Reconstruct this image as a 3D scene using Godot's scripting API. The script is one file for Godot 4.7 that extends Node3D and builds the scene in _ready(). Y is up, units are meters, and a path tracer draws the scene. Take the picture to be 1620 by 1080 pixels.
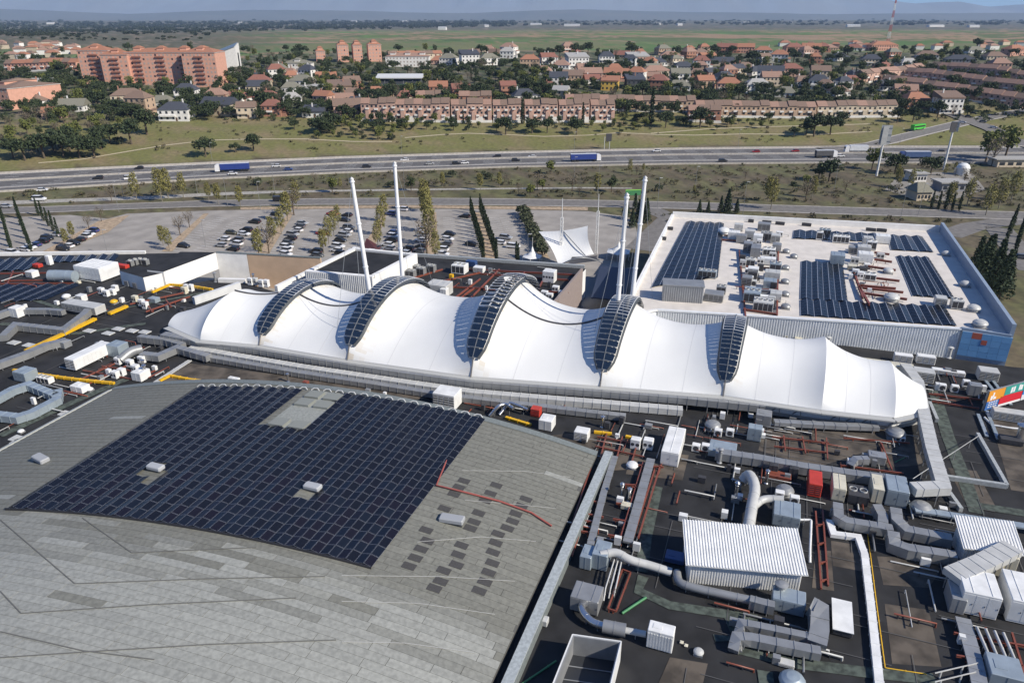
extends Node3D
# An aerial view over the roofs of a shopping centre, a motorway behind it and a hillside suburb beyond.
const FX := 1144.0          # focal length of the photograph in its pixels (1620 wide)
const CAMY := 70.0          # height of the camera above the car park
const DK := 9.0             # height of the main roof deck
const MY := -0.349066       # the shopping centre is turned 20 degrees
var cp := cos(atan2(518.0, FX))
var sp := sin(atan2(518.0, FX))
var U := Vector3(0.93969, 0, 0.34202)
var V := Vector3(0.34202, 0, -0.93969)
var used := {}
var M := {}
var rng := RandomNumberGenerator.new()
var nz := FastNoiseLite.new()
var cellz := FastNoiseLite.new()
var tex := {}

func ray(px: float, py: float) -> Vector3:
	var x := (px - 810.0) / FX
	var y := (540.0 - py) / FX
	return Vector3(x, y * cp - sp, -(cp + y * sp))
func W(px: float, py: float, h: float) -> Vector3:     # where the ray through a pixel meets the level h
	var r := ray(px, py)
	var t := (h - CAMY) / r.y
	return Vector3(r.x * t, h, r.z * t)
func dist(p: Vector3) -> float:                        # depth along the lens axis
	return (CAMY - p.y) * sp - p.z * cp
func G(px: float, py: float) -> Vector3:               # where it meets the terrain
	var r := ray(px, py)
	var t := 60.0
	var t0 := t
	while t < 16000.0:
		var p := Vector3(r.x * t, CAMY + r.y * t, r.z * t)
		if p.y < H(p.x, p.z):
			break
		t0 = t
		t *= 1.012
	for k in 12:
		var m := (t0 + t) * 0.5
		if CAMY + r.y * m < H(r.x * m, r.z * m): t = m
		else: t0 = m
	return Vector3(r.x * t, H(r.x * t, r.z * t), r.z * t)

# ---- mesh building -------------------------------------------------------------------------------------
class MB:
	var v := PackedVector3Array()
	var n := PackedVector3Array()
	var c := PackedColorArray()
	var col := Color(1, 1, 1)
	func tri(a: Vector3, b: Vector3, d: Vector3) -> void:
		var k := (b - a).cross(d - a).normalized()
		v.append(a); v.append(d); v.append(b)
		n.append(k); n.append(k); n.append(k)
		c.append(col); c.append(col); c.append(col)
	func quad(a: Vector3, b: Vector3, d: Vector3, e: Vector3) -> void:
		tri(a, b, d); tri(a, d, e)
	func trin(a: Vector3, b: Vector3, d: Vector3, na: Vector3, nb: Vector3, nd: Vector3) -> void:
		v.append(a); v.append(d); v.append(b)
		n.append(na); n.append(nd); n.append(nb)
		c.append(col); c.append(col); c.append(col)
	func quadn(a: Vector3, b: Vector3, d: Vector3, e: Vector3, na: Vector3, nb: Vector3, nd: Vector3, ne: Vector3) -> void:
		trin(a, b, d, na, nb, nd); trin(a, d, e, na, nd, ne)
	func hexa(p: Array) -> void:    # 0-3 bottom, 4-7 top, both counter-clockwise from above
		quad(p[3], p[2], p[1], p[0]); quad(p[4], p[5], p[6], p[7])
		for i in 4:
			var j := (i + 1) % 4
			quad(p[i], p[j], p[j + 4], p[i + 4])
	func box(o: Vector3, s: Vector3, b := Basis.IDENTITY) -> void:   # o: centre
		var x := b.x * s.x * 0.5
		var y := b.y * s.y * 0.5
		var z := b.z * s.z * 0.5
		hexa([o - x - y + z, o + x - y + z, o + x - y - z, o - x - y - z, o - x + y + z, o + x + y + z, o + x + y - z, o - x + y - z])
	func bbox(o: Vector3, s: Vector3, e: float) -> void:   # a box with chamfered upright and top edges, o: centre of its base
		var X := s.x * 0.5
		var Z := s.z * 0.5
		var ring := func(dx: float, y: float) -> Array:
			var x := X - dx
			var z := Z - dx
			return [o + Vector3(-x + e, y, z), o + Vector3(x - e, y, z), o + Vector3(x, y, z - e), o + Vector3(x, y, -z + e), o + Vector3(x - e, y, -z), o + Vector3(-x + e, y, -z), o + Vector3(-x, y, -z + e), o + Vector3(-x, y, z - e)]
		var r0: Array = ring.call(0.0, 0.0)
		var r1: Array = ring.call(0.0, s.y - e)
		var r2: Array = ring.call(e, s.y)
		for i in 8:
			var j := (i + 1) % 8
			quad(r0[i], r0[j], r1[j], r1[i]); quad(r1[i], r1[j], r2[j], r2[i])
		for i in range(1, 7): tri(r2[0], r2[i], r2[i + 1])
		for i in range(1, 7): tri(r0[0], r0[i + 1], r0[i])
	func prism(poly: Array, y0: float, y1: float) -> void:   # poly: Vector3 points counter-clockwise from above
		var k := poly.size()
		var lo := []
		var hi := []
		for p in poly:
			lo.append(Vector3(p.x, y0, p.z)); hi.append(Vector3(p.x, y1, p.z))
		for i in k:
			var j := (i + 1) % k
			quad(lo[i], lo[j], hi[j], hi[i])
		var p2 := PackedVector2Array()
		for p in poly: p2.append(Vector2(p.x, p.z))
		var t := Geometry2D.triangulate_polygon(p2)
		for i in range(0, t.size(), 3):
			var up := ((hi[t[i + 1]] - hi[t[i]]) as Vector3).cross(hi[t[i + 2]] - hi[t[i]]).y > 0.0
			var b := t[i + 1] if up else t[i + 2]
			var d := t[i + 2] if up else t[i + 1]
			tri(hi[t[i]], hi[b], hi[d]); tri(lo[t[i]], lo[d], lo[b])
	func frame(path: Array, i: int) -> Array:      # side and up vectors of a path at point i
		var d: Vector3
		if i == 0: d = path[1] - path[0]
		elif i == path.size() - 1: d = path[i] - path[i - 1]
		else: d = (path[i] - path[i - 1]).normalized() + (path[i + 1] - path[i]).normalized()
		d = d.normalized()
		var up := Vector3.UP
		if absf(d.y) > 0.95: up = Vector3(0.342, 0, -0.94)
		var s := d.cross(up).normalized()
		var k := 1.0
		if i > 0 and i < path.size() - 1:
			k = 1.0 / maxf(0.5, ((path[i] - path[i - 1]).normalized()).dot(d))
		return [s, s.cross(d).normalized(), k]
	func duct(path: Array, w: float, h: float) -> void:   # a rectangular section along a path
		var rings := []
		for i in path.size():
			var f := frame(path, i)
			var s: Vector3 = f[0] * (w * 0.5 * f[2])
			var u: Vector3 = f[1] * (h * 0.5)
			var o: Vector3 = path[i]
			rings.append([o - s - u, o + s - u, o + s + u, o - s + u])
		for i in rings.size() - 1:
			for k in 4:
				var l := (k + 1) % 4
				quad(rings[i][l], rings[i][k], rings[i + 1][k], rings[i + 1][l])
		var a: Array = rings[0]
		quad(a[0], a[1], a[2], a[3])
		a = rings[-1]
		quad(a[3], a[2], a[1], a[0])
	func tube(path: Array, r0: float, seg := 8, r1 := -1.0, caps := true) -> void:
		if r1 < 0.0: r1 = r0
		var rings := []
		var nr := []
		for i in path.size():
			var f := frame(path, i)
			var r := lerpf(r0, r1, float(i) / (path.size() - 1))
			var ring := []
			var nn := []
			for k in seg:
				var a := TAU * k / seg
				var d: Vector3 = f[0] * cos(a) + f[1] * sin(a)
				nn.append(d); ring.append(path[i] + d * r)
			rings.append(ring); nr.append(nn)
		for i in rings.size() - 1:
			for k in seg:
				var l := (k + 1) % seg
				quadn(rings[i][l], rings[i][k], rings[i + 1][k], rings[i + 1][l], nr[i][l], nr[i][k], nr[i + 1][k], nr[i + 1][l])
		if caps:
			for k in range(1, seg - 1):
				tri(rings[0][0], rings[0][k], rings[0][k + 1]); tri(rings[-1][0], rings[-1][k + 1], rings[-1][k])
	func lathe(o: Vector3, prof: Array, seg := 12) -> void:    # prof: Vector2(radius, y) from the bottom up
		for i in prof.size() - 1:
			var t: Vector2 = (prof[i + 1] - prof[i]).normalized()
			for k in seg:
				var a := TAU * k / seg
				var b := TAU * (k + 1) / seg
				var da := Vector3(cos(a), 0, -sin(a))
				var db := Vector3(cos(b), 0, -sin(b))
				var na := (da * t.y - Vector3(0, t.x, 0)).normalized()
				var nb := (db * t.y - Vector3(0, t.x, 0)).normalized()
				var p: Vector2 = prof[i]
				var q: Vector2 = prof[i + 1]
				quadn(o + da * p.x + Vector3(0, p.y, 0), o + db * p.x + Vector3(0, p.y, 0), o + db * q.x + Vector3(0, q.y, 0), o + da * q.x + Vector3(0, q.y, 0), na, nb, nb, na)
	func mesh() -> ArrayMesh:
		var a := []
		a.resize(Mesh.ARRAY_MAX)
		a[Mesh.ARRAY_VERTEX] = v
		a[Mesh.ARRAY_NORMAL] = n
		a[Mesh.ARRAY_COLOR] = c
		var m := ArrayMesh.new()
		m.add_surface_from_arrays(Mesh.PRIMITIVE_TRIANGLES, a)
		return m

# ---- objects -------------------------------------------------------------------------------------------
func named(called: String, parent: Node) -> String:
	var key := str(parent.get_instance_id()) + called
	var k: int = used.get(key, 0)
	used[key] = k + 1
	return called if k == 0 else "%s_%03d" % [called, k]
func thing(called: String, label: String, category: String, at := Vector3.ZERO, turn := 0.0, group := "") -> Node3D:
	var o := Node3D.new()
	o.name = named(called, self)
	add_child(o)
	o.position = at
	o.rotation.y = turn
	o.set_meta("label", label)
	o.set_meta("category", category)
	if group: o.set_meta("group", group)
	return o
func part(called: String, m: Mesh, mt: Material, parent: Node, at := Vector3.ZERO, scl := Vector3.ONE, turn := 0.0) -> MeshInstance3D:
	var o := MeshInstance3D.new()
	o.name = named(called, parent)
	o.mesh = m
	o.material_override = mt
	parent.add_child(o)
	o.transform = Transform3D(Basis(Vector3.UP, turn).scaled_local(scl), at)
	return o
func struct(called: String, m: Mesh, mt: Material) -> MeshInstance3D:
	var o := part(called, m, mt, self)
	o.set_meta("kind", "structure")
	return o
func stuff(o: Node, label := "", category := "") -> Node:
	o.set_meta("kind", "stuff")
	if label: o.set_meta("label", label)
	if category: o.set_meta("category", category)
	return o
func copy(o: Node3D, called: String, at: Vector3, turn: float, scl: float, label: String, group: String) -> Node3D:
	var c: Node3D = o.duplicate()
	c.name = named(called, self)
	add_child(c)
	c.transform = Transform3D(Basis(Vector3.UP, turn).scaled(Vector3.ONE * scl), at)
	c.visible = true
	c.set_meta("label", label)
	if group: c.set_meta("group", group)
	return c

# ---- materials -----------------------------------------------------------------------------------------
func noise_tex(called: String, freq: float, lo: float, hi: float, oct := 4, seed_ := 1, kind := FastNoiseLite.TYPE_SIMPLEX_SMOOTH) -> Texture2D:
	if tex.has(called): return tex[called]
	var f := FastNoiseLite.new()
	f.seed = seed_
	f.noise_type = kind
	f.frequency = freq
	f.fractal_octaves = oct
	var im := f.get_seamless_image(512, 512)
	im.convert(Image.FORMAT_RGB8)
	for y in 512:
		for x in 512:
			var g := lerpf(lo, hi, clampf((im.get_pixel(x, y).r - 0.5) * 1.5 + 0.5, 0.0, 1.0)) * 0.75
			im.set_pixel(x, y, Color(g, g, g).linear_to_srgb())
	tex[called] = ImageTexture.create_from_image(im)
	return tex[called]
func mat(called: String, col: Color, rough := 0.8, metal := 0.0, t: Texture2D = null, scale := 0.2, vcol := false) -> StandardMaterial3D:
	if M.has(called): return M[called]
	var m := StandardMaterial3D.new()
	m.resource_name = called
	m.albedo_color = (Color(col.r / 0.75, col.g / 0.75, col.b / 0.75) if t else col).linear_to_srgb()
	m.roughness = rough
	m.metallic = metal
	if t:
		m.albedo_texture = t
		m.uv1_triplanar = true
		m.uv1_world_triplanar = true
		m.uv1_scale = Vector3.ONE * scale
	m.vertex_color_use_as_albedo = vcol
	M[called] = m
	return m
func keyed(x: float, ks: Array) -> float:       # piecewise linear through [x, y] pairs
	if x <= ks[0][0]: return ks[0][1]
	for i in range(1, ks.size()):
		if x <= ks[i][0]:
			return lerpf(ks[i - 1][1], ks[i][1], (x - ks[i - 1][0]) / (ks[i][0] - ks[i - 1][0]))
	return ks[-1][1]
func rnd(a: float, b: float) -> float:
	return rng.randf_range(a, b)
func pick(a: Array):
	return a[rng.randi() % a.size()]
# ---- terrain -------------------------------------------------------------------------------------------
var north := []      # [x, z] along the motorway's far edge
var rise := [[0.0, 0.0], [8.0, 0.3], [30.0, 3.0], [70.0, 7.5], [120.0, 12.0], [230.0, 19.0], [430.0, 28.0], [700.0, 33.0], [1000.0, 33.0], [1500.0, 27.0], [2500.0, 13.0], [4000.0, 2.0]]
func beyond(x: float, z: float) -> float:
	return keyed(x, north) - z
func H(x: float, z: float) -> float:
	var e := beyond(x, z)
	if e <= 0.0: return 0.0
	return keyed(e, rise) + nz.get_noise_2d(x * 0.25, z * 0.25) * clampf((e - 60.0) / 300.0, 0.0, 1.0) * 5.0
func ground_color(x: float, z: float) -> Color:
	var e := beyond(x, z)
	var a := nz.get_noise_2d(x * 1.2, z * 2.2)
	var b := nz.get_noise_2d(x * 6.0 + 900.0, z * 9.0)
	var c: Color
	if e < 4.0:
		c = Color(0.105, 0.083, 0.048).lerp(Color(0.10, 0.098, 0.038), clampf(0.4 + a * 1.6 + b * 1.4, 0, 1)) * (1.0 + nz.get_noise_2d(x * 22.0, z * 30.0) * 0.7)
	elif e < 500.0 + a * 60.0:
		c = Color(0.145, 0.142, 0.042).lerp(Color(0.20, 0.155, 0.08), clampf(0.25 + a * 1.5 + b * 0.7, 0, 1))
		if e > 95.0:
			var g := Color(0.045, 0.062, 0.022).lerp(Color(0.17, 0.14, 0.095), clampf(0.3 + b * 1.9, 0, 1))
			c = c.lerp(g, clampf((e - 95.0) / 30.0, 0, 1))
	else:
		var k := cellz.get_noise_2d(x * 0.42 + a * 40.0, z * 1.1 + x * 0.1)
		var pal := [Color(0.045, 0.105, 0.022), Color(0.11, 0.18, 0.045), Color(0.09, 0.12, 0.04), Color(0.28, 0.19, 0.115), Color(0.14, 0.15, 0.06), Color(0.075, 0.14, 0.035), Color(0.20, 0.155, 0.09)]
		c = pal[int(clampf((k * 0.5 + 0.5) * 7.0, 0, 6.99))]
		c = c.lerp(Color(0.12, 0.12, 0.06), clampf(b * 0.6 + 0.05, 0, 0.6))
		var w := smoothstep(500.0, 700.0, e) * (1.0 - smoothstep(-0.42, -0.22, x / -z))     # dull scrub on the left
		w = maxf(w, smoothstep(2300.0, 3200.0, e + a * 900.0))
		c = c.lerp(Color(0.085, 0.085, 0.05).lerp(Color(0.22, 0.16, 0.12), clampf(b * 1.6 - 0.1 + a, 0, 1)), w)
	return c
func setup_north() -> void:
	for p in [[-300, 287], [0, 273], [160, 265], [330, 257], [540, 248], [800, 240], [1080, 234], [1350, 231], [1620, 231], [1950, 233]]:
		var q := W(p[0], p[1], 0.0)
		north.append([q.x, q.z])
	nz.seed = 7
	nz.frequency = 0.02
	nz.fractal_octaves = 4
	cellz.seed = 3
	cellz.noise_type = FastNoiseLite.TYPE_CELLULAR
	cellz.cellular_return_type = FastNoiseLite.RETURN_CELL_VALUE
	cellz.frequency = 0.005
func build_terrain() -> void:
	var rows := 300
	var cols := 380
	var vs := PackedVector3Array()
	var cs := PackedColorArray()
	var ids := PackedInt32Array()
	for r in rows + 1:
		var d := -180.0 + 240.0 * pow(70.0, float(r) / rows)
		d = -90.0 if r == 0 else d + 30.0
		for k in cols + 1:
			var s := (2.0 * k / cols - 1.0)
			var x := s * (260.0 + maxf(d, 0.0) * 0.95)
			vs.append(Vector3(x, H(x, -d) - (0.02 if beyond(x, -d) < 0.0 else 0.0), -d))
			var gc := ground_color(x, -d) * 1.33
			cs.append(Color(gc.r, gc.g, gc.b))
	for r in rows:
		for k in cols:
			var i := r * (cols + 1) + k
			ids.append_array([i, i + cols + 1, i + 1, i + 1, i + cols + 1, i + cols + 2])
	var st := SurfaceTool.new()
	var a := []
	a.resize(Mesh.ARRAY_MAX)
	a[Mesh.ARRAY_VERTEX] = vs
	a[Mesh.ARRAY_COLOR] = cs
	a[Mesh.ARRAY_INDEX] = ids
	var am := ArrayMesh.new()
	am.add_surface_from_arrays(Mesh.PRIMITIVE_TRIANGLES, a)
	st.create_from(am, 0)
	st.generate_normals()
	struct("terrain", st.commit(), mat("soil", Color(0.75, 0.75, 0.75), 0.95, 0.0, noise_tex("grit", 0.03, 0.8, 1.2, 5, 4), 0.021, true))
	# the mountain ranges at the horizon, blue of the haze painted into their rock colour
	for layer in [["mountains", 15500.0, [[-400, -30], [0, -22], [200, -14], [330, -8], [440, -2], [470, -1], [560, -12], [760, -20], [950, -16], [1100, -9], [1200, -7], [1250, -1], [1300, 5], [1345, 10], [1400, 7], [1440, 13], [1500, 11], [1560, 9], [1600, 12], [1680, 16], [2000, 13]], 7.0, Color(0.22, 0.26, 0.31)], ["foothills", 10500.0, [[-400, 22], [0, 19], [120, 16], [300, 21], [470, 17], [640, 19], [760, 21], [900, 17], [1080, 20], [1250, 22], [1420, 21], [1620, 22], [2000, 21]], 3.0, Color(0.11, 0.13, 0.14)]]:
		var mb := MB.new()
		var P := []
		var nx := 420
		for k in nx + 1:
			var px := lerpf(-380.0, 2000.0, float(k) / nx)
			var py := keyed(px, layer[2])
			var D: float = layer[1]
			var x := (px - 810.0) / FX * D / cp * 0.985
			var top: float = CAMY + (22.0 - py) / FX * D * 1.18
			var col := []
			for j in 9:
				var f := j / 8.0
				var zz := -D + 2600.0 * (f - 0.35)
				var prof := 1.0 - pow(absf(f - 0.35) / 0.66, 1.3)
				var rough := nz.get_noise_2d(x * 0.02 + j * 11.0 * 0.0, zz * 0.02)
				var y: float = lerpf(-40.0, top, clampf(prof, 0.0, 1.0)) * (1.0 + rough * 0.25 * clampf(absf(f - 0.35) * 4.0, 0.0, 1.0)) + rough * layer[3] * (4.0 if prof > 0.0 else 0.0)
				col.append(Vector3(x, y, zz))
			P.append(col)
		for k in nx:
			for j in 8:
				var t := nz.get_noise_2d(k * 3.0, j * 14.0) * 0.5 + 0.5
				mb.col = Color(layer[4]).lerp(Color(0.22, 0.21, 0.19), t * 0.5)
				mb.quad(P[k][j + 1], P[k + 1][j + 1], P[k + 1][j], P[k][j])
		struct(layer[0], mb.mesh(), mat("haze_tinted_rock_" + str(layer[0]), Color(1, 1, 1), 0.95, 0, null, 1.0, true))
func ribbon(pa: Array, lift: float, on_terrain := false) -> ArrayMesh:   # pa: pairs of points across a road
	var mb := MB.new()
	for i in pa.size() - 1:
		var n0 := 14
		for k in n0:
			var q := []
			for t in [float(k) / n0, float(k + 1) / n0]:
				for s in 2:
					var p: Vector3 = pa[i][s].lerp(pa[i + 1][s], t)
					if on_terrain: p.y = maxf(H(p.x, p.z), p.y if not on_terrain else -9.0)
					q.append(p + Vector3(0, lift, 0))
			mb.quad(q[0], q[1], q[3], q[2])
	return mb.mesh()
func flat(pts: Array, h: float) -> Array:
	var out := []
	for p in pts:
		var q := W(p[0], p[1], p[2] if p.size() > 2 else h)      # a third number: the level at which the pixel shows the point
		out.append(Vector3(q.x, h, q.z))
	return out
func sheet(poly: Array, y: float) -> ArrayMesh:       # a flat polygon
	var p2 := PackedVector2Array()
	for p in poly: p2.append(Vector2(p.x, p.z))
	var t := Geometry2D.triangulate_polygon(p2)
	var mb := MB.new()
	for i in range(0, t.size(), 3):
		var a := Vector3(p2[t[i]].x, y, p2[t[i]].y)
		var b := Vector3(p2[t[i + 1]].x, y, p2[t[i + 1]].y)
		var c := Vector3(p2[t[i + 2]].x, y, p2[t[i + 2]].y)
		if (b - a).cross(c - a).y < 0.0: mb.tri(a, c, b)
		else: mb.tri(a, b, c)
	return mb.mesh()
func pairs(up: Array, low: Array) -> Array:      # two pixel polylines with the same count, the far and the near edge on the ground
	var out := []
	for i in up.size():
		out.append([W(low[i][0], low[i][1], 0.0), W(up[i][0], up[i][1], 0.0)])
	return out
func line_at(pr: Array, f: float) -> Array:      # a line inside a ribbon, f from near to far
	var out := []
	for p in pr: out.append(p[0].lerp(p[1], f))
	return out
func band(line: Array, w: float) -> Array:       # a ribbon of width w round a line
	var out := []
	for i in line.size():
		var d: Vector3 = (line[mini(i + 1, line.size() - 1)] - line[maxi(i - 1, 0)]).normalized()
		var s := Vector3(d.z, 0, -d.x)
		out.append([line[i] - s * w * 0.5, line[i] + s * w * 0.5])
	return out
func along(line: Array, x: float) -> Array:      # the point of a left-to-right line at x, and its direction
	for i in line.size() - 1:
		if x <= line[i + 1].x or i == line.size() - 2:
			var t: float = (x - line[i].x) / (line[i + 1].x - line[i].x)
			return [line[i].lerp(line[i + 1], t), (line[i + 1] - line[i]).normalized()]
	return []
var hw := []
var road_b := []
var road_c := []
func build_roads() -> void:
	var asphalt := mat("motorway_asphalt", Color(0.115, 0.108, 0.102), 0.85, 0, noise_tex("streak", 0.012, 0.85, 1.15, 4, 9), 0.05)
	var concrete := mat("road_concrete", Color(0.42, 0.39, 0.35), 0.85, 0, noise_tex("streak", 0.012, 0.85, 1.15, 4, 9), 0.08)
	var white := mat("road_paint", Color(0.72, 0.72, 0.7), 0.7)
	hw = pairs([[-300, 288], [0, 274], [160, 266], [330, 258], [540, 249], [800, 241], [1080, 235], [1350, 232], [1620, 232], [1950, 234]],
		[[-300, 322], [0, 304], [160, 294], [330, 284], [540, 274], [800, 265], [1080, 260], [1350, 258], [1620, 259], [1950, 262]])
	struct("motorway", ribbon(hw, 0.05), asphalt)
	for q in [["far_shoulder", 0.95, 2.4], ["near_shoulder", 0.05, 3.0], ["slip_road_edge", 0.22, 1.8]]:
		struct(q[0], ribbon(band(line_at(hw, q[1]), q[2]), 0.09), concrete)
	for q in [[0.98, 0.8], [0.57, 0.8], [0.0, 0.85]]:      # concrete barriers
		var mb := MB.new()
		var l := line_at(hw, q[0])
		var pth := []
		for p in l: pth.append(p + Vector3(0, q[1] * 0.5, 0))
		mb.duct(pth, 0.5, q[1])
		var t := thing("concrete_barrier", ["concrete barrier along the far side of the motorway", "concrete barrier between the two motorway carriageways", "concrete barrier along the scrub side of the motorway"][[0.98, 0.57, 0.0].find(q[0])], "barrier", l[4])
		part("wall", mb.mesh(), concrete, t, -l[4])
	var mk := MB.new()
	for f in [0.66, 0.75, 0.84, 0.31, 0.40, 0.48]:
		var l := line_at(hw, f)
		var x := -320.0
		while x < 330.0:
			var a := along(l, x)
			mk.box(a[0] + Vector3(0, 0.1, 0), Vector3(6.0, 0.008, 0.24), Basis(a[1], Vector3.UP, a[1].cross(Vector3.UP)))
			x += 14.0
	for f in [0.60, 0.54, 0.915, 0.26]:
		mk.duct(line_at(hw, f).map(func(p): return p + Vector3(0, 0.1, 0)), 0.25, 0.008)
	stuff(part("lane_markings", mk.mesh(), white, self), "white dashed lane lines painted along the motorway", "road markings")
	# the access road behind the car park and the narrower service road
	road_b = pairs([[-200, 331], [60, 327], [200, 322], [330, 317], [500, 314], [640, 313], [800, 314], [970, 317], [1130, 321], [1290, 326], [1450, 331], [1620, 335], [1900, 344]],
		[[-200, 342], [60, 337], [200, 331], [330, 327], [500, 324], [640, 324], [800, 325], [970, 328], [1130, 332], [1290, 338], [1450, 343], [1620, 348], [1900, 356]])
	struct("access_road", ribbon(road_b, 0.05), mat("road_grey", Color(0.17, 0.158, 0.145), 0.88, 0, noise_tex("streak", 0.012, 0.85, 1.15, 4, 9), 0.06))
	for f in [0.04, 0.96]:
		struct("kerb_line", ribbon(band(line_at(road_b, f), 0.9), 0.10), concrete)
	road_c = pairs([[-200, 322], [0, 318], [120, 314], [240, 310], [330, 305], [420, 302], [540, 300], [700, 298], [920, 296], [1000, 297]],
		[[-200, 328], [0, 324], [120, 319], [240, 315], [330, 310], [420, 306], [540, 303], [700, 300.5], [920, 298], [1000, 298.5]])
	struct("service_road", ribbon(road_c, 0.04), mat("pale_track", Color(0.33, 0.31, 0.27), 0.9, 0, noise_tex("mottle", 0.012, 0.72, 1.28, 5, 4), 0.12))
	for q in [[[1000, 322], [1040, 335], [1060, 345], [1040, 365], [1010, 395]], [[1500, 372], [1540, 358], [1580, 352], [1640, 348]], [[1580, 360], [1600, 385], [1640, 430]]]:
		struct("driveway", ribbon(band(flat(q, 0.0), 9.0), 0.06), M["road_grey"])
	# the slip road and the flyover on the right
	var slip := []
	for p in [[1300, 236], [1380, 229], [1430, 217], [1480, 205], [1530, 193], [1575, 184], [1640, 172]]: slip.append(G(p[0], p[1]))
	struct("slip_road", ribbon(band(slip, 8.0), 0.35, true), M["road_grey"])
	struct("slip_road_verge", ribbon(band(slip, 10.5), 0.2, true), concrete)
	var over := []
	for p in [[1380, 150], [1440, 160], [1490, 175], [1530, 190], [1570, 205], [1640, 235]]: over.append(G(p[0], p[1]))
	struct("flyover_road", ribbon(band(over, 12.0), 0.5, true), M["road_grey"])
	# footpaths trodden across the grass
	var dirt := mat("path_dirt", Color(0.42, 0.36, 0.24), 0.95, 0, noise_tex("mottle", 0.012, 0.72, 1.28, 5, 4), 0.3)
	for q in [[[60, 258], [130, 252], [200, 240], [260, 230], [330, 222], [400, 220], [480, 220], [560, 224], [620, 224]], [[640, 218], [700, 213], [740, 211], [800, 213], [860, 216], [930, 214], [980, 210], [1040, 213], [1100, 214], [1180, 212], [1290, 213], [1380, 208]], [[1030, 211], [1120, 204], [1200, 201], [1280, 199], [1380, 196]]]:
		var l := []
		for p in q: l.append(G(p[0], p[1]))
		struct("footpath", ribbon(band(l, 1.7), 0.12, true), dirt)
	# the car park
	var park := flat([[-140, 400], [-100, 352], [30, 343], [110, 340], [170, 346], [200, 338], [330, 333], [500, 330], [640, 330], [800, 331], [930, 334], [1000, 344], [1010, 372], [985, 420], [800, 520], [0, 520]], 0.0)
	struct("car_park", sheet(park, 0.04), mat("car_park_tarmac", Color(0.30, 0.275, 0.245), 0.9, 0, noise_tex("tarmac", 0.01, 0.85, 1.15, 5, 21), 0.02))
	var soil := mat("bare_soil", Color(0.36, 0.27, 0.18), 0.95, 0, noise_tex("mottle", 0.012, 0.72, 1.28, 5, 4), 0.1)
	for q in [[[205, 340], [170, 368], [90, 398], [60, 402], [100, 380], [155, 350]], [[330, 338], [322, 338], [255, 398], [272, 398]], [[465, 336], [457, 336], [398, 410], [420, 410]], [[613, 336], [606, 336], [562, 412], [585, 412]], [[690, 336], [683, 336], [672, 415], [694, 415]], [[750, 336], [758, 336], [790, 418], [768, 418]], [[826, 336], [834, 336], [872, 415], [852, 415]], [[380, 332], [640, 329], [930, 333], [930, 328], [640, 325], [380, 328]]]:
		struct("planting_strip", sheet(flat(q, 0.0), 0.14), soil)
	var pm := MB.new()
	for c in [[[385, 345], [300, 408]], [[350, 345], [272, 400]], [[520, 345], [470, 408]], [[487, 345], [425, 408]], [[640, 345], [608, 408]], [[596, 345], [545, 408]], [[710, 345], [715, 408]], [[735, 345], [752, 408]], [[800, 345], [828, 408]], [[780, 345], [800, 408]]]:
		var a := W(c[0][0], c[0][1], 0.05)
		var b := W(c[1][0], c[1][1], 0.05)
		var nn := int(a.distance_to(b) / 2.5)
		for k in nn: pm.box(a.lerp(b, float(k) / nn), Vector3(4.8, 0.012, 0.12), Basis(Vector3.UP, MY))
	stuff(part("parking_bay_lines", pm.mesh(), white, self), "thin white bay lines painted on the car park", "road markings")
# ---- the shopping centre: hall with the arched roof, decks, tent roof, supermarket ----------------------
var hA: Vector3
var hE: Vector3
const SPAN := 85.43
func hall(s: float, t: float, lift := 0.0) -> Vector3:     # s: across the arch, t: from the far gable towards us
	var k := (s - SPAN * 0.5) / (SPAN * 0.5)
	var y := 10.0 + 5.5 * (1.0 - k * k)
	var p := hA + hE * s - V * t
	var n := Vector3(0, 1, 0) + hE * (5.5 * 2.0 * k / (SPAN * 0.5))
	p.y = y
	return p + n.normalized() * lift
func hall_hit(px: float, py: float) -> Vector2:            # the (s, t) that a pixel shows
	var h := 13.0
	var s := 0.0
	var t := 0.0
	for i in 30:
		var p := W(px, py, h) - hA
		var det := hE.x * -V.z - hE.z * -V.x
		s = (p.x * -V.z - p.z * -V.x) / det
		t = (hE.x * p.z - hE.z * p.x) / det
		var k := clampf((s - SPAN * 0.5) / (SPAN * 0.5), -1.0, 1.0)
		h = lerpf(h, 10.0 + 5.5 * (1.0 - k * k), 0.7)
	return Vector2(s, t)
func patch_on_hall(s0: float, s1: float, t0: float, t1: float, lift0: float, lift1: float, thick: float, n: int) -> ArrayMesh:
	var mb := MB.new()     # lift0 at t0 (far), lift1 at t1 (near)
	for i in n:
		var a := lerpf(s0, s1, float(i) / n)
		var b := lerpf(s0, s1, float(i + 1) / n)
		mb.quad(hall(a, t1, lift1), hall(b, t1, lift1), hall(b, t0, lift0), hall(a, t0, lift0))
		mb.quad(hall(a, t1, lift1 - thick), hall(b, t1, lift1 - thick), hall(b, t1, lift1), hall(a, t1, lift1))
		mb.quad(hall(b, t0, lift0 - thick), hall(a, t0, lift0 - thick), hall(a, t0, lift0), hall(b, t0, lift0))
	mb.quad(hall(s0, t0, lift0 - thick), hall(s0, t1, lift1 - thick), hall(s0, t1, lift1), hall(s0, t0, lift0))
	mb.quad(hall(s1, t1, lift1 - thick), hall(s1, t0, lift0 - thick), hall(s1, t0, lift0), hall(s1, t1, lift1))
	return mb.mesh()
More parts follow.
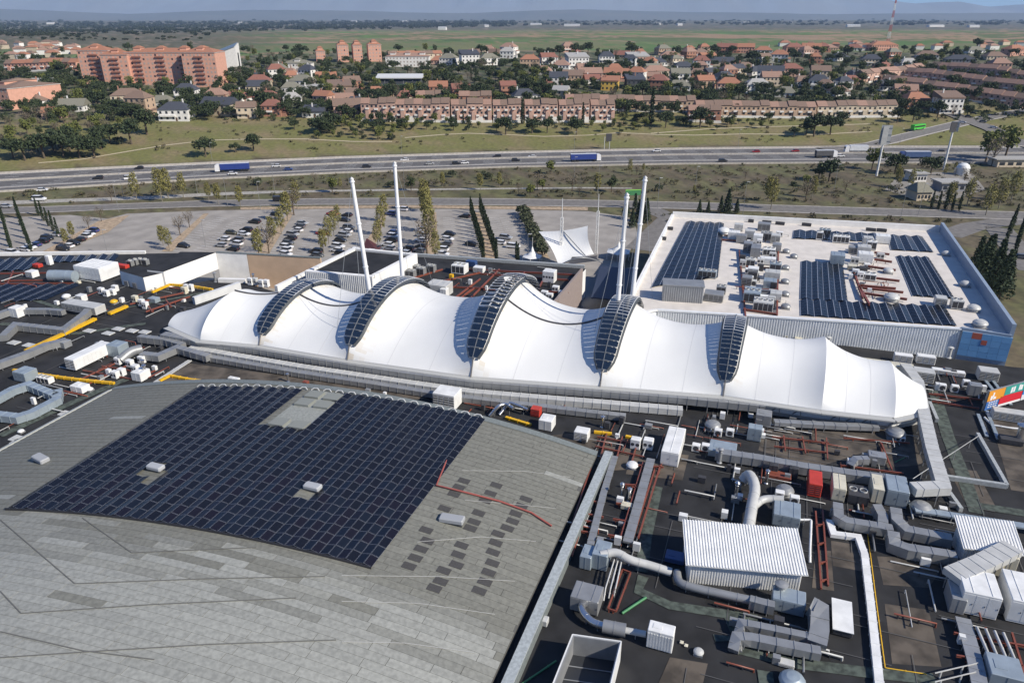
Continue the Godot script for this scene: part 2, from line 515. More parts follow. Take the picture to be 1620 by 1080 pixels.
func build_hall() -> void:
	hA = W(180, 614, 10.0)
	hE = (W(945, 717, 10.0) - hA).normalized()
	var root := thing("exhibition_hall", "large hall with a shallow arched roof of grey metal sheets", "building", hA + Vector3(0, -1, 0))
	var off := -root.position
	var under := mat("seam_dark", Color(0.09, 0.09, 0.085), 0.9)
	var shell := MB.new()
	for i in 48:
		var a := SPAN * i / 48.0
		var b := SPAN * (i + 1) / 48.0
		shell.quad(hall(a, 84, 0), hall(b, 84, 0), hall(b, 0, 0), hall(a, 0, 0))
		var p := hall(a, 0)
		var q := hall(b, 0)
		shell.quad(Vector3(q.x, DK, q.z), Vector3(p.x, DK, p.z), p, q)
	for sd in [0.0, SPAN]:
		var p := hall(sd, 0)
		var q := hall(sd, 84)
		if sd > 0: shell.quad(Vector3(q.x, DK, q.z), Vector3(p.x, DK, p.z), p, q)
		else: shell.quad(Vector3(p.x, DK, p.z), Vector3(q.x, DK, q.z), q, p)
	part("roof_deck", shell.mesh(), under, root, off)
	# metal sheets laid in courses across the arch
	var fine := noise_tex("sheet_wear", 0.012, 0.84, 1.16, 5, 31)
	var pale := []
	var dull := []
	for k in 5:
		var f := [0.94, 1.0, 1.04, 0.97, 1.07][k] as float
		pale.append(mat("pale_sheet_%d" % k, Color(0.285, 0.288, 0.26) * f, 0.62, 0.0, fine, 0.23))
		dull.append(mat("weathered_sheet_%d" % k, Color(0.175, 0.174, 0.148) * f, 0.7, 0.0, fine, 0.23))
	var worn := []
	for k in 5: worn.append(mat("worn_sheet_%d" % k, Color(0.225, 0.226, 0.2) * ([0.9, 1.0, 1.08, 0.96, 1.14][k] as float), 0.66, 0.0, fine, 0.23))
	var rest_p := MB.new()
	var rest_d := MB.new()
	var cand := []
	var edge_t := hall_hit(560, 935).y
	for j in 82:
		var t0 := float(j) * 1.02
		var s := -rnd(0.0, 6.0)
		while s < SPAN - 0.3:
			var l := pick([5.2, 6.4, 7.6, 6.4]) as float
			var s0 := maxf(s, 0.0)
			var s1 := minf(s + l - 0.05, SPAN)
			s += l
			if s1 - s0 < 0.4: continue
			var mid := hall((s0 + s1) * 0.5, t0 + 0.5)
			var d := dist(mid)
			var seen := d > 5.0 and absf(mid.x) / d < 0.76 and ((CAMY - mid.y) * cp + mid.z * sp) / d < 0.52
			var light: bool = t0 > edge_t + (1.2 if sin(s0 * 0.7) > 0.4 else 0.0)
			if rng.randf() < 0.006: light = not light
			cand.append([d if seen else 999.0, s0, s1, t0, light, absf(t0 - edge_t - 1.0) < 3.4 and rng.randf() < 0.62])
	cand.sort_custom(func(a, b): return a[0] < b[0])
	for i in cand.size():
		var c: Array = cand[i]
		var t1: float = c[3] + 1.005
		if i < 300:
			part("roof_sheet", patch_on_hall(c[1], c[2], c[3], t1, 0.035, 0.06, 0.05, 4), pick(worn if c[5] else (pale if c[4] else dull)), root, off)
		elif c[0] < 900.0 or i % 1 == 0:
			var m := rest_p if c[4] else rest_d
			for q in 4:
				var a := lerpf(c[1], c[2], q / 4.0)
				var b := lerpf(c[1], c[2], (q + 1) / 4.0)
				m.col = Color(1, 1, 1) * lerpf(0.94, 1.05, fmod(c[1] * 7.3 + c[3] * 3.1, 1.0))
				m.quad(hall(a, t1, 0.075), hall(b, t1, 0.075), hall(b, c[3], 0.035), hall(a, c[3], 0.035))
				m.quad(hall(a, t1, 0.02), hall(b, t1, 0.02), hall(b, t1, 0.075), hall(a, t1, 0.075))
	var vm := mat("weathered_sheets", Color(0.175, 0.174, 0.148), 0.7, 0.0, fine, 0.23, true)
	stuff(part("roof_sheets", rest_d.mesh(), vm, root, off))
	var vp := mat("pale_sheets", Color(0.285, 0.288, 0.26), 0.62, 0.0, fine, 0.23, true)
	if rest_p.v.size() > 0: stuff(part("pale_roof_sheets", rest_p.mesh(), vp, root, off))
	# trims: the far gable coping, the left verge, the right gutter
	var trim := mat("coping_grey", Color(0.17, 0.19, 0.185), 0.6, 0.0, fine, 0.3)
	part("gable_coping", patch_on_hall(0, SPAN, -0.25, 0.9, 0.22, 0.16, 0.3, 40), trim, root, off)
	part("verge_trim", patch_on_hall(-0.2, 0.5, 0.9, 84, 0.2, 0.2, 0.3, 1), mat("verge_pale", Color(0.4, 0.41, 0.38), 0.6), root, off)
	var gm := MB.new()
	var g0 := hall(SPAN + 1.6, -0.5)
	var g1 := hall(SPAN + 1.6, 84)
	g0.y = 10.15
	g1.y = 10.15
	gm.duct([g0, g1], 1.15, 0.35)
	part("gutter", gm.mesh(), mat("gutter_zinc", Color(0.37, 0.40, 0.40), 0.45, 0.0, fine, 0.3), root, off)
	gm = MB.new()
	g0 = hall(SPAN + 2.25, -0.5)
	g1 = hall(SPAN + 2.25, 84)
	g0.y = 9.55
	g1.y = 9.55
	gm.duct([g0, g1], 0.1, 1.1)
	part("gutter_wall", gm.mesh(), trim, root, off)
	# flat dark repair patches left where panels stood
	var felt := mat("bitumen_patch", Color(0.055, 0.053, 0.052), 0.9, 0.0, fine, 0.5)
	for p in [[734, 761], [726, 771], [718, 782], [785, 768], [776, 781], [768, 792], [832, 790], [825, 801], [703, 805], [757, 812], [750, 826], [744, 836], [811, 825], [803, 836], [788, 845], [674, 839], [676, 856], [730, 863], [725, 878], [722, 894], [784, 859], [780, 874], [666, 869], [657, 883], [647, 896], [702, 903], [697, 920], [779, 891], [773, 906], [767, 921], [758, 935], [687, 931], [816, 813]]:
		var h := hall_hit(p[0], p[1])
		part("repair_patch", patch_on_hall(h.x - 0.75, h.x + 0.75, h.y - 0.5, h.y + 0.5, 0.10, 0.10, 0.03, 2), felt, root, off)
	# roof-light boxes
	for p in [[715, 826, 3.1, 1.3, "grey"], [65, 730, 2.6, 1.3, "grey"]]:
		var h := hall_hit(p[0], p[1])
		var base := hall(h.x, h.y, 0.05)
		var q := thing("roof_vent", ["low grey ridge vent on the bare arched roof beside dark patches", "low grey ridge vent near the verge of the arched roof"][0 if p[0] > 300 else 1], "roof vent", base, MY + (0.12 if p[0] > 300 else -0.2))
		var mb := MB.new()
		mb.bbox(Vector3(0, 0.25, 0), Vector3(p[2], 0.55, p[3]), 0.12)
		part("hood", mb.mesh(), mat("vent_grey", Color(0.34, 0.35, 0.36), 0.5), q)
		mb = MB.new()
		mb.box(Vector3(0, 0.02, 0), Vector3(p[2] - 0.3, 0.46, p[3] - 0.3))
		part("kerb", mb.mesh(), under, q)
	# the lightning wires and the red pipe that lie on the sheets
	var wires := [[[0, 823], [118, 924], [330, 916], [540, 912]], [[130, 820], [208, 875], [300, 871], [420, 866]], [[0, 936], [33, 971], [240, 957], [500, 945]], [[0, 1041], [150, 1031], [330, 1020], [560, 1012]], [[0, 1000], [130, 1030], [260, 1046]],
		[[660, 858], [760, 850], [860, 858]], [[540, 911], [700, 913], [830, 921]], [[540, 952], [660, 955], [800, 975]], [[540, 1016], [640, 1018], [765, 1035]], [[730, 745], [830, 746], [912, 757]], [[735, 792], [800, 797], [890, 806]]]
	for w in wires:
		var pth := []
		for i in w.size() - 1:
			for k in 8:
				var h := hall_hit(lerpf(w[i][0], w[i + 1][0], k / 8.0), lerpf(w[i][1], w[i + 1][1], k / 8.0))
				pth.append(hall(h.x, h.y, 0.1))
		var mb := MB.new()
		mb.duct(pth, 0.1 if w[0][0] < 200 else 0.05, 0.05)
		var dark: bool = w[0][0] < 200
		var t := thing("roof_cable", "dark conductor strip running across the pale roof sheets" if dark else "pale conductor wire running across the weathered roof sheets", "cable", pth[0], 0, "conductor cables on the arched roof")
		part("conductor", mb.mesh(), mat("cable_dark", Color(0.13, 0.13, 0.12), 0.8) if dark else mat("cable_pale", Color(0.42, 0.42, 0.4), 0.7), t, -t.position)
	var rp := []
	for p in [[707, 728], [690, 770], [740, 782], [790, 795], [840, 813], [872, 834]]:
		var h := hall_hit(p[0], p[1])
		rp.append(hall(h.x, h.y, 0.25))
	var rm := MB.new()
	rm.tube(rp, 0.13, 8)
	var red := thing("red_pipe", "dull red pipe lying along the solar array and across the bare roof", "pipe", rp[0])
	part("pipe_run", rm.mesh(), mat("red_pipe", Color(0.33, 0.09, 0.07), 0.5), red, -red.position)
	build_hall_array()

func build_hall_array() -> void:
	var c0 := hall_hit(310, 614)     # far left, far right, near right, near left
	var c1 := hall_hit(768, 664)
	var c2 := hall_hit(588, 899)
	var c3 := hall_hit(10, 806)
	var root := thing("solar_array", "large dark blue solar array on the arched roof, panels tilted in alternate rows", "solar panels", hall(c0.x, c0.y, 0.1))
	var off := -root.position
	var nc := 46
	var nr := 21
	var pv := [mat("pv_glass", Color(0.008, 0.009, 0.014), 0.24), mat("pv_glass_blue", Color(0.009, 0.012, 0.020), 0.2), mat("pv_glass_violet", Color(0.010, 0.009, 0.015), 0.26)]
	for m in pv: m.metallic_specular = 0.4
	var alu := mat("aluminium", Color(0.55, 0.56, 0.58), 0.4, 0.6)
	var rest := MB.new()
	var frames := MB.new()
	var cells := []
	for i in nc:
		for j in nr:
			var q := []
			for cc in [[0.035, 0.02], [0.965, 0.02], [0.965, 0.98], [0.035, 0.98]]:
				var a := (i + (cc[0] if i % 2 == 0 else cc[0])) / nc as float
				var b := (j + cc[1]) / nr as float
				var st := (c0.lerp(c1, a)).lerp(c3.lerp(c2, a), b)
				var up := 0.42 if ((i % 2 == 0) == (cc[0] > 0.5)) else 0.17      # ridges between pairs of columns
				q.append(hall(st.x, st.y, up))
			var mid: Vector3 = (q[0] + q[2]) * 0.5
			var pp := Vector2(mid.x, mid.z)
			# left open round the roof lights
			var open := false
			for h in [[485, 642, 2.6, 2.4], [240, 748, 2.2, 2.0], [485, 780, 2.4, 2.3]]:
				var k := hall_hit(h[0], h[1])
				var hc := hall(k.x, k.y)
				var dd := Vector2(hc.x, hc.z) - pp
				var du := absf(dd.dot(Vector2(hE.x, hE.z)))
				var dv := absf(dd.dot(Vector2(V.x, V.z)))
				var big: bool = h[0] == 485 and h[1] == 642
				if du < (3.6 if big else 1.3) and dv < (6.6 if big else 1.9): open = true
			if open: continue
			cells.append([dist(mid), q, (i * 7 + j * 13 + (i * j) % 5) % 3])
	cells.sort_custom(func(a, b): return a[0] < b[0])
	for n in cells.size():
		var q: Array = cells[n][1]
		var up := ((q[1] - q[0]) as Vector3).cross(q[3] - q[0]).normalized() * -1.0
		var lo := []
		for p in q: lo.append(p - up * 0.04)
		var mb := MB.new() if n < 300 else rest
		mb.quad(q[3], q[2], q[1], q[0])
		for k in 4:
			var l := (k + 1) % 4
			mb.quad(q[k], q[l], lo[l], lo[k])
		if n < 300: part("solar_panel", mb.mesh(), pv[cells[n][2]], root, off)
		# the thin bright edge of the frame
		for k in 4:
			var l := (k + 1) % 4
			var ins: Vector3 = ((q[0] + q[2]) * 0.5 - (q[k] + q[l]) * 0.5).normalized() * 0.016
			frames.quad(q[l] + up * 0.006, q[k] + up * 0.006, q[k] + ins + up * 0.006, q[l] + ins + up * 0.006)
	stuff(part("solar_panels", rest.mesh(), pv[0], root, off))
	stuff(part("panel_frames", frames.mesh(), alu, root, off))
	# pale edging along the far ends of the columns, and a dark rail along the near edge
	var rail := MB.new()
	var pth := []
	for k in 30:
		var st := c3.lerp(c2, k / 29.0)
		pth.append(hall(st.x, st.y + 0.15, 0.2))
	rail.duct(pth, 0.12, 0.3)
	part("edge_rail", rail.mesh(), mat("rail_dark", Color(0.03, 0.03, 0.035), 0.6), root, off)
	for k in 24:
		var st := c0.lerp(c1, (k + 0.4) / 24.0)
		var mb := MB.new()
		mb.tube([hall(st.x - 0.7, st.y - 0.1, 0.2), hall(st.x - 0.3, st.y - 0.35, 0.45), hall(st.x + 0.3, st.y - 0.35, 0.45), hall(st.x + 0.7, st.y - 0.1, 0.2)], 0.09, 5)
		part("cable_loop", mb.mesh(), mat("cable_white", Color(0.6, 0.6, 0.58), 0.6), root, off)
	# roof lights left free between the panels
	var hood := mat("rooflight_grey", Color(0.40, 0.41, 0.42), 0.45)
	for p in [[247, 744, "near the verge side"], [495, 775, "near the middle"]]:
		var h := hall_hit(p[0], p[1])
		var q := thing("roof_light", "grey domed roof light in a gap of the solar array " + p[2], "roof light", hall(h.x, h.y, 0.08), MY)
		var mb := MB.new()
		mb.bbox(Vector3(0, 0.3, 0), Vector3(2.3, 0.5, 1.15), 0.14)
		part("lid", mb.mesh(), hood, q)
		mb = MB.new()
		mb.box(Vector3(0, 0.1, 0), Vector3(2.1, 0.45, 0.95))
		part("kerb", mb.mesh(), M["seam_dark"], q)
	var h0 := hall_hit(486, 651)
	var big := thing("smoke_vent_deck", "grey raised deck with square smoke vents inside the solar array", "smoke vents", hall(h0.x, h0.y, 0.06), MY)
	part("deck", patch_on_hall(h0.x - 3.3, h0.x + 3.3, h0.y - 6.2, h0.y + 6.2, 0.16, 0.16, 0.12, 3), mat("vent_deck_grey", Color(0.27, 0.28, 0.255), 0.7, 0.0, tex["sheet_wear"], 0.3), big, Vector3.ZERO).global_transform = Transform3D.IDENTITY
	for a in [[-1.7, -4.6], [1.5, -4.6], [-1.7, -2.0], [1.5, -2.0], [-1.7, 4.3], [1.5, 4.3]]:
		part("smoke_vent", patch_on_hall(h0.x + a[0] - 1.2, h0.x + a[0] + 1.2, h0.y + a[1] - 1.0, h0.y + a[1] + 1.0, 0.5, 0.5, 0.4, 2), mat("vent_lid", Color(0.23, 0.24, 0.215), 0.6), big).global_transform = Transform3D.IDENTITY

# ---- decks ---------------------------------------------------------------------------------------------
func volume(called: String, label: String, px: Array, h: float, y0: float, wallm: Material, roofm: Material, parapet := 0.0, pw := 0.5, capm: Material = null) -> Node3D:
	var poly := flat(px, h)
	var o := thing(called, label, "building", Vector3(poly[0].x, y0, poly[0].z))
	var mb := MB.new()
	mb.prism(poly, y0, h)
	part("wall", mb.mesh(), wallm, o, -o.position)
	if roofm: part("roof_surface", sheet(poly, h + 0.006), roofm, o, -o.position)
	if parapet > 0.0:
		for i in poly.size():
			var a: Vector3 = poly[i]
			var b: Vector3 = poly[(i + 1) % poly.size()]
			var d := (b - a).normalized()
			var inw := Vector3(d.z, 0, -d.x) * (pw * 0.5 - 0.003)
			var pm := MB.new()
			pm.duct([a + inw + d * (pw if i % 2 else 0.004) + Vector3(0, parapet * 0.5 + 0.01, 0), b + inw - d * (pw if i % 2 else 0.004) + Vector3(0, parapet * 0.5 + 0.01, 0)], pw, parapet)
			part("parapet", pm.mesh(), capm if capm else wallm, o, -o.position)
	return o
func ribbed(a: Vector3, b: Vector3, y0: float, y1: float, pitch := 0.35, depth := 0.09) -> ArrayMesh:   # trapezoid-profiled cladding from a to b
	var mb := MB.new()
	var d := (b - a)
	d.y = 0
	var l := d.length()
	d = d.normalized()
	var n := Vector3(-d.z, 0, d.x)
	var k := int(l / pitch)
	var pts := []
	for i in k:
		var s := l * i / k
		var w := l / k
		for q in [[0.0, 0.0], [0.35, 0.0], [0.5, 1.0], [0.85, 1.0]]:
			pts.append(a + d * (s + w * q[0]) + n * depth * q[1])
	pts.append(a + d * l)
	for i in pts.size() - 1:
		var p: Vector3 = pts[i]
		var q: Vector3 = pts[i + 1]
		mb.quad(Vector3(p.x, y0, p.z), Vector3(q.x, y0, q.z), Vector3(q.x, y1, q.z), Vector3(p.x, y1, p.z))
	return mb.mesh()
func build_decks() -> void:
	var felt := noise_tex("felt", 0.008, 0.55, 1.45, 5, 41)
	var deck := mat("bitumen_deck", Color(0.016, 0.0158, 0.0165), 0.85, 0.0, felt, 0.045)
	var brown := mat("gravel_deck", Color(0.085, 0.07, 0.055), 0.92, 0.0, felt, 0.06)
	var white := mat("white_render", Color(0.78, 0.77, 0.74), 0.7, 0.0, noise_tex("stain", 0.01, 0.92, 1.06, 4, 15), 0.06)
	var main := [[-500, 425], [0, 405], [230, 401], [300, 400], [258.5, 430.5, 13.0], [345, 441], [388, 442, 10.0], [437, 452.5, 10.6], [556, 395, 10.6], [660, 406], [927, 425], [878, 480], [1000, 512], [1250, 536], [1530, 570], [1600, 580], [1900, 605], [1900, 1250], [-500, 1250]]
	main.reverse()
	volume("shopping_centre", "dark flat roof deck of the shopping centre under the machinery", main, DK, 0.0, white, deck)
	# lighter gravel and brown felt bays, green-grey walkway strips, all flat on the deck
	var lay := 0.012
	for b in [[[1210, 672], [1380, 676], [1400, 705], [1290, 740], [1200, 712]], [[1380, 676], [1445, 690], [1462, 735], [1400, 740]], [[1315, 855], [1358, 862], [1372, 905], [1318, 895]], [[1388, 880], [1500, 885], [1470, 930], [1398, 925]], [[1400, 955], [1470, 965], [1490, 1055], [1412, 1050]], [[1565, 655], [1640, 662], [1700, 790], [1600, 775]], [[1500, 740], [1545, 745], [1575, 800], [1530, 800]], [[300, 575], [480, 598], [420, 620], [250, 605]], [[480, 598], [680, 630], [560, 640], [420, 620]], [[860, 690], [960, 680], [1040, 740], [960, 745]], [[1000, 712], [1090, 720], [1080, 760], [990, 750]], [[1290, 870], [1315, 872], [1320, 935], [1285, 930]], [[1060, 1040], [1120, 1050], [1110, 1090], [1040, 1085]]]:
		lay += 0.003
		struct("gravel_bay", sheet(flat(b, DK), DK + lay), brown)
	var green := mat("walkway_felt", Color(0.065, 0.08, 0.066), 0.9, 0.0, felt, 0.2)
	for l in [[[[1478, 618], [1500, 690], [1525, 755], [1546, 812]], 1.9], [[[1545, 800], [1620, 812], [1700, 822]], 1.6], [[[1040, 770], [1022, 850], [1015, 905]], 1.5], [[[1018, 912], [1010, 935], [1060, 958], [1150, 972], [1200, 980]], 1.3], [[[1160, 1025], [1260, 1050], [1380, 1065], [1480, 1075]], 1.4], [[[1150, 970], [1165, 1010], [1130, 1010]], 1.0], [[[0, 512], [120, 528], [230, 512]], 1.4], [[[0, 690], [130, 630], [200, 600]], 1.6], [[[40, 470], [130, 500], [330, 462]], 1.2], [[[1210, 1062], [1216, 1100]], 1.5]]:
		lay += 0.004
		struct("roof_walkway", ribbon(band(flat(l[0], DK), l[1]), lay + 0.02), green)
	# seams of the felt
	var sm := mat("felt_seam", Color(0.10, 0.098, 0.095), 0.8)
	var seams := MB.new()
	for k in 44:
		var a := W(1040 + k * 5, 790 + k * 11, DK)
		a = U * rnd(-8, 45) + V * (50.0 + k * 1.55)
		a.y = DK + 0.125
		seams.box(a, Vector3(rnd(8, 26), 0.01, 0.08), Basis(Vector3.UP, MY))
	for k in 40:
		var a := U * rnd(-12, 50) + V * rnd(52.0, 112.0)
		a.y = DK + 0.132
		seams.box(a, Vector3(0.08, 0.01, rnd(6, 16)), Basis(Vector3.UP, MY))
	for k in 40:
		var a := U * rnd(-150, -105) + V * rnd(70.0, 120.0)
		a.y = DK + 0.132
		seams.box(a, Vector3(rnd(5, 16), 0.01, 0.09), Basis(Vector3.UP, MY + (PI / 2 if k % 3 == 0 else 0.0)))
	stuff(part("felt_seams", seams.mesh(), sm, self), "thin pale seams between strips of dark roofing felt", "roof seams")
	# low parapet walls on the deck, right
	var zinc := mat("parapet_zinc", Color(0.36, 0.38, 0.38), 0.55, 0.0, tex["sheet_wear"], 0.3)
	for l in [[[1546, 690], [1592, 772]], [[1490, 757], [1592, 772]], [[1470, 640], [1482, 668]], [[1490, 768], [1520, 810]]]:
		var a := W(l[0][0], l[0][1], DK)
		var b := W(l[1][0], l[1][1], DK)
		var mb := MB.new()
		mb.duct([a + Vector3(0, 0.35, 0), b + Vector3(0, 0.35, 0)], 0.5, 0.7)
		part("upstand", mb.mesh(), zinc, thing("deck_parapet", ["low zinc capped upstand between dark deck and gravel bay", "low zinc capped upstand closing the dark deck bay", "short low upstand beside the rounded end of the white tent", "short low upstand beside the bent duct"][[1546, 1490, 1470, 1].find(l[0][0]) if l[0][1] != 768 else 3], "parapet", a, 0), -a)
	# white boxes and court walls on the far side
	var grey := mat("white_cladding", Color(0.62, 0.63, 0.63), 0.5, 0.0, tex["stain"], 0.1)
	var r2 := volume("white_roof_block", "white flat roofed block with dark roof behind the tent", [[482, 432], [589, 441], [660, 404], [560, 394]], 13.0, DK - 0.5, white, deck, 0.55, 1.1, white)
	var a2 := W(482, 432, 13.0)
	var b2 := W(589, 441, 13.0)
	part("cladding", ribbed(a2 + Vector3(0, 0, 0.06), b2 + Vector3(0, 0, 0.06), DK, 13.4, 0.5, 0.08), grey, r2, -r2.position)
	volume("white_stair_block", "white walled block with sloping dark roof beside the sunken court", [[232, 427], [258, 430], [342, 399], [285, 398]], 13.0, DK - 0.5, white, deck)
	var beige := mat("beige_render", Color(0.55, 0.39, 0.26), 0.8, 0.0, tex["stain"], 0.05)
	for w in [[[342, 399], [390, 401.5], white, "off white court wall above the car park edge"], [[391, 401.5], [507, 408], beige, "beige rendered court wall above the car park edge"]]:
		var a := W(w[0][0], w[0][1], 13.0)
		var b := W(w[1][0], w[1][1], 13.0)
		var mb := MB.new()
		mb.duct([Vector3(a.x, 6.5, a.z), Vector3(b.x, 6.5, b.z)], 0.5, 13.0)
		var t := thing("court_wall", w[3], "wall", Vector3(a.x, 0, a.z))
		part("wall_face", mb.mesh(), w[2], t, -t.position)
		mb = MB.new()
		mb.duct([a + Vector3(0, 0.12, 0), b + Vector3(0, 0.12, 0)], 0.7, 0.2)
		part("coping", mb.mesh(), M["coping_grey"], t, -t.position)
	for w in [[[436, 452], [556, 394.5], 10.6, "white capped diagonal parapet beside the white roof block"], [[388, 441], [345, 440], 10.0, "short white parapet closing the sunken court"], [[305, 470], [378, 446], 10.8, "pale ribbed screen wall behind the tent's low end"]]:
		var a := W(w[0][0], w[0][1], w[2])
		var b := W(w[1][0], w[1][1], w[2])
		var mb := MB.new()
		mb.duct([Vector3(a.x, (w[2] + DK) * 0.5, a.z), Vector3(b.x, (w[2] + DK) * 0.5, b.z)], 0.9, w[2] - DK)
		var t := thing("white_parapet", w[3], "parapet", Vector3(a.x, DK, a.z))
		part("wall_face", mb.mesh(), white if w[2] != 10.8 else grey, t, -t.position)
	struct("court_floor", sheet(flat([[250, 432], [300, 400], [345, 399], [510, 407], [570, 396], [450, 470], [340, 460]], 4.0), 4.0), mat("court_paving", Color(0.3, 0.28, 0.25), 0.9))
	# the far-left white parapet
	for w in [[[-60, 404.5], [230, 401]], [[655, 405], [925, 424]]]:
		var a := W(w[0][0], w[0][1], DK)
		var b := W(w[1][0], w[1][1], DK)
		var mb := MB.new()
		mb.duct([a + Vector3(0, 0.4, 0), b + Vector3(0, 0.4, 0)], 0.8, 0.8)
		part("wall_face", mb.mesh(), white if w[0][0] < 0 else zinc, thing("edge_parapet", "white parapet along the roof edge above the car park" if w[0][0] < 0 else "grey metal parapet along the deck with red beams", "parapet", a), -a)
	# the brown side wall by the dark courtyard
	var bw := MB.new()
	var w0 := W(921, 424, 11.2)
	var w1 := W(872, 482, 11.2)
	bw.duct([Vector3(w0.x, 5.6, w0.z), Vector3(w1.x, 5.6, w1.z)], 0.5, 11.2)
	part("wall_face", bw.mesh(), mat("brown_cladding", Color(0.27, 0.22, 0.2), 0.8, 0.0, tex["stain"], 0.2), thing("brown_side_wall", "brown clad side wall of the deck with red beams above the dark courtyard", "wall", Vector3(w0.x, 0, w0.z)), -Vector3(w0.x, 0, w0.z))
	struct("courtyard_floor", sheet(flat([[915, 440], [1010, 420], [1000, 560], [870, 530]], 1.0), 1.0), mat("courtyard_paving", Color(0.22, 0.21, 0.2), 0.8))
	var aw := MB.new()
	aw.prism(flat([[935, 470], [988, 475], [1000, 425], [950, 420]], 5.0), 4.7, 5.0)
	part("canopy_sheet", aw.mesh(), mat("awning_blue", Color(0.03, 0.04, 0.07), 0.6), thing("courtyard_canopy", "dark blue canopy over the shaded courtyard between the two buildings", "canopy", W(935, 470, 5.0)), -W(935, 470, 5.0))

# ---- the tent roof -------------------------------------------------------------------------------------
var ST := [[-113.5, 104.5, 3.2, 1.6, false], [-102.3, 101.2, 10.5, 6.2, false], [-89.8, 103.2, 14.5, 7.0, true], [-70.2, 103.4, 17.0, 8.9, true], [-45.9, 104.9, 18.5, 11.3, true], [-23.5, 109.2, 15.0, 9.8, true], [-3.2, 113.0, 11.0, 9.1, true], [12.2, 113.4, 12.0, 6.7, false], [23.1, 114.7, 9.5, 4.2, false], [28.4, 119.0, 4.6, 1.2, false]]
var DIP := [0.5, 1.3, 3.3, 4.6, 4.6, 3.0, 1.7, 1.1, 0.2]
const TB := 11.5
func tent(i: int, s: float, t: float) -> Vector3:
	var a: Array = ST[i]
	var b: Array = ST[mini(i + 1, ST.size() - 1)]
	var k := 4.0 * s * (1.0 - s)
	var u := lerpf(a[0], b[0], s)
	var v0 := lerpf(a[1], b[1], s)
	var hw := lerpf(a[2], b[2], s)
	var ch: float = lerpf(a[3], b[3], s) - (DIP[i] * k if i < DIP.size() else 0.0)
	var ex := lerpf(0.68, 1.06, minf(1.0, k * 1.15))
	var h := ch * pow(maxf(0.0, 1.0 - pow(absf(2.0 * t - 1.0), 2.0)), ex)
	var p := U * u + V * (v0 + 2.0 * hw * t)
	p.y = TB + h
	return p
func arch_pt(i: int, t: float, du: float, lift: float) -> Vector3:
	var p := tent(i, 0.0, t)
	var q := tent(i, 0.0, minf(t + 0.01, 1.0))
	var r := tent(i, 0.0, maxf(t - 0.01, 0.0))
	var n := U.cross(q - r).normalized()
	if n.y < 0: n = -n
	return p + U * du + n * lift
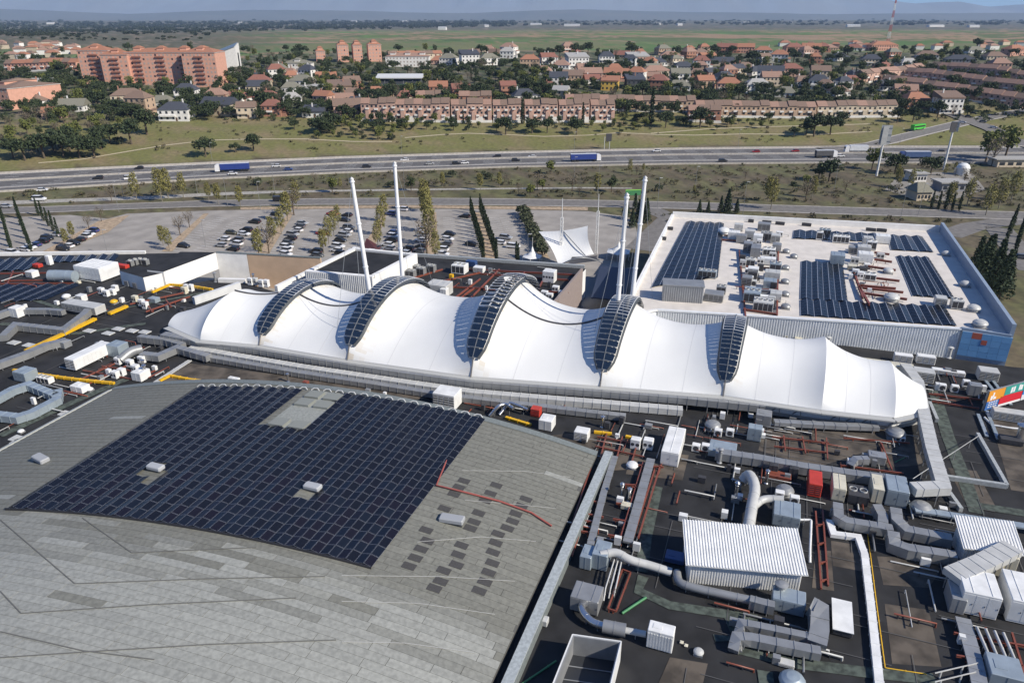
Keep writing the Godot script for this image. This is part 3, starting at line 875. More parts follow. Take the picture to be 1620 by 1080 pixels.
func build_tent() -> void:
	var root := thing("tensile_roof", "long white membrane tent roof with five glazed arches over the mall", "tent roof", U * -40.0 + V * 120.0 + Vector3(0, DK, 0))
	var off := -root.position
	var mem := mat("membrane", Color(0.72, 0.72, 0.70), 0.55, 0.0, noise_tex("membrane_stain", 0.006, 0.965, 1.03, 5, 61), 0.04)
	mem.backlight = Color(0.1, 0.1, 0.1)
	mem.vertex_color_use_as_albedo = true
	for i in ST.size() - 1:
		var nu := 22
		var nv := 72
		var P := []
		for a in nu + 1:
			var r := []
			for b in nv + 1: r.append(tent(i, float(a) / nu, float(b) / nv))
			P.append(r)
		var N := []
		for a in nu + 1:
			var r := []
			for b in nv + 1:
				var du: Vector3 = P[mini(a + 1, nu)][b] - P[maxi(a - 1, 0)][b]
				var dv: Vector3 = P[a][mini(b + 1, nv)] - P[a][maxi(b - 1, 0)]
				r.append(du.cross(dv).normalized())
			N.append(r)
		var mb := MB.new()
		for a in nu:
			for b in nv:
				# rusty run-off below the arch frames, in streaks
				var near := 0.0
				if ST[i][4] and a < 4: near = 1.0 - a / 4.0
				if ST[mini(i + 1, ST.size() - 1)][4] and a > nu - 4: near = maxf(near, (a - nu + 4) / 8.0)
				var grit := clampf(nz.get_noise_2d(b * 23.0 + i * 300.0, a * 9.0) * 2.2 + 0.1, 0.0, 1.0)
				mb.col = Color(1, 1, 1).lerp(Color(0.80, 0.69, 0.54), near * grit * 0.75)
				mb.quadn(P[a][b], P[a + 1][b], P[a + 1][b + 1], P[a][b + 1], N[a][b], N[a + 1][b], N[a + 1][b + 1], N[a][b + 1])
		part("membrane_panel", mb.mesh(), mem, root, off)
		for sm in [0.33, 0.67]:
			var sb := MB.new()
			for b in 36:
				var p0 := tent(i, sm - 0.003, b / 36.0) + Vector3(0, 0.02, 0)
				var p1 := tent(i, sm + 0.003, b / 36.0) + Vector3(0, 0.02, 0)
				var q0 := tent(i, sm - 0.003, (b + 1) / 36.0) + Vector3(0, 0.02, 0)
				var q1 := tent(i, sm + 0.003, (b + 1) / 36.0) + Vector3(0, 0.02, 0)
				sb.quad(p0, p1, q1, q0)
			part("seam", sb.mesh(), mat("membrane_seam", Color(0.62, 0.62, 0.61), 0.6), root, off)
		# the hanging skirt and the gutter beam under the near and far edges
		for e in [0.0, 1.0]:
			var sk := MB.new()
			var drop := 0.3 if i < 6 else 1.7
			for a in 8:
				var p := tent(i, a / 8.0, e)
				var q := tent(i, (a + 1) / 8.0, e)
				var dn := Vector3(0, -drop, 0)
				if e < 0.5: sk.quad(p + dn, q + dn, q, p)
				else: sk.quad(q + dn, p + dn, p, q)
			part("skirt", sk.mesh(), mem, root, off)
		var gb := MB.new()
		gb.duct([tent(i, 0.0, 0.0) - V * 0.62 - Vector3(0, 0.2, 0), tent(i, 0.5, 0.0) - V * 0.62 - Vector3(0, 0.2, 0), tent(i, 1.0, 0.0) - V * 0.62 - Vector3(0, 0.2, 0)], 1.15, 0.22)
		part("edge_gutter", gb.mesh(), mat("gutter_pale", Color(0.42, 0.42, 0.4), 0.5), root, off)
		var nb := int(tent(i, 0.0, 0.0).distance_to(tent(i, 1.0, 0.0)) / 1.6)
		for k in nb:
			var p := tent(i, (k + 0.5) / nb, 0.0) - V * 1.5 - Vector3(0, 0.55, 0)
			part("gutter_bracket", mbox, M["gutter_pale"], root, off + p, Vector3(0.22, 0.5, 1.3), MY)
	# rounded ends closed down to the deck
	for e in [0, ST.size() - 1]:
		var em := MB.new()
		for b in 24:
			var p := tent(mini(e, ST.size() - 2), 0.0 if e == 0 else 1.0, b / 24.0)
			var q := tent(mini(e, ST.size() - 2), 0.0 if e == 0 else 1.0, (b + 1) / 24.0)
			var o := Vector3(0, 10.2, 0)
			if e == 0: em.quad(Vector3(q.x, o.y, q.z), Vector3(p.x, o.y, p.z), p, q)
			else: em.quad(Vector3(p.x, o.y, p.z), Vector3(q.x, o.y, q.z), q, p)
		part("end_wall", em.mesh(), mem, root, off)
	# base wall under the tent
	var bw := MB.new()
	for i in ST.size() - 1:
		for e in [0.0, 1.0]:
			var p := tent(i, 0.0, e) + V * (0.3 if e < 0.5 else -0.3)
			var q := tent(i, 1.0, e) + V * (0.3 if e < 0.5 else -0.3)
			if e < 0.5: bw.quad(Vector3(p.x, DK, p.z), Vector3(q.x, DK, q.z), Vector3(q.x, TB, q.z), Vector3(p.x, TB, p.z))
			else: bw.quad(Vector3(q.x, DK, q.z), Vector3(p.x, DK, p.z), Vector3(p.x, TB, p.z), Vector3(q.x, TB, q.z))
	part("base_wall", bw.mesh(), mat("base_grey", Color(0.42, 0.41, 0.38), 0.8), root, off)
	# glazed arches
	var glass := mat("arch_glass", Color(0.010, 0.017, 0.03), 0.08)
	glass.metallic_specular = 0.8
	var bar := mat("bar_white", Color(0.62, 0.63, 0.64), 0.45)
	mat("bar_grey", Color(0.3, 0.32, 0.34), 0.4)
	var side := mat("arch_side", Color(0.055, 0.062, 0.068), 0.5)
	for i in range(2, 7):
		var arch := part("glazed_arch", null, null, root, off)
		var rows := 30
		var wmax := 2.25 if i in [3, 4, 5] else (2.0 if i == 2 else 1.85)
		var hwf := func(t: float) -> float:
			return wmax * clampf(minf(t, 1.0 - t) / 0.075, 0.02, 1.0) * (0.74 + 0.26 * sin(PI * t))
		var skirt := MB.new()
		var hood := MB.new()
		for k in rows:
			var t0 := 0.035 + 0.93 * k / rows
			var t1 := 0.035 + 0.93 * (k + 1) / rows
			var w0: float = hwf.call(t0)
			var w1: float = hwf.call(t1)
			for sg in [-1.0, 1.0]:      # the sloping dark sides
				var a := arch_pt(i, t0, sg * (w0 + 0.3), -0.12)
				var b := arch_pt(i, t1, sg * (w1 + 0.3), -0.12)
				var c := arch_pt(i, t1, sg * w1, 0.34)
				var d := arch_pt(i, t0, sg * w0, 0.34)
				if sg > 0: skirt.quad(a, b, c, d)
				else: skirt.quad(b, a, d, c)
			for sg in [-1.0, 1.0]:
				var tl: bool = i in [3, 4, 5] and k > 8 and k < 24
				var open := 0.22 if (i == 4 and k > 6 and k < 26) else 0.0
				var lf := 0.37
				var a := arch_pt(i, t0 + 0.002, sg * 0.08, lf + 0.2 + open)
				var b := arch_pt(i, t0 + 0.002, sg * (w0 - 0.07), lf + open)
				var c := arch_pt(i, t1 - 0.002, sg * (w1 - 0.07), lf)
				var d := arch_pt(i, t1 - 0.002, sg * 0.08, lf + 0.2)
				var pm := MB.new()
				if sg > 0: pm.quad(a, b, c, d)
				else: pm.quad(b, a, d, c)
				part("pane", pm.mesh(), glass, arch)
				var vents: bool = k > (6 if i == 4 else 9) and k < 26
				var bm := MB.new()
				bm.duct([a, b], 0.10 if vents else 0.06, 0.08)
				if vents:
					bm.duct([b, c], 0.08, 0.08)
					bm.duct([a, d], 0.07, 0.08)
				part("glazing_bar", bm.mesh(), bar if vents else M["bar_grey"], arch)
			if k == 0 or k == rows - 1:
				pass
		part("side_flashing", skirt.mesh(), side, arch)
		var rm := MB.new()
		var pl := []
		for k in 31: pl.append(arch_pt(i, 0.035 + 0.93 * k / 30.0, 0.0, 0.60))
		rm.duct(pl, 0.12, 0.12)
		part("ridge_bar", rm.mesh(), mat("ridge_grey", Color(0.16, 0.17, 0.18), 0.4), arch)
		# the strap from the arch foot down to the edge
		var fm := MB.new()
		fm.duct([arch_pt(i, 0.05, 0, 0.45), arch_pt(i, 0.0, 0, 0.15), arch_pt(i, 0.0, 0, 0.1) - V * 0.3 - Vector3(0, 0.9, 0)], 0.22, 0.12)
		part("foot_strap", fm.mesh(), mat("strap_grey", Color(0.2, 0.19, 0.18), 0.6), arch)
	# dark cables that run over the saddles
	for c in [[1, 0.55, 2, 0.5], [2, 0.42, 3, 0.40], [4, 0.38, 5, 0.40]]:
		var pl := []
		for k in 25:
			var s := k / 24.0
			pl.append(tent(c[0], s, lerpf(c[1], c[3], s)) + Vector3(0, 0.22 - 0.1 * sin(PI * s), 0))
		var mb := MB.new()
		mb.tube(pl, 0.16, 6)
		part("saddle_cable", mb.mesh(), mat("cable_black", Color(0.05, 0.05, 0.06), 0.6), root, off)
	# raking struts along the skirt of the right end
	for k in 7:
		var s := k / 7.0
		var p := tent(7 if s > 0.35 else 6, fmod(s * 1.5 + 0.3, 1.0), 0.0) - V * 0.12 + Vector3(0, -1.55, 0)
		var mb := MB.new()
		mb.duct([p, p + U * 1.1 + Vector3(0, 1.25, 0)], 0.14, 0.14)
		mb.duct([p + U * 1.1 + Vector3(0, 1.25, 0), p + U * 1.25], 0.1, 0.1)
		part("strut", mb.mesh(), mat("strut_grey", Color(0.22, 0.22, 0.22), 0.5), root, off)
	# masts
	var ms := mat("mast_white", Color(0.78, 0.78, 0.78), 0.4)
	for m in [[587, 478, 17.5, 556, 283, "leaning towards the open roofs, foot in the second glazed arch"], [637, 447, 15.0, 624, 258, "rising behind the second glazed arch"], [975, 508, 17.5, 992, 308, "with its foot in the fourth glazed arch"], [999, 482, 15.0, 1021, 281, "rising behind the fourth glazed arch"]]:
		var b := W(m[0], m[1], m[2])
		# the top stands at the same depth as the foot
		var r := ray(m[3], m[4])
		var k := -b.z / -r.z
		var top := Vector3(r.x * k, CAMY + r.y * k, r.z * k)
		var t := thing("mast", "tall white steel mast " + m[5], "mast", b, 0, "white masts of the tent roof")
		var dir := top - b
		var mb := MB.new()
		mb.tube([-dir * 0.22, Vector3.ZERO, dir * 0.5, dir], 0.52, 14, 0.36)
		part("shaft", mb.mesh(), ms, t)
		mb = MB.new()
		mb.tube([dir * 1.0, dir * 1.0 + dir.normalized() * 0.35], 0.46, 12, 0.1)
		mb.tube([dir * 0.975, dir * 0.985], 0.5, 12)
		part("head", mb.mesh(), ms, t)
		for q in 2:
			var rg := MB.new()
			rg.tube([dir * (0.3 + 0.35 * q), dir * (0.307 + 0.35 * q)], 0.54, 14)
			part("collar", rg.mesh(), ms, t)
		for q in [-1.0, 1.0]:
			var st := MB.new()
			var foot: Vector3 = U * 3.2 * q + (V * 9.0 if b.y < 16 else V * -9.0) + Vector3(0, TB - b.y, 0)
			st.tube([dir * 0.985, foot], 0.035, 5)
			part("stay", st.mesh(), M["bar_grey"], t)

# ---- the supermarket -----------------------------------------------------------------------------------
const BH := 14.0
func pv_field(called: String, label: String, px: Array, h: float, nc: int, nr: int, stripe: bool) -> void:
	var c := flat(px, h)       # far left, far right, near right, near left
	var o := thing(called, label, "solar panels", c[3], 0, "solar arrays on the flat roofs")
	for i in nc:
		var mb := MB.new()
		for j in nr:
			var q := []
			for cc in [[0.03, 0.03], [0.97, 0.03], [0.97, 0.97], [0.03, 0.97]]:
				var a: float = (i + cc[0]) / nc
				var b: float = (j + cc[1]) / nr
				var p: Vector3 = (c[0].lerp(c[1], a)).lerp(c[3].lerp(c[2], a), b)
				p.y = h + (0.55 if ((i % 2 == 0) == (cc[0] > 0.5)) else 0.15)
				q.append(p - o.position)
			mb.quad(q[3], q[2], q[1], q[0])
		part("panel_row", mb.mesh(), M["pv_glass_blue" if i % 2 else "pv_glass"], o)
		var fr := MB.new()
		var a0: Vector3 = c[0].lerp(c[1], float(i) / nc)
		var a1: Vector3 = c[3].lerp(c[2], float(i) / nc)
		var up := Vector3(0, 0.12 if i % 2 == 0 else 0.52, 0)
		fr.duct([a0 - o.position + up, a1 - o.position + up], 0.1, 0.06)
		part("rail", fr.mesh(), M["aluminium"], o)
func build_market() -> void:
	var roofm := mat("white_roof_felt", Color(0.62, 0.575, 0.52), 0.85, 0.0, noise_tex("stain", 0.01, 0.92, 1.06, 4, 15), 0.05)
	var grey := mat("silver_cladding", Color(0.74, 0.76, 0.77), 0.45, 0.0, noise_tex("stain", 0.01, 0.92, 1.06, 4, 15), 0.1)
	var blue := mat("parapet_blue_grey", Color(0.26, 0.32, 0.40), 0.5, 0.0, noise_tex("stain", 0.01, 0.92, 1.06, 4, 15), 0.1)
	var px := [[985, 500], [1040, 491], [1521, 521], [1600, 533], [1488, 366], [1064, 343]]
	var root := volume("supermarket", "supermarket with pale flat roof, solar arrays and silver ribbed walls", px, BH, 0.0, grey, roofm)
	var c := flat(px, BH)
	part("cladding", ribbed(c[1] + Vector3(0, 0, 0.05), c[2] + Vector3(0, 0, 0.05), 0.5, BH + 0.25, 0.5, 0.17), grey, root, -root.position)
	# parapets: far, left, right
	var white := M["white_render"] as Material
	for w in [[5, 4, 1.6, white], [0, 5, 0.9, white], [3, 4, 2.6, blue], [2, 3, 0.5, blue], [1, 2, 0.3, grey], [0, 1, 0.3, white]]:
		var a: Vector3 = c[w[0]]
		var b: Vector3 = c[w[1]]
		var mb := MB.new()
		mb.duct([a + Vector3(0, w[2] * 0.5 + 0.01, 0), b + Vector3(0, w[2] * 0.5 + 0.01, 0)], 0.7, w[2])
		part("parapet", mb.mesh(), w[3], root, -root.position)
	# the blue sign box at the near corner with two red squares
	var sb := thing("corner_sign_wall", "sky blue panelled corner wall with two red squares", "wall", Vector3(c[2].x, DK, c[2].z))
	var s0 := W(1524, 523, BH)
	var s1 := W(1603, 534, BH)
	var sd := (s1 - s0)
	sd.y = 0
	var sl := sd.length()
	sd = sd.normalized()
	var sn := Vector3(-sd.z, 0, sd.x)
	var bas := Basis(sd, Vector3.UP, sn)
	var sky_b := [mat("sign_blue_a", Color(0.15, 0.34, 0.58), 0.45), mat("sign_blue_b", Color(0.165, 0.36, 0.60), 0.45), mat("sign_blue_c", Color(0.14, 0.32, 0.55), 0.45)]
	var red := mat("sign_red", Color(0.42, 0.10, 0.06), 0.5)
	var hh := (BH - DK) / 4.0
	for r in 4:
		for k in 5:
			var mb := MB.new()
			var ctr := s0 + sd * sl * (k + 0.5) / 5.0 + sn * 0.25
			ctr.y = DK + hh * (r + 0.5)
			mb.box(ctr - sb.position, Vector3(sl / 5.0 - 0.03, hh - 0.03, 0.12), bas)
			part("panel", mb.mesh(), red if (r == 3 and k == 1) else sky_b[(r * 2 + k) % 3], sb)
	var rm := MB.new()
	var rc := s0 + sd * sl * 0.47 + sn * 0.34
	rc.y = DK + hh * 2.6
	rm.box(rc - sb.position, Vector3(0.95, 0.95, 0.06), bas)
	part("red_square", rm.mesh(), red, sb)
	var wm := MB.new()
	var wc := s0 + sd * sl * 0.5
	wc.y = BH * 0.5
	wm.box(wc - sb.position, Vector3(sl + 0.1, BH, 0.3), bas)
	part("backing_wall", wm.mesh(), blue, sb)
	# solar arrays
	pv_field("roof_solar_array", "solar array beside the white left parapet of the pale roof", [[1086, 351], [1146, 354], [1136, 440], [1030, 456]], BH, 8, 16, false)
	pv_field("roof_solar_array", "tall solar array in the middle of the pale roof", [[1268, 414], [1334, 418], [1342, 479], [1266, 474]], BH, 8, 12, true)
	pv_field("roof_solar_array", "wide solar array along the silver wall edge of the pale roof", [[1266, 475], [1496, 486], [1515, 517], [1267, 500]], BH, 22, 6, true)
	pv_field("roof_solar_array", "slanting solar array beside the blue parapet", [[1418, 406], [1470, 408], [1512, 474], [1444, 469]], BH, 8, 12, true)
	pv_field("roof_solar_array", "small solar array near the far corner of the pale roof", [[1404, 373], [1460, 375], [1478, 400], [1410, 396]], BH, 6, 8, true)
	pv_field("roof_solar_array", "narrow solar array along the far parapet", [[1256, 365], [1392, 371], [1396, 384], [1254, 378]], BH, 14, 4, true)
	for a in [["solar_rack", "bluish solar array on the dark deck above the car park", [[-10, 412], [68, 408], [46, 428], [-40, 432]], 9], ["solar_rack", "second bluish solar array above the car park beside the white box", [[82, 407], [190, 403], [180, 414], [76, 416]], 12], ["solar_rack", "flat bluish solar array on the dark deck below the red rails", [[-20, 452], [130, 450], [70, 476], [-90, 482]], 14]]:
		pv_field(a[0], a[1], a[2], DK, a[3], 6, true)
# ---- trees ---------------------------------------------------------------------------------------------
var proto := {}
func leaf_cloud(mb: MB, o: Vector3, r: Vector3, n: int, size: float, c0: Color, c1: Color, hollow := 0.45) -> void:
	for i in n:
		var d := Vector3(rng.randfn(), rng.randfn(), rng.randfn()).normalized()
		var k := lerpf(hollow, 1.0, pow(rng.randf(), 0.6))
		var p := o + Vector3(d.x * r.x, d.y * r.y, d.z * r.z) * k
		var a := Vector3(rng.randfn(), rng.randfn(), rng.randfn()).normalized()
		var b := a.cross(Vector3(rng.randfn(), rng.randfn(), rng.randfn())).normalized()
		var s := size * rnd(0.6, 1.3)
		mb.col = c0.lerp(c1, rng.randf())
		mb.quad(p - a * s - b * s * 0.6, p + a * s * 0.3 - b * s, p + a * s + b * s * 0.7, p - a * s * 0.4 + b * s)
func tree_proto(kind: String, variant: int) -> Node3D:
	var key := kind + str(variant)
	if proto.has(key): return proto[key]
	var root := Node3D.new()
	root.set_meta("category", "tree")
	var tr := MB.new()
	var cr := MB.new()
	var bark := mat("bark_" + kind, Color(0.11, 0.085, 0.06) if kind != "poplar" else Color(0.2, 0.18, 0.14), 0.95)
	var h := 8.0
	match kind:
		"pine":      # stone pine: broad dark crown on a short trunk
			tr.tube([Vector3(0, -0.4, 0), Vector3(0.15, 2, 0.1), Vector3(0.2, 4.5, 0)], 0.3, 6, 0.2)
			for k in 5:
				var a := TAU * k / 5.0 + variant
				tr.tube([Vector3(0.2, 2.8, 0), Vector3(cos(a) * 2.0, 5.0, sin(a) * 2.0)], 0.13, 5, 0.05)
			for k in 11:
				var a := k * 2.4 + variant
				var q := rnd(0.4, 3.0)
				leaf_cloud(cr, Vector3(cos(a) * q, 4.9 + rnd(-0.6, 1.1) - q * 0.25, sin(a) * q), Vector3(1.6, 1.15, 1.6), 84, 0.27, Color(0.022, 0.036, 0.014), Color(0.055, 0.075, 0.028))
		"broad":     # broadleaf in fresh leaf
			tr.tube([Vector3(0, -0.4, 0), Vector3(0.1, 1.6, 0), Vector3(0, 3.6, 0.1)], 0.24, 6, 0.14)
			for k in 5:
				var a := TAU * k / 5.0
				tr.tube([Vector3(0, 2.2, 0), Vector3(cos(a) * 1.6, 4.4, sin(a) * 1.6)], 0.1, 5, 0.04)
			for k in 12:
				var a := k * 2.4 + variant
				var q := rnd(0.2, 2.0)
				leaf_cloud(cr, Vector3(cos(a) * q, 4.3 + rnd(-1.2, 1.9), sin(a) * q), Vector3(1.2, 1.05, 1.2), 55, 0.26, Color(0.085, 0.105, 0.022) if variant != 1 else Color(0.03, 0.045, 0.017), Color(0.18, 0.19, 0.05) if variant != 1 else Color(0.075, 0.095, 0.035))
		"poplar":    # tall, thin, opening buds: yellowish and see-through
			tr.tube([Vector3(0, -0.4, 0), Vector3(0.05, 4, 0), Vector3(0, 10.5, 0)], 0.2, 6, 0.05)
			for k in 22:
				var a := k * 2.4
				var y := 2.2 + k * 0.34
				var l := 2.1 * (1.0 - absf(y - 5.0) / 8.0)
				tr.tube([Vector3(0, y, 0), Vector3(cos(a) * l * 0.7, y + 1.0, sin(a) * l * 0.7), Vector3(cos(a) * l, y + 2.0, sin(a) * l)], 0.045, 3, 0.015)
				leaf_cloud(cr, Vector3(cos(a) * l * 0.75, y + 1.2, sin(a) * l * 0.75), Vector3(0.85, 1.1, 0.85), 64 if variant == 0 else 44, 0.18, Color(0.15, 0.135, 0.04), Color(0.26, 0.24, 0.075), 0.1)
		"cypress":
			tr.tube([Vector3(0, -0.4, 0), Vector3(0, 1.5, 0)], 0.14, 5, 0.1)
			for k in 14:
				var y := 0.5 + k * 0.5
				leaf_cloud(cr, Vector3(rnd(-0.08, 0.08), y, rnd(-0.08, 0.08)), Vector3(1, 1.4, 1) * (0.62 * (1.0 - pow(y / 7.9, 2.2))), 40, 0.17, Color(0.014, 0.028, 0.012), Color(0.035, 0.05, 0.02))
		"conifer":
			tr.tube([Vector3(0, -0.4, 0), Vector3(0, 4, 0), Vector3(0, 9.0, 0)], 0.22, 6, 0.05)
			for k in 15:
				var y := 0.9 + k * 0.55
				var w := 2.5 * (1.0 - y / 9.6)
				for q in 5:
					var a := q * TAU / 5.0 + k * 0.9
					leaf_cloud(cr, Vector3(cos(a) * w * 0.55, y - w * 0.08, sin(a) * w * 0.55), Vector3(w * 0.5, 0.38, w * 0.5), 16, 0.22, Color(0.02, 0.036, 0.017), Color(0.05, 0.07, 0.032))
		"bare":
			tr.tube([Vector3(0, -0.4, 0), Vector3(0.1, 2, 0), Vector3(0, 4, 0.2)], 0.18, 5, 0.1)
			for k in 16:
				var a := k * 2.4
				var y := 1.6 + k * 0.17
				tr.tube([Vector3(0, y, 0), Vector3(cos(a) * 1.1, y + 1.3, sin(a) * 1.1), Vector3(cos(a) * 1.8, y + 2.7, sin(a) * 1.8)], 0.07, 3, 0.02)
				leaf_cloud(cr, Vector3(cos(a) * 1.4, y + 2.0, sin(a) * 1.4), Vector3(0.9, 0.9, 0.9), 14, 0.13, Color(0.14, 0.115, 0.085), Color(0.21, 0.175, 0.125), 0.1)
		"olive":     # low grey-green bush
			tr.tube([Vector3(0, -0.3, 0), Vector3(0, 0.9, 0)], 0.14, 5, 0.1)
			for k in 7:
				var a := k * 2.4
				leaf_cloud(cr, Vector3(cos(a) * 0.8, 1.2 + rnd(-0.3, 0.5), sin(a) * 0.8), Vector3(0.8, 0.7, 0.8), 40, 0.18, Color(0.03, 0.042, 0.018), Color(0.075, 0.085, 0.045))
	var t := MeshInstance3D.new()
	t.name = "trunk"
	t.mesh = tr.mesh()
	t.material_override = bark
	root.add_child(t)
	var c := MeshInstance3D.new()
	c.name = "crown"
	c.mesh = cr.mesh()
	var lm := mat("leaves", Color(1, 1, 1), 0.85, 0.0, null, 1.0, true)
	lm.backlight = Color(0.35, 0.35, 0.3)
	c.material_override = lm
	root.add_child(c)
	proto[key] = root
	return root
const KNAME := {"pine": "pine_tree", "broad": "broadleaf_tree", "poplar": "poplar_tree", "cypress": "cypress_tree", "conifer": "conifer_tree", "bare": "bare_tree", "olive": "bush"}
func tree(kind: String, at: Vector3, h: float, label: String, group: String) -> void:
	var full: float = {"pine": 6.8, "broad": 6.8, "poplar": 11.0, "cypress": 7.9, "conifer": 9.3, "bare": 6.8, "olive": 2.2}[kind]
	var pr := tree_proto(kind, rng.randi() % (3 if kind in ["broad", "pine"] else 2))
	copy(pr, KNAME[kind], at, rnd(0, TAU), h / full, label, group).set_meta("category", "bush" if kind == "olive" else "tree")
# ---- houses --------------------------------------------------------------------------------------------
var mbox: ArrayMesh
var mgable: ArrayMesh
var mhip: ArrayMesh
var mshed: ArrayMesh
func unit_meshes() -> void:
	var b := MB.new()
	b.box(Vector3(0, 0.5, 0), Vector3.ONE)
	mbox = b.mesh()
	b = MB.new()      # ridge along x
	var p := [Vector3(-0.5, 0, 0.5), Vector3(0.5, 0, 0.5), Vector3(0.5, 0, -0.5), Vector3(-0.5, 0, -0.5), Vector3(-0.5, 1, 0), Vector3(0.5, 1, 0)]
	b.quad(p[0], p[1], p[5], p[4]); b.quad(p[2], p[3], p[4], p[5]); b.tri(p[1], p[2], p[5]); b.tri(p[3], p[0], p[4]); b.quad(p[3], p[2], p[1], p[0])
	mgable = b.mesh()
	b = MB.new()
	p[4] = Vector3(-0.2, 1, 0)
	p[5] = Vector3(0.2, 1, 0)
	b.quad(p[0], p[1], p[5], p[4]); b.quad(p[2], p[3], p[4], p[5]); b.tri(p[1], p[2], p[5]); b.tri(p[3], p[0], p[4]); b.quad(p[3], p[2], p[1], p[0])
	mhip = b.mesh()
	b = MB.new()      # slopes down towards +z
	b.hexa([Vector3(-0.5, 0, 0.5), Vector3(0.5, 0, 0.5), Vector3(0.5, 0, -0.5), Vector3(-0.5, 0, -0.5), Vector3(-0.5, 0.25, 0.5), Vector3(0.5, 0.25, 0.5), Vector3(0.5, 1, -0.5), Vector3(-0.5, 1, -0.5)])
	mshed = b.mesh()
const WALLS := {"white": Color(0.72, 0.70, 0.66), "cream": Color(0.56, 0.47, 0.35), "brick": Color(0.36, 0.185, 0.125), "tan": Color(0.46, 0.33, 0.23), "pink": Color(0.50, 0.325, 0.255), "grey": Color(0.27, 0.27, 0.28), "yellow": Color(0.68, 0.44, 0.09), "salmon": Color(0.60, 0.325, 0.235), "dark": Color(0.06, 0.065, 0.075), "blue": Color(0.3, 0.42, 0.55), "green": Color(0.05, 0.13, 0.10)}
const ROOFS := {"orange": Color(0.34, 0.155, 0.092), "red": Color(0.24, 0.105, 0.075), "brown": Color(0.20, 0.135, 0.10), "slate": Color(0.055, 0.06, 0.075), "olive": Color(0.2, 0.19, 0.145), "pale": Color(0.36, 0.35, 0.33), "terracotta": Color(0.31, 0.19, 0.14)}
const RWORD := {"orange": "orange tiled", "red": "red tiled", "brown": "brown tiled", "slate": "dark slate", "olive": "grey-brown", "pale": "pale grey", "terracotta": "faded terracotta"}
func wallm(c: String) -> Material:
	return mat("wall_" + c, WALLS[c], 0.85, 0.0, noise_tex("stain", 0.01, 0.92, 1.06, 4, 15), 0.08)
func roofm(c: String) -> Material:
	return mat("roof_" + c, ROOFS[c], 0.85, 0.0, noise_tex("rooftile", 0.03, 0.7, 1.3, 4, 17), 0.12)
func windows(o: Node3D, w: float, h: float, d: float, storeys: int, front: int, sides: int, wm: Material, base := 0.0) -> void:
	var fh := h / storeys
	for s in storeys:
		for k in front:
			part("window", mbox, wm, o, Vector3(w * ((k + 0.5) / front - 0.5), base + fh * (s + 0.32), d * 0.5 + 0.01), Vector3(minf(1.3, w / front * 0.5), fh * 0.45, 0.1))
		for k in sides:
			for sg in [-1.0, 1.0]:
				part("window", mbox, wm, o, Vector3(sg * (w * 0.5 + 0.01), base + fh * (s + 0.32), d * ((k + 0.5) / sides - 0.5)), Vector3(0.1, fh * 0.45, 1.1))
func house(px: float, py: float, wpx: float, st: int, rk: String, wc: String, rc: String, turn := 0.0, extra := "") -> Node3D:
	var p := G(px, py)
	var w := wpx * dist(p) / FX
	return house_at(p, w, st, rk, wc, rc, turn, extra)
var pane_dark: Material
func house_at(p: Vector3, w: float, st: int, rk: String, wc: String, rc: String, turn: float, extra := "", dr := 0.8) -> Node3D:
	var d := clampf(w * 1.1 * dr, 6.5, 13.0)
	w *= 1.1
	var h := st * 3.3
	var word := ["", "single storey", "two storey", "three storey", "four storey"][st] as String
	var label := "%s %s house with %s %s roof%s" % [wc, word, RWORD[rc], {"g": "gable", "h": "hipped", "s": "sloping"}[rk], (" " + extra) if extra else " on the hillside"]
	var o := thing("house", label, "house", p + Vector3(0, -0.4, 0) + Vector3(0, 0, -d * 0.4), turn, "houses of the hillside suburb")
	part("wall", mbox, wallm(wc), o, Vector3(0, -1.5, 0), Vector3(w, h + 1.9, d))
	var rh := clampf(minf(w, d) * 0.36, 1.8, 4.2)
	var m := mgable if rk == "g" else (mhip if rk == "h" else mshed)
	var rf := part("roof", m, roofm(rc), o, Vector3(0, h + 0.4, 0), Vector3(w + 0.9, rh, d + 0.9))
	var front := maxi(2, int(w / 3.0))
	windows(o, w, h, d, st, front, 2, pane_dark, 0.4)
	part("door", mbox, mat("door_brown", Color(0.12, 0.07, 0.04), 0.6), o, Vector3(w * 0.1, 0.4, d * 0.5 + 0.02), Vector3(1.1, 2.1, 0.12))
	part("chimney", mbox, wallm("brick" if wc != "white" else "white"), o, Vector3(w * rnd(-0.3, 0.3), h + rh * 0.4, -d * 0.15), Vector3(0.7, rh * 0.9 + 0.5, 0.7))
	if st > 1 and rng.randf() < 0.6:
		part("balcony", mbox, wallm("white" if rng.randf() < 0.6 else wc), o, Vector3(-w * 0.18, 0.4 + 2.7, d * 0.5 + 0.55), Vector3(w * 0.5, 0.95, 1.1))
	if rng.randf() < 0.45:
		part("porch", mbox, wallm(wc), o, Vector3(w * 0.5 + 1.4, -1.5, 0.5), Vector3(2.8, 4.4, d * 0.6))
		part("porch_roof", mshed, roofm(rc), o, Vector3(w * 0.5 + 1.4, 2.9, 0.5), Vector3(3.3, 0.8, d * 0.6 + 0.5))
	return o
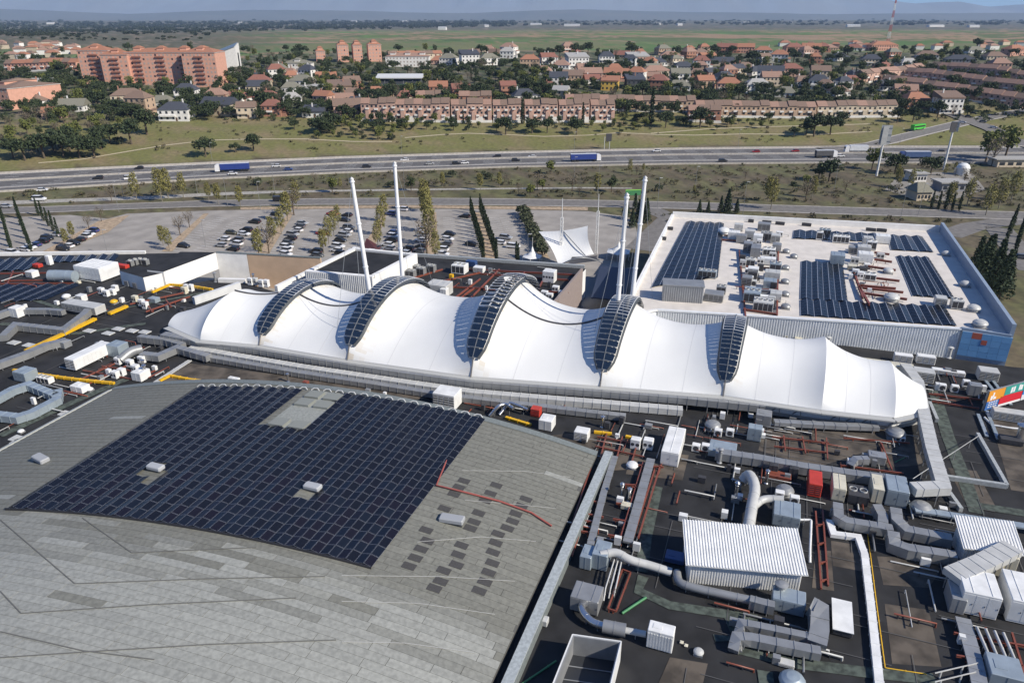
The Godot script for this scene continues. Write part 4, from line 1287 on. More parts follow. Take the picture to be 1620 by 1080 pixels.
func terrace(a: Array, b: Array, n: int, st: int, wc: String, rc: String, what: String, dr := 9.0) -> void:
	var A := G(a[0], a[1])
	var B := G(b[0], b[1])
	var dir := B - A
	var turn := -atan2(dir.z, dir.x)
	var w := Vector2(dir.x, dir.z).length() / n
	var h := st * 3.2
	for k in n:
		var p := A.lerp(B, (k + 0.5) / n)
		p.y = H(p.x, p.z)
		var step := rnd(-0.3, 0.3) + (0.9 if (k / 2) % 2 else 0.0) * (1.0 if st > 2 else 0.35)
		var o := thing("terraced_house", "%s terraced house with %s roof%s %s" % [wc, RWORD[rc if (k * 5) % 4 else ("terracotta" if rc == "brown" else "brown")], ", white ground floor" if st > 2 and k % 3 != 1 else (", front bay" if k % 2 == 0 else ""), what], "house", p + Vector3(0, -0.3, 0), turn, "terraced houses " + what)
		part("wall", mbox, wallm(wc), o, Vector3(0, -2.0, -dr * 0.5), Vector3(w - 0.03, h + 2.4 + step, dr))
		part("roof", mgable, roofm(rc if (k * 5) % 4 else ("terracotta" if rc == "brown" else "brown")), o, Vector3(0, h + 0.4 + step, -dr * 0.5), Vector3(w - 0.05, 3.0, dr + 1.0))
		if st > 2 and k % 3 != 1: part("ground_floor", mbox, wallm("white"), o, Vector3(0, -1.8, -0.2), Vector3(w * 0.9, 4.6, 0.9))
		if st > 2: part("awning", mbox, wallm("white"), o, Vector3(w * 0.22, h * 0.68 + step, 0.5), Vector3(w * 0.4, 0.9, 1.2))
		for s in st:
			for q in 2:
				part("window", mbox, pane_dark, o, Vector3(w * (0.25 if q else -0.25), 0.5 + s * 3.2 + 1.0, 0.01), Vector3(1.3, 1.25, 0.1))
		part("balcony", mbox, wallm("white"), o, Vector3(-w * 0.22, 3.1, 0.5), Vector3(w * 0.42, 0.95, 1.0))
		part("chimney", mbox, wallm("brick"), o, Vector3(w * 0.36, h + 1.2, -dr * 0.55), Vector3(0.7, 2.1, 0.7))
		if k % 2 == 0: part("front_bay", mbox, wallm(wc), o, Vector3(w * 0.24, -2.0, 0.7), Vector3(w * 0.42, h * 0.62 + 2, 1.4))
		part("garden_wall", mbox, wallm("white"), o, Vector3(0, -1.6, 4.6), Vector3(w - 0.06, 2.9, 0.25))
func block_of_flats(called: String, label: String, px: float, py: float, w: float, d: float, fl: int, cols: int, back: float, wc: String, rc: String, turn := 0.0) -> Node3D:
	var p := G(px, py) + Vector3(0, -0.5, -back)
	p.y = minf(p.y, H(p.x, p.z) - 0.3)
	var h := fl * 3.05
	var o := thing(called, label, "flats", p, turn, "brick apartment blocks")
	part("wall", mbox, wallm(wc), o, Vector3(0, -3, -d * 0.5), Vector3(w, h + 3.6, d))
	part("cornice", mbox, wallm("white"), o, Vector3(0, h + 0.6, -d * 0.5), Vector3(w + 0.7, 0.35, d + 0.7))
	var rf := part("roof", mhip, roofm(rc), o, Vector3(0, h + 0.95, -d * 0.5), Vector3(w + 1.0, 3.0, d + 1.0))
	for k in maxi(1, int(w / 14.0)):
		var x := w * ((k + 0.5) / maxi(1, int(w / 14.0)) - 0.5)
		part("attic", mbox, wallm(wc), o, Vector3(x, h + 1.0, -d * 0.5), Vector3(5.0, 3.0, d * 0.6))
		part("attic_roof", mhip, roofm(rc), o, Vector3(x, h + 4.0, -d * 0.5), Vector3(5.8, 1.6, d * 0.6 + 0.8))
	for s in fl:
		for k in cols:
			part("window", mbox, mat("window_pale", Color(0.40, 0.33, 0.29), 0.4) if (k * 3 + s * 5) % 7 else pane_dark, o, Vector3(w * ((k + 0.5) / cols - 0.5), s * 3.05 + 1.6, 0.02), Vector3(1.25, 1.35, 0.1))
		if s > 0 and fl > 6:
			for k in maxi(1, int(w / 16.0)):
				part("balcony", mbox, wallm("red") if false else mat("balcony_red", Color(0.30, 0.13, 0.09), 0.8), o, Vector3(w * ((k + 0.5) / maxi(1, int(w / 16.0)) - 0.5), s * 3.05 + 0.5, 0.6), Vector3(6.5, 1.0, 1.2))
	return o
func build_town() -> void:
	pane_dark = mat("window_dark", Color(0.03, 0.035, 0.045), 0.25)
	# apartment blocks of brick with red roofs


	block_of_flats("apartment_block", "tall salmon brick apartment block end with stepped red roof beside the terrace", 146, 136, 23, 16, 8, 7, 10, "salmon", "orange", 0.06)
	block_of_flats("apartment_block", "salmon brick apartment block with red balconies, lower than its neighbours", 186, 135, 20, 16, 7, 6, 2, "salmon", "orange", 0.06)
	block_of_flats("apartment_block", "long salmon brick apartment slab with many balconies", 248, 140, 52, 15, 8, 17, 14, "salmon", "orange", 0.05)
	block_of_flats("apartment_block", "salmon brick apartment block standing forward of the long slab", 321, 138, 25, 24, 8, 9, 0, "salmon", "orange", 0.03)
	block_of_flats("apartment_block", "low brick block with brown roof behind the white gardens", -6, 172, 26, 40, 4, 8, 0, "salmon", "brown", -0.3)
	for b in [[508, 97, 9, 12, 3], [544, 98, 11, 12, 5], [567, 98, 9, 14, 5], [594, 97, 13, 12, 5]]:
		block_of_flats("apartment_tower", "orange brick apartment tower %s on the ridge" % {508: "beside the pines, the lowest", 544: "with a shaded side, broad", 567: "narrow, in the middle of its row", 594: "next to the white school"}[b[0]], b[0], b[1], b[2], b[3], b[4], 4, 0, "salmon", "orange", 0.3)
	terrace([8, 113], [122, 112], 10, 2, "salmon", "orange", "beside the apartments")
	terrace([615, 96], [700, 94], 6, 2, "cream", "orange", "behind the white school on the ridge")
	# the wedge-shaped glass-roofed church
	var cpos := G(356, 112)
	var ch := thing("wedge_building", "white wedge shaped hall with a sloping glass roof beside the apartments", "building", cpos, 0.15)
	var cm := MB.new()
	cm.hexa([Vector3(-13, -1, 9), Vector3(13, -1, 9), Vector3(13, -1, -9), Vector3(-13, -1, -9), Vector3(-13, 11, 9), Vector3(13, 20, 9), Vector3(13, 23, -9), Vector3(-13, 13.5, -9)])
	part("wall", cm.mesh(), wallm("white"), ch)
	cm = MB.new()
	cm.hexa([Vector3(-13.4, 11.1, 9.4), Vector3(12.2, 20.0, 9.4), Vector3(12.2, 23.0, -9.4), Vector3(-13.4, 13.6, -9.4), Vector3(-13.4, 11.5, 9.4), Vector3(12.2, 20.4, 9.4), Vector3(12.2, 23.4, -9.4), Vector3(-13.4, 14.0, -9.4)])
	part("glass_roof", cm.mesh(), mat("roof_glass_grey", Color(0.16, 0.2, 0.23), 0.3), ch)
	part("tall_window", mbox, pane_dark, ch, Vector3(13.02, 3, 0), Vector3(0.2, 12, 5))
	# school, villa with porch, sports hall
	var sc := block_of_flats("school_building", "white three storey school with a broad brown roof on the ridge", 645, 106, 42, 16, 3, 13, 0, "white", "terracotta", 0.04)
	sc.set_meta("category", "building")
	sc.set_meta("group", "large buildings on the ridge")
	var s2 := block_of_flats("school_building", "white low school wing with dark window bands and flat top", 470, 112, 26, 12, 2, 9, 0, "white", "olive", 0.0)
	s2.set_meta("category", "building")
	s2.set_meta("group", "large buildings on the ridge")
	var sp_ := G(632, 142)
	var hallx := thing("sports_pavilion", "sports pavilion with white roof and dark green netting", "building", sp_, 0.03)
	part("wall", mbox, wallm("dark"), hallx, Vector3(0, -1, -6), Vector3(33, 9.5, 12))
	part("roof", mshed, mat("white_sheet_roof", Color(0.62, 0.62, 0.6), 0.5), hallx, Vector3(0, 8.4, -6), Vector3(36, 2.6, 15))
	part("fence_netting", mbox, wallm("green"), hallx, Vector3(0, -2, 2.2), Vector3(38, 6.5, 0.2))
	for k in 6: part("post", mbox, wallm("grey"), hallx, Vector3(-18 + k * 7.2, -2, 2.5), Vector3(0.25, 9, 0.25))
	# single houses: pixel of the foot, width in pixels, storeys, roof, wall, roof colour
	for q in [[111, 176, 36, 1, "g", "white", "olive"], [80, 187, 26, 1, "g", "pink", "orange"], [200, 167, 44, 2, "h", "cream", "brown"], [219, 181, 32, 3, "h", "tan", "brown"], [253, 170, 34, 1, "h", "white", "olive"], [275, 191, 42, 2, "h", "white", "slate"], [293, 158, 30, 2, "h", "white", "slate"], [183, 178, 34, 1, "h", "grey", "slate"], [408, 142, 32, 2, "h", "cream", "red"], [370, 161, 34, 1, "h", "white", "red"], [422, 162, 34, 1, "h", "brick", "red"], [430, 184, 28, 2, "h", "brick", "red"], [346, 182, 46, 2, "g", "cream", "slate"], [340, 166, 30, 2, "h", "tan", "terracotta"], [389, 187, 26, 2, "g", "cream", "brown"], [477, 142, 34, 2, "h", "white", "olive"], [489, 152, 36, 1, "s", "white", "pale"], [536, 152, 32, 2, "s", "tan", "brown"], [536, 166, 38, 1, "g", "cream", "terracotta"], [548, 184, 40, 2, "g", "pink", "brown"], [460, 163, 26, 1, "h", "white", "pale"], [495, 186, 30, 1, "s", "white", "slate"], [601, 153, 26, 1, "g", "tan", "orange"],
		[710, 103, 24, 2, "h", "white", "olive"], [742, 104, 26, 3, "s", "white", "slate"], [773, 103, 28, 2, "h", "white", "olive"], [838, 105, 28, 2, "h", "tan", "orange"], [913, 109, 30, 3, "s", "white", "pale"], [870, 96, 24, 1, "h", "white", "red"], [803, 92, 20, 2, "h", "white", "pale"], [933, 129, 34, 2, "g", "pink", "terracotta"], [906, 133, 28, 2, "g", "tan", "brown"], [884, 136, 26, 2, "g", "white", "slate"], [829, 158, 34, 1, "h", "white", "slate"], [888, 158, 22, 2, "g", "cream", "pale"], [803, 150, 22, 2, "g", "brick", "red"], [693, 144, 26, 1, "g", "brick", "orange"], [728, 148, 26, 1, "g", "brick", "red"], [966, 143, 24, 2, "s", "yellow", "orange"],
		[973, 121, 22, 2, "h", "white", "orange"], [1037, 125, 42, 2, "h", "cream", "terracotta"], [1005, 141, 26, 2, "s", "dark", "slate"], [1043, 141, 28, 2, "h", "brick", "red"], [1075, 143, 34, 1, "h", "white", "olive"], [1116, 141, 24, 2, "g", "tan", "orange"], [1155, 146, 34, 2, "h", "pink", "orange"], [1199, 148, 36, 2, "h", "white", "pale"], [1221, 125, 36, 2, "g", "white", "slate"], [1245, 154, 28, 1, "h", "white", "olive"], [1252, 121, 32, 2, "h", "pink", "red"], [1151, 84, 28, 2, "g", "brick", "red"], [1180, 84, 26, 2, "g", "salmon", "orange"], [1062, 93, 30, 1, "h", "white", "terracotta"], [1009, 101, 30, 2, "s", "pink", "pale"], [1143, 103, 34, 1, "g", "cream", "slate"], [1111, 107, 24, 2, "h", "white", "red"], [1082, 111, 28, 1, "h", "grey", "slate"], [1235, 97, 24, 2, "h", "white", "orange"], [1257, 84, 26, 2, "h", "salmon", "red"], [1285, 84, 26, 2, "g", "salmon", "orange"],
		[1310, 80, 28, 1, "h", "tan", "terracotta"], [1353, 80, 24, 1, "h", "white", "red"], [1398, 80, 40, 2, "h", "salmon", "orange"], [1440, 105, 30, 1, "h", "white", "pale"], [1522, 99, 40, 1, "h", "grey", "slate"], [1608, 88, 30, 2, "h", "salmon", "orange"], [1583, 119, 26, 3, "h", "tan", "terracotta"], [1577, 94, 28, 1, "h", "cream", "brown"], [1349, 135, 28, 1, "h", "pink", "red"], [1300, 125, 26, 2, "g", "cream", "brown"], [1298, 141, 28, 2, "h", "white", "slate"], [1450, 172, 34, 2, "h", "brick", "orange"], [1502, 180, 32, 3, "s", "white", "brown"], [1404, 143, 30, 1, "g", "white", "slate"], [1435, 158, 30, 2, "g", "pink", "terracotta"], [1330, 152, 26, 1, "h", "white", "brown"], [1180, 112, 26, 1, "h", "cream", "brown"], [860, 118, 24, 1, "h", "white", "terracotta"], [1120, 95, 24, 1, "g", "white", "orange"], [960, 100, 22, 2, "h", "white", "slate"], [1330, 96, 26, 1, "h", "white", "slate"], [1380, 104, 26, 2, "h", "cream", "slate"], [1470, 92, 30, 1, "h", "white", "brown"], [1210, 84, 24, 1, "h", "white", "orange"], [1040, 104, 26, 1, "h", "white", "slate"], [640, 160, 26, 1, "h", "cream", "red"], [50, 168, 30, 1, "h", "white", "brown"], [30, 150, 34, 1, "s", "white", "pale"], [58, 142, 30, 1, "s", "cream", "pale"], [1545, 84, 24, 1, "h", "white", "olive"], [985, 92, 22, 1, "g", "cream", "red"]]:
		house(q[0], q[1], q[2], q[3], q[4], q[5], q[6], rnd(-0.35, 0.35), ["", "", "among the pines", "behind a garden hedge", "near the top of the slope"][rng.randi() % 5] if q[1] > 0 else "")
	# more houses in the gaps
	var spots := []
	for c in get_children():
		if c is Node3D and c.has_meta("category") and c.get_meta("category") in ["house", "flats", "building"]: spots.append(Vector3(c.position.x, c.position.z, 10.5 if c.get_meta("category") == "house" else 22.0))
	var made := 0
	for k in 700:
		if made >= 64: break
		var left := rng.randf() < 0.2
		var px := rnd(375, 590) if left else rnd(650, 1420)
		var p := G(px, rnd(120, 186) if left else rnd(80, 148))
		if blocked(p, spots) or (px > 640 and px < 800 and p.z < -500.0 and p.z > -700.0): continue
		spots.append(Vector3(p.x, p.z, 10.5))
		made += 1
		house_at(p, rnd(10, 15), 1 + rng.randi() % 2, pick(["h", "h", "g"]), pick(["white", "white", "cream", "pink", "tan", "brick"]), pick(["terracotta", "brown", "red", "slate", "olive", "orange"]), rnd(-0.5, 0.5), pick(["half hidden by garden trees", "on a small plot between taller houses", "with a walled garden"]))
	# rows of terraced houses
	var front := "facing the grass slope"
	for r in [[[572, 189], [655, 190], 6], [[655, 190], [712, 191], 4], [[714, 191], [778, 191], 5], [[780, 191], [828, 191], 4], [[830, 191], [882, 191], 4], [[884, 191], [932, 191], 4], [[934, 191], [972, 191], 3]]:
		terrace(r[0], r[1], r[2], 3, "pink", "brown", front)
	terrace([658, 166], [704, 166], 3, 2, "brick", "brown", "in the second row above the slope")
	terrace([726, 167], [778, 167], 3, 2, "brick", "brown", "in the second row above the slope")
	terrace([894, 172], [1100, 176], 15, 2, "tan", "brown", "in the long straight row")
	terrace([1100, 183], [1290, 185], 13, 2, "tan", "brown", "in the long straight row")
	terrace([1292, 184], [1418, 183], 8, 2, "cream", "brown", "with white garden walls above the slope")
	terrace([1088, 190], [1140, 192], 3, 2, "brick", "brown", "before the long row")
	var pinkrow := "in the stepped rows by the junction"
	terrace([1366, 130], [1462, 118], 7, 2, "pink", "terracotta", "at the head of the stepped rows")
	terrace([1395, 137], [1620, 172], 13, 2, "pink", "terracotta", pinkrow, 8.0)
	terrace([1430, 124], [1640, 152], 13, 2, "pink", "terracotta", pinkrow, 8.0)
	terrace([1470, 114], [1640, 134], 11, 2, "pink", "terracotta", pinkrow, 8.0)
	# tiny far houses
	for k in 44:
		var left := k < 26
		var p := G(rnd(0, 125) if left else rnd(1180, 1620), rnd(71, 96) if left else rnd(70, 80))
		var w := rnd(9, 14)
		var o := thing("far_house", "small distant house among trees " + ("in the valley beyond the terrace" if left else "along the edge of the green fields"), "house", p, rnd(-0.5, 0.5), "distant houses")
		part("wall", mbox, wallm(pick(["white", "white", "cream", "pink"])), o, Vector3(0, -1, 0), Vector3(w, 5.5, w * 0.7))
		part("roof", mhip, roofm(pick(["terracotta", "orange", "brown"])), o, Vector3(0, 4.5, 0), Vector3(w + 0.8, 2.4, w * 0.7 + 0.8))
	# distant white sheds on the plain
	for q in [[250, 30.5, 60], [285, 31, 40], [848, 39.5, 90], [770, 42.5, 30], [905, 41, 120], [1040, 39, 60], [1075, 40, 40], [1350, 42, 90], [1480, 42.5, 120], [1540, 43, 70], [215, 31.5, 30], [700, 47, 40], [80, 38, 60], [380, 37, 40], [560, 35, 60], [640, 34.5, 50], [1180, 37, 60], [1250, 36.5, 40]]:
		var p := G(q[0], q[1])
		var o := thing("distant_shed", "long pale industrial shed far out on the plain", "shed", p, rnd(-0.2, 0.2), "industrial sheds on the far plain")
		part("wall", mbox, wallm("white"), o, Vector3(0, -2, 0), Vector3(q[2] * 0.8, 11, 30))
		part("roof", mgable, mat("white_sheet_roof", Color(0.62, 0.62, 0.6), 0.5), o, Vector3(0, 9, 0), Vector3(q[2] * 0.8 + 1, 3, 31))
func blocked(p: Vector3, boxes: Array) -> bool:
	for b in boxes:
		if absf(p.x - b.x) < b.z and absf(p.z - b.y) < b.z: return true
	return false
func build_greenery() -> void:
	var taken := []
	for c in get_children():
		if c is Node3D and c.has_meta("category") and c.get_meta("category") in ["house", "flats", "building"]:
			taken.append(Vector3(c.position.x, c.position.z, 4.6 if c.get_meta("category") == "house" else 13.0))
	# named trees on the slope: pixel of the foot, height in pixels
	for q in [["pine", 325, 248, 30], ["pine", 401, 239, 26], ["pine", 372, 241, 15], ["pine", 208, 228, 38], ["pine", 232, 213, 38], ["pine", 40, 254, 34], ["pine", 70, 250, 38], ["pine", 100, 249, 40], ["pine", 126, 250, 36], ["pine", 150, 250, 32], ["pine", 20, 250, 30], ["pine", 110, 238, 36], ["pine", 85, 240, 34], ["pine", 160, 236, 34], ["pine", 174, 226, 28], ["pine", 466, 205, 16], ["pine", 1314, 213, 30], ["pine", 1288, 216, 34], ["pine", 1330, 198, 20], ["pine", 1256, 217, 16], ["pine", 1420, 194, 22], ["pine", 1444, 193, 22], ["pine", 505, 212, 28], ["pine", 524, 208, 30], ["pine", 800, 213, 26], ["pine", 842, 211, 24], ["pine", 912, 213, 24], ["pine", 866, 210, 22], ["pine", 1053, 202, 24], ["pine", 1108, 202, 30], ["pine", 1134, 206, 8], ["pine", 983, 211, 7], ["cypress", 826, 196, 40], ["cypress", 1030, 196, 56], ["cypress", 922, 198, 36], ["cypress", 733, 196, 22], ["cypress", 722, 196, 20], ["pine", 1312, 287, 34], ["pine", 1416, 275, 32], ["pine", 1472, 277, 30], ["broad", 1295, 285, 26], ["broad", 1380, 268, 34], ["broad", 1590, 252, 50], ["broad", 1560, 256, 46], ["bare", 1570, 262, 44], ["pine", 1275, 214, 20]]:
		var p := G(q[1], q[2])
		var h: float = q[3] * dist(p) / FX / 0.95
		tree(q[0], p, h, {"pine": "dark rounded stone pine on the olive grass slope", "cypress": "narrow dark cypress beside the terraced houses", "broad": "fresh green broadleaf tree beside the motorway", "bare": "leafless grey tree beside the motorway"}[q[0]] if q[2] < 262 else "dark rounded evergreen in the scrub below the motorway" if q[0] == "pine" else "yellow-green tree in the scrub below the motorway", "trees on the slope and the verge")
	# wooded bands
	for z in [[0, 190, 190, 240, 60, ["broad", "broad", "bare", "olive"], "in the thicket above the motorway", 9.0], [500, 625, 192, 222, 50, ["broad", "broad", "pine", "olive"], "in the thicket below the terraced houses", 6.5], [625, 1010, 192, 209, 70, ["broad", "pine", "olive", "broad"], "between terraced houses and grass slope", 5.5], [1010, 1240, 190, 204, 30, ["broad", "pine", "broad"], "in front of the long terrace", 5.5], [640, 800, 108, 150, 60, ["broad", "bare", "bare", "pine"], "in the upper wooded hollow", 7.0], [780, 900, 112, 145, 36, ["pine", "broad", "broad"], "in the lower wooded hollow", 8.0], [360, 640, 100, 145, 55, ["pine", "pine", "broad"], "on the rise behind the houses", 8.5]]:
		for k in z[4]:
			var p := G(rnd(z[0], z[1]), rnd(z[2], z[3]))
			if blocked(p, taken): continue
			var kd: String = pick(z[5])
			var hh: float = z[7] * rnd(0.6, 1.15)
			tree(kd, p, hh * (0.45 if kd == "olive" else 1.0), "%s %s %s" % ["tall" if hh > z[7] * 0.88 else "short", {"pine": "dark evergreen", "broad": "green leafy tree", "bare": "bare greyish tree", "olive": "grey-green bush"}[kd], z[6]], "trees of the wooded bands")
	# garden trees all over the suburb
	var n := 0
	for k in 2000:
		if n >= 520: break
		var py := lerpf(79, 186, pow(rng.randf(), 0.85))
		var px := rnd(-20, 1640)
		var p := G(px, py)
		if blocked(p, taken): continue
		n += 1
		var kind: String = pick(["pine", "pine", "broad", "broad", "cypress", "bare", "broad", "olive", "broad"])
		var h := rnd(6.0, 11.5) * (0.4 if kind == "olive" else 1.0)
		var near := "beside the salmon apartments" if px < 380 else ("near the sports pavilion" if px < 650 else ("around the wooded hollow" if px < 900 else ("above the long straight terrace" if px < 1290 else "near the stepped terraces")))
		if py < 100: near = "among the ridge houses" if px > 640 else "behind the apartments and school"
		tree(kind, p, h, "%s %s %s" % ["tall" if h > 8.7 else "smaller", {"pine": "dark evergreen", "broad": "leafy green tree", "cypress": "narrow cypress", "bare": "bare greyish tree", "olive": "garden bush"}[kind], near], "garden trees of the suburb")
	for q in [[762, 90], [1070, 92], [1000, 88], [910, 88], [930, 86], [1130, 90], [885, 92], [1255, 100], [1545, 78], [1340, 92], [1190, 100]]:
		var p := G(q[0], q[1])
		tree("pine", p, 13.0, "large umbrella pine rising above the ridge houses", "umbrella pines on the ridge")
	# poplars of the car park and the verges
	for q in [[268, 396, 34], [258, 388, 30], [285, 372, 30], [300, 360, 26], [410, 408, 44], [425, 400, 44], [432, 385, 40], [445, 370, 40], [455, 350, 44], [465, 340, 44], [470, 330, 40], [512, 400, 36], [520, 385, 40], [528, 372, 36], [535, 360, 34], [598, 392, 40], [603, 372, 44], [608, 350, 40], [676, 405, 60], [680, 388, 60], [678, 368, 56], [674, 350, 50], [672, 335, 48], [690, 412, 44], [176, 318, 24], [216, 316, 40], [256, 318, 48], [266, 314, 44], [290, 312, 36], [330, 316, 26], [345, 322, 30], [380, 326, 30], [115, 378, 26], [105, 388, 26], [140, 362, 22], [160, 350, 22], [1220, 330, 44], [1215, 318, 36], [1275, 318, 34], [1285, 312, 32], [1500, 330, 40], [1560, 340, 46], [1580, 330, 44], [1530, 325, 40], [1600, 318, 44], [760, 300, 24], [790, 296, 22], [905, 302, 28], [945, 306, 30], [850, 300, 24], [1420, 296, 28], [1440, 300, 30], [640, 300, 20], [700, 296, 22]]:
		var p := W(q[0], q[1], 0.1)
		var bud := rng.randf() < 0.85
		tree("poplar" if bud else "bare", p, q[2] * dist(p) / FX / 0.93, ("%s yellowish budding tree " % ("tall" if q[2] > 38 else "slight") if bud else "leafless grey tree ") + ("in a car park planting strip" if q[1] > 333 else "on the verge below the motorway"), "budding trees round the car park")
	for k in 70:      # light spring trees in the scrub
		var p := W(rnd(-20, 1640), rnd(262, 312), 0.0)
		if p.z < along(line_at(hw, 0.0), p.x)[0].z + 16.0 or absf(p.z - along(line_at(road_b, 0.5), p.x)[0].z) < 10.0: continue
		var kd: String = pick(["poplar", "bare", "bare", "olive", "broad"])
		tree(kd, p, rnd(3.5, 7.0) * (0.5 if kd == "olive" else 1.0), {"poplar": "slight budding tree in the scrub strip", "bare": "bare pale tree in the scrub strip", "olive": "dark bush in the scrub strip", "broad": "fresh green tree in the scrub strip"}[kd], "trees of the scrub strip")
	# cypress avenues
	for a in [[[744, 335], [766, 415], 13, 7.2], [[759, 333], [787, 416], 13, 7.2], [[5, 350], [20, 405], 6, 8.0], [[28, 342], [52, 405], 6, 8.5], [[58, 338], [98, 380], 5, 8.0], [[1592, 382], [1606, 352], 3, 8.5], [[1606, 400], [1620, 356], 4, 9.0], [[826, 338], [860, 408], 12, 3.6], [[816, 412], [822, 416], 2, 7.0], [[1470, 330], [1525, 334], 5, 8.5]]:
		for k in a[2]:
			var f: float = (k + 0.3) / float(a[2])
			var p := W(lerpf(a[0][0], a[1][0], f), lerpf(a[0][1], a[1][1], f), 0.1)
			tree("cypress" if a[3] != 3.6 else "olive", p, a[3] * rnd(0.88, 1.1), ("dark slim cypress in the %s" % ["double avenue across the car park", "double avenue across the car park", "row beside the parked cars", "row beside the parked cars", "row beside the parked cars", "row on the pavement behind the supermarket", "row on the pavement behind the supermarket", "", "pair by the deck edge", "group beyond the access road"][[744, 759, 5, 28, 58, 1592, 1606, 826, 816, 1470].find(a[0][0])]) if a[3] != 3.6 else "clipped bush in the short car park hedge", "cypress rows" if a[3] != 3.6 else "hedge bushes")
	# conifers by the supermarket and the drive
	for q in [[1550, 452, 80], [1568, 462, 84], [1582, 470, 76], [1540, 440, 66], [1560, 430, 60], [1590, 455, 60], [1106, 338, 22], [1120, 338, 20], [1150, 340, 40], [1140, 336, 26], [1165, 338, 24], [1000, 360, 30], [1010, 350, 34], [990, 345, 34], [1022, 352, 38], [1015, 338, 30], [1005, 330, 24]]:
		var p := W(q[0], q[1], 0.1)
		tree("conifer", p, q[2] * dist(p) / FX / 0.93, "dense dark conifer " + ("beside the blue-grey supermarket wall" if q[0] > 1500 else "beside the drive behind the supermarket"), "dark conifers by the supermarket")
	# scrub that nobody could count
	var sc := MB.new()
	leaf_cloud(sc, Vector3(0, 0.45, 0), Vector3(0.8, 0.55, 0.8), 34, 0.2, Color(1, 1, 1), Color(0.72, 0.72, 0.66))
	var mm := MultiMesh.new()
	mm.transform_format = MultiMesh.TRANSFORM_3D
	mm.use_colors = true
	mm.mesh = sc.mesh()
	var tf := []
	var cl := []
	for k in 7600:
		var p: Vector3
		if k < 3900:
			p = W(rnd(-40, 1660), rnd(258, 352), 0.0)
			if p.z < along(line_at(hw, 0.0), p.x)[0].z + 3.0: continue
			var rb: Vector3 = along(line_at(road_b, 0.5), p.x)[0]
			if absf(p.z - rb.z) < 9.5: continue
			if p.z > rb.z and p.x < 55.0: continue
			if p.x < 80 and absf(p.z - along(line_at(road_c, 0.5), p.x)[0].z) < 5.0: continue
			if nz.get_noise_2d(p.x * 3.0, p.z * 3.0) < -0.12: continue
		elif k < 4700:
			p = G(rnd(-20, 1500), rnd(190, 240))
			if beyond(p.x, p.z) < 4.0 or nz.get_noise_2d(p.x * 2.0 + 500.0, p.z * 2.0) < 0.12: continue
		else:
			p = G(rnd(-20, 1640), rnd(82, 192))
			if blocked(p, taken): continue
		var s := rnd(0.4, 1.5) * (1.0 if k < 4700 else 2.0)
		tf.append(Transform3D(Basis(Vector3.UP, rnd(0, TAU)).scaled(Vector3(s, s * rnd(0.6, 1.2), s)), p))
		var f := rng.randf()
		cl.append((Color(0.115, 0.092, 0.052).lerp(Color(0.075, 0.08, 0.03), f)) if k < 4700 else Color(0.035, 0.05, 0.02).lerp(Color(0.10, 0.12, 0.045), f))
	mm.instance_count = tf.size()
	for i in tf.size():
		mm.set_instance_transform(i, tf[i])
		mm.set_instance_color(i, cl[i])
	var mi := MultiMeshInstance3D.new()
	mi.name = "scrub"
	mi.multimesh = mm
	mi.material_override = M["leaves"]
	add_child(mi)
	stuff(mi, "low brown and olive scrub on the verges and between gardens", "scrub")
	# the many smaller trees between the houses, past those counted above
	for kd in ["pine", "broad"]:
		var src := tree_proto(kd, 1)
		var sets := []
		for k in 560:
			var p := G(rnd(-20, 1640), lerpf(82, 190, pow(rng.randf(), 0.8)))
			if blocked(p, taken) or beyond(p.x, p.z) < 75.0: continue
			var s := rnd(0.75, 1.45) if kd == "pine" else rnd(0.7, 1.3)
			sets.append(Transform3D(Basis(Vector3.UP, rnd(0, TAU)).scaled(Vector3(s, s, s)), p))
		var ms := MultiMesh.new()
		ms.transform_format = MultiMesh.TRANSFORM_3D
		ms.mesh = (src.get_node("crown") as MeshInstance3D).mesh
		ms.instance_count = sets.size()
		for i in sets.size(): ms.set_instance_transform(i, sets[i])
		var mj := MultiMeshInstance3D.new()
		mj.name = "hillside_evergreens" if kd == "pine" else "hillside_greenery"
		mj.multimesh = ms
		mj.material_override = M["leaves"]
		add_child(mj)
		stuff(mj, "mass of dark evergreens filling the gaps between hillside houses" if kd == "pine" else "mass of green leafy trees filling the gaps between hillside houses", "trees")
	# far woods
	var fw := MB.new()
	leaf_cloud(fw, Vector3(0, 3.2, 0), Vector3(5.5, 3.0, 5.5), 60, 1.4, Color(1, 1, 1), Color(0.7, 0.75, 0.65))
	var wm := MultiMesh.new()
	wm.transform_format = MultiMesh.TRANSFORM_3D
	wm.use_colors = true
	wm.mesh = fw.mesh()
	tf = []
	cl = []
	for k in 5200:
		var px := rnd(-60, 1680)
		var py: float
		if k < 3600:
			px = rnd(-60, 800) if k < 2900 else rnd(-60, 1680)
			py = rnd(33, 40) + maxf(0.0, 1.0 - px / 900.0) * rnd(0, 20)
		else: py = rnd(30, 64) if px < 330 else rnd(29, 40)
		var p := G(px, py)
		if nz.get_noise_2d(p.x * 0.16, p.z * 0.10) < (-0.15 if k < 3600 else 0.05): continue
		if k >= 3600 and p.z > -900.0: continue
		var s := rnd(0.6, 1.5) * clampf(-p.z / 2500.0, 0.5, 2.2)
		tf.append(Transform3D(Basis(Vector3.UP, rnd(0, TAU)).scaled(Vector3(s, s * 0.8, s)), p))
		cl.append(Color(0.022, 0.035, 0.018).lerp(Color(0.05, 0.06, 0.03), rng.randf()))
	wm.instance_count = tf.size()
	for i in tf.size():
		wm.set_instance_transform(i, tf[i])
		wm.set_instance_color(i, cl[i])
	mi = MultiMeshInstance3D.new()
	mi.name = "far_woods"
	mi.multimesh = wm
	mi.material_override = M["leaves"]
	add_child(mi)
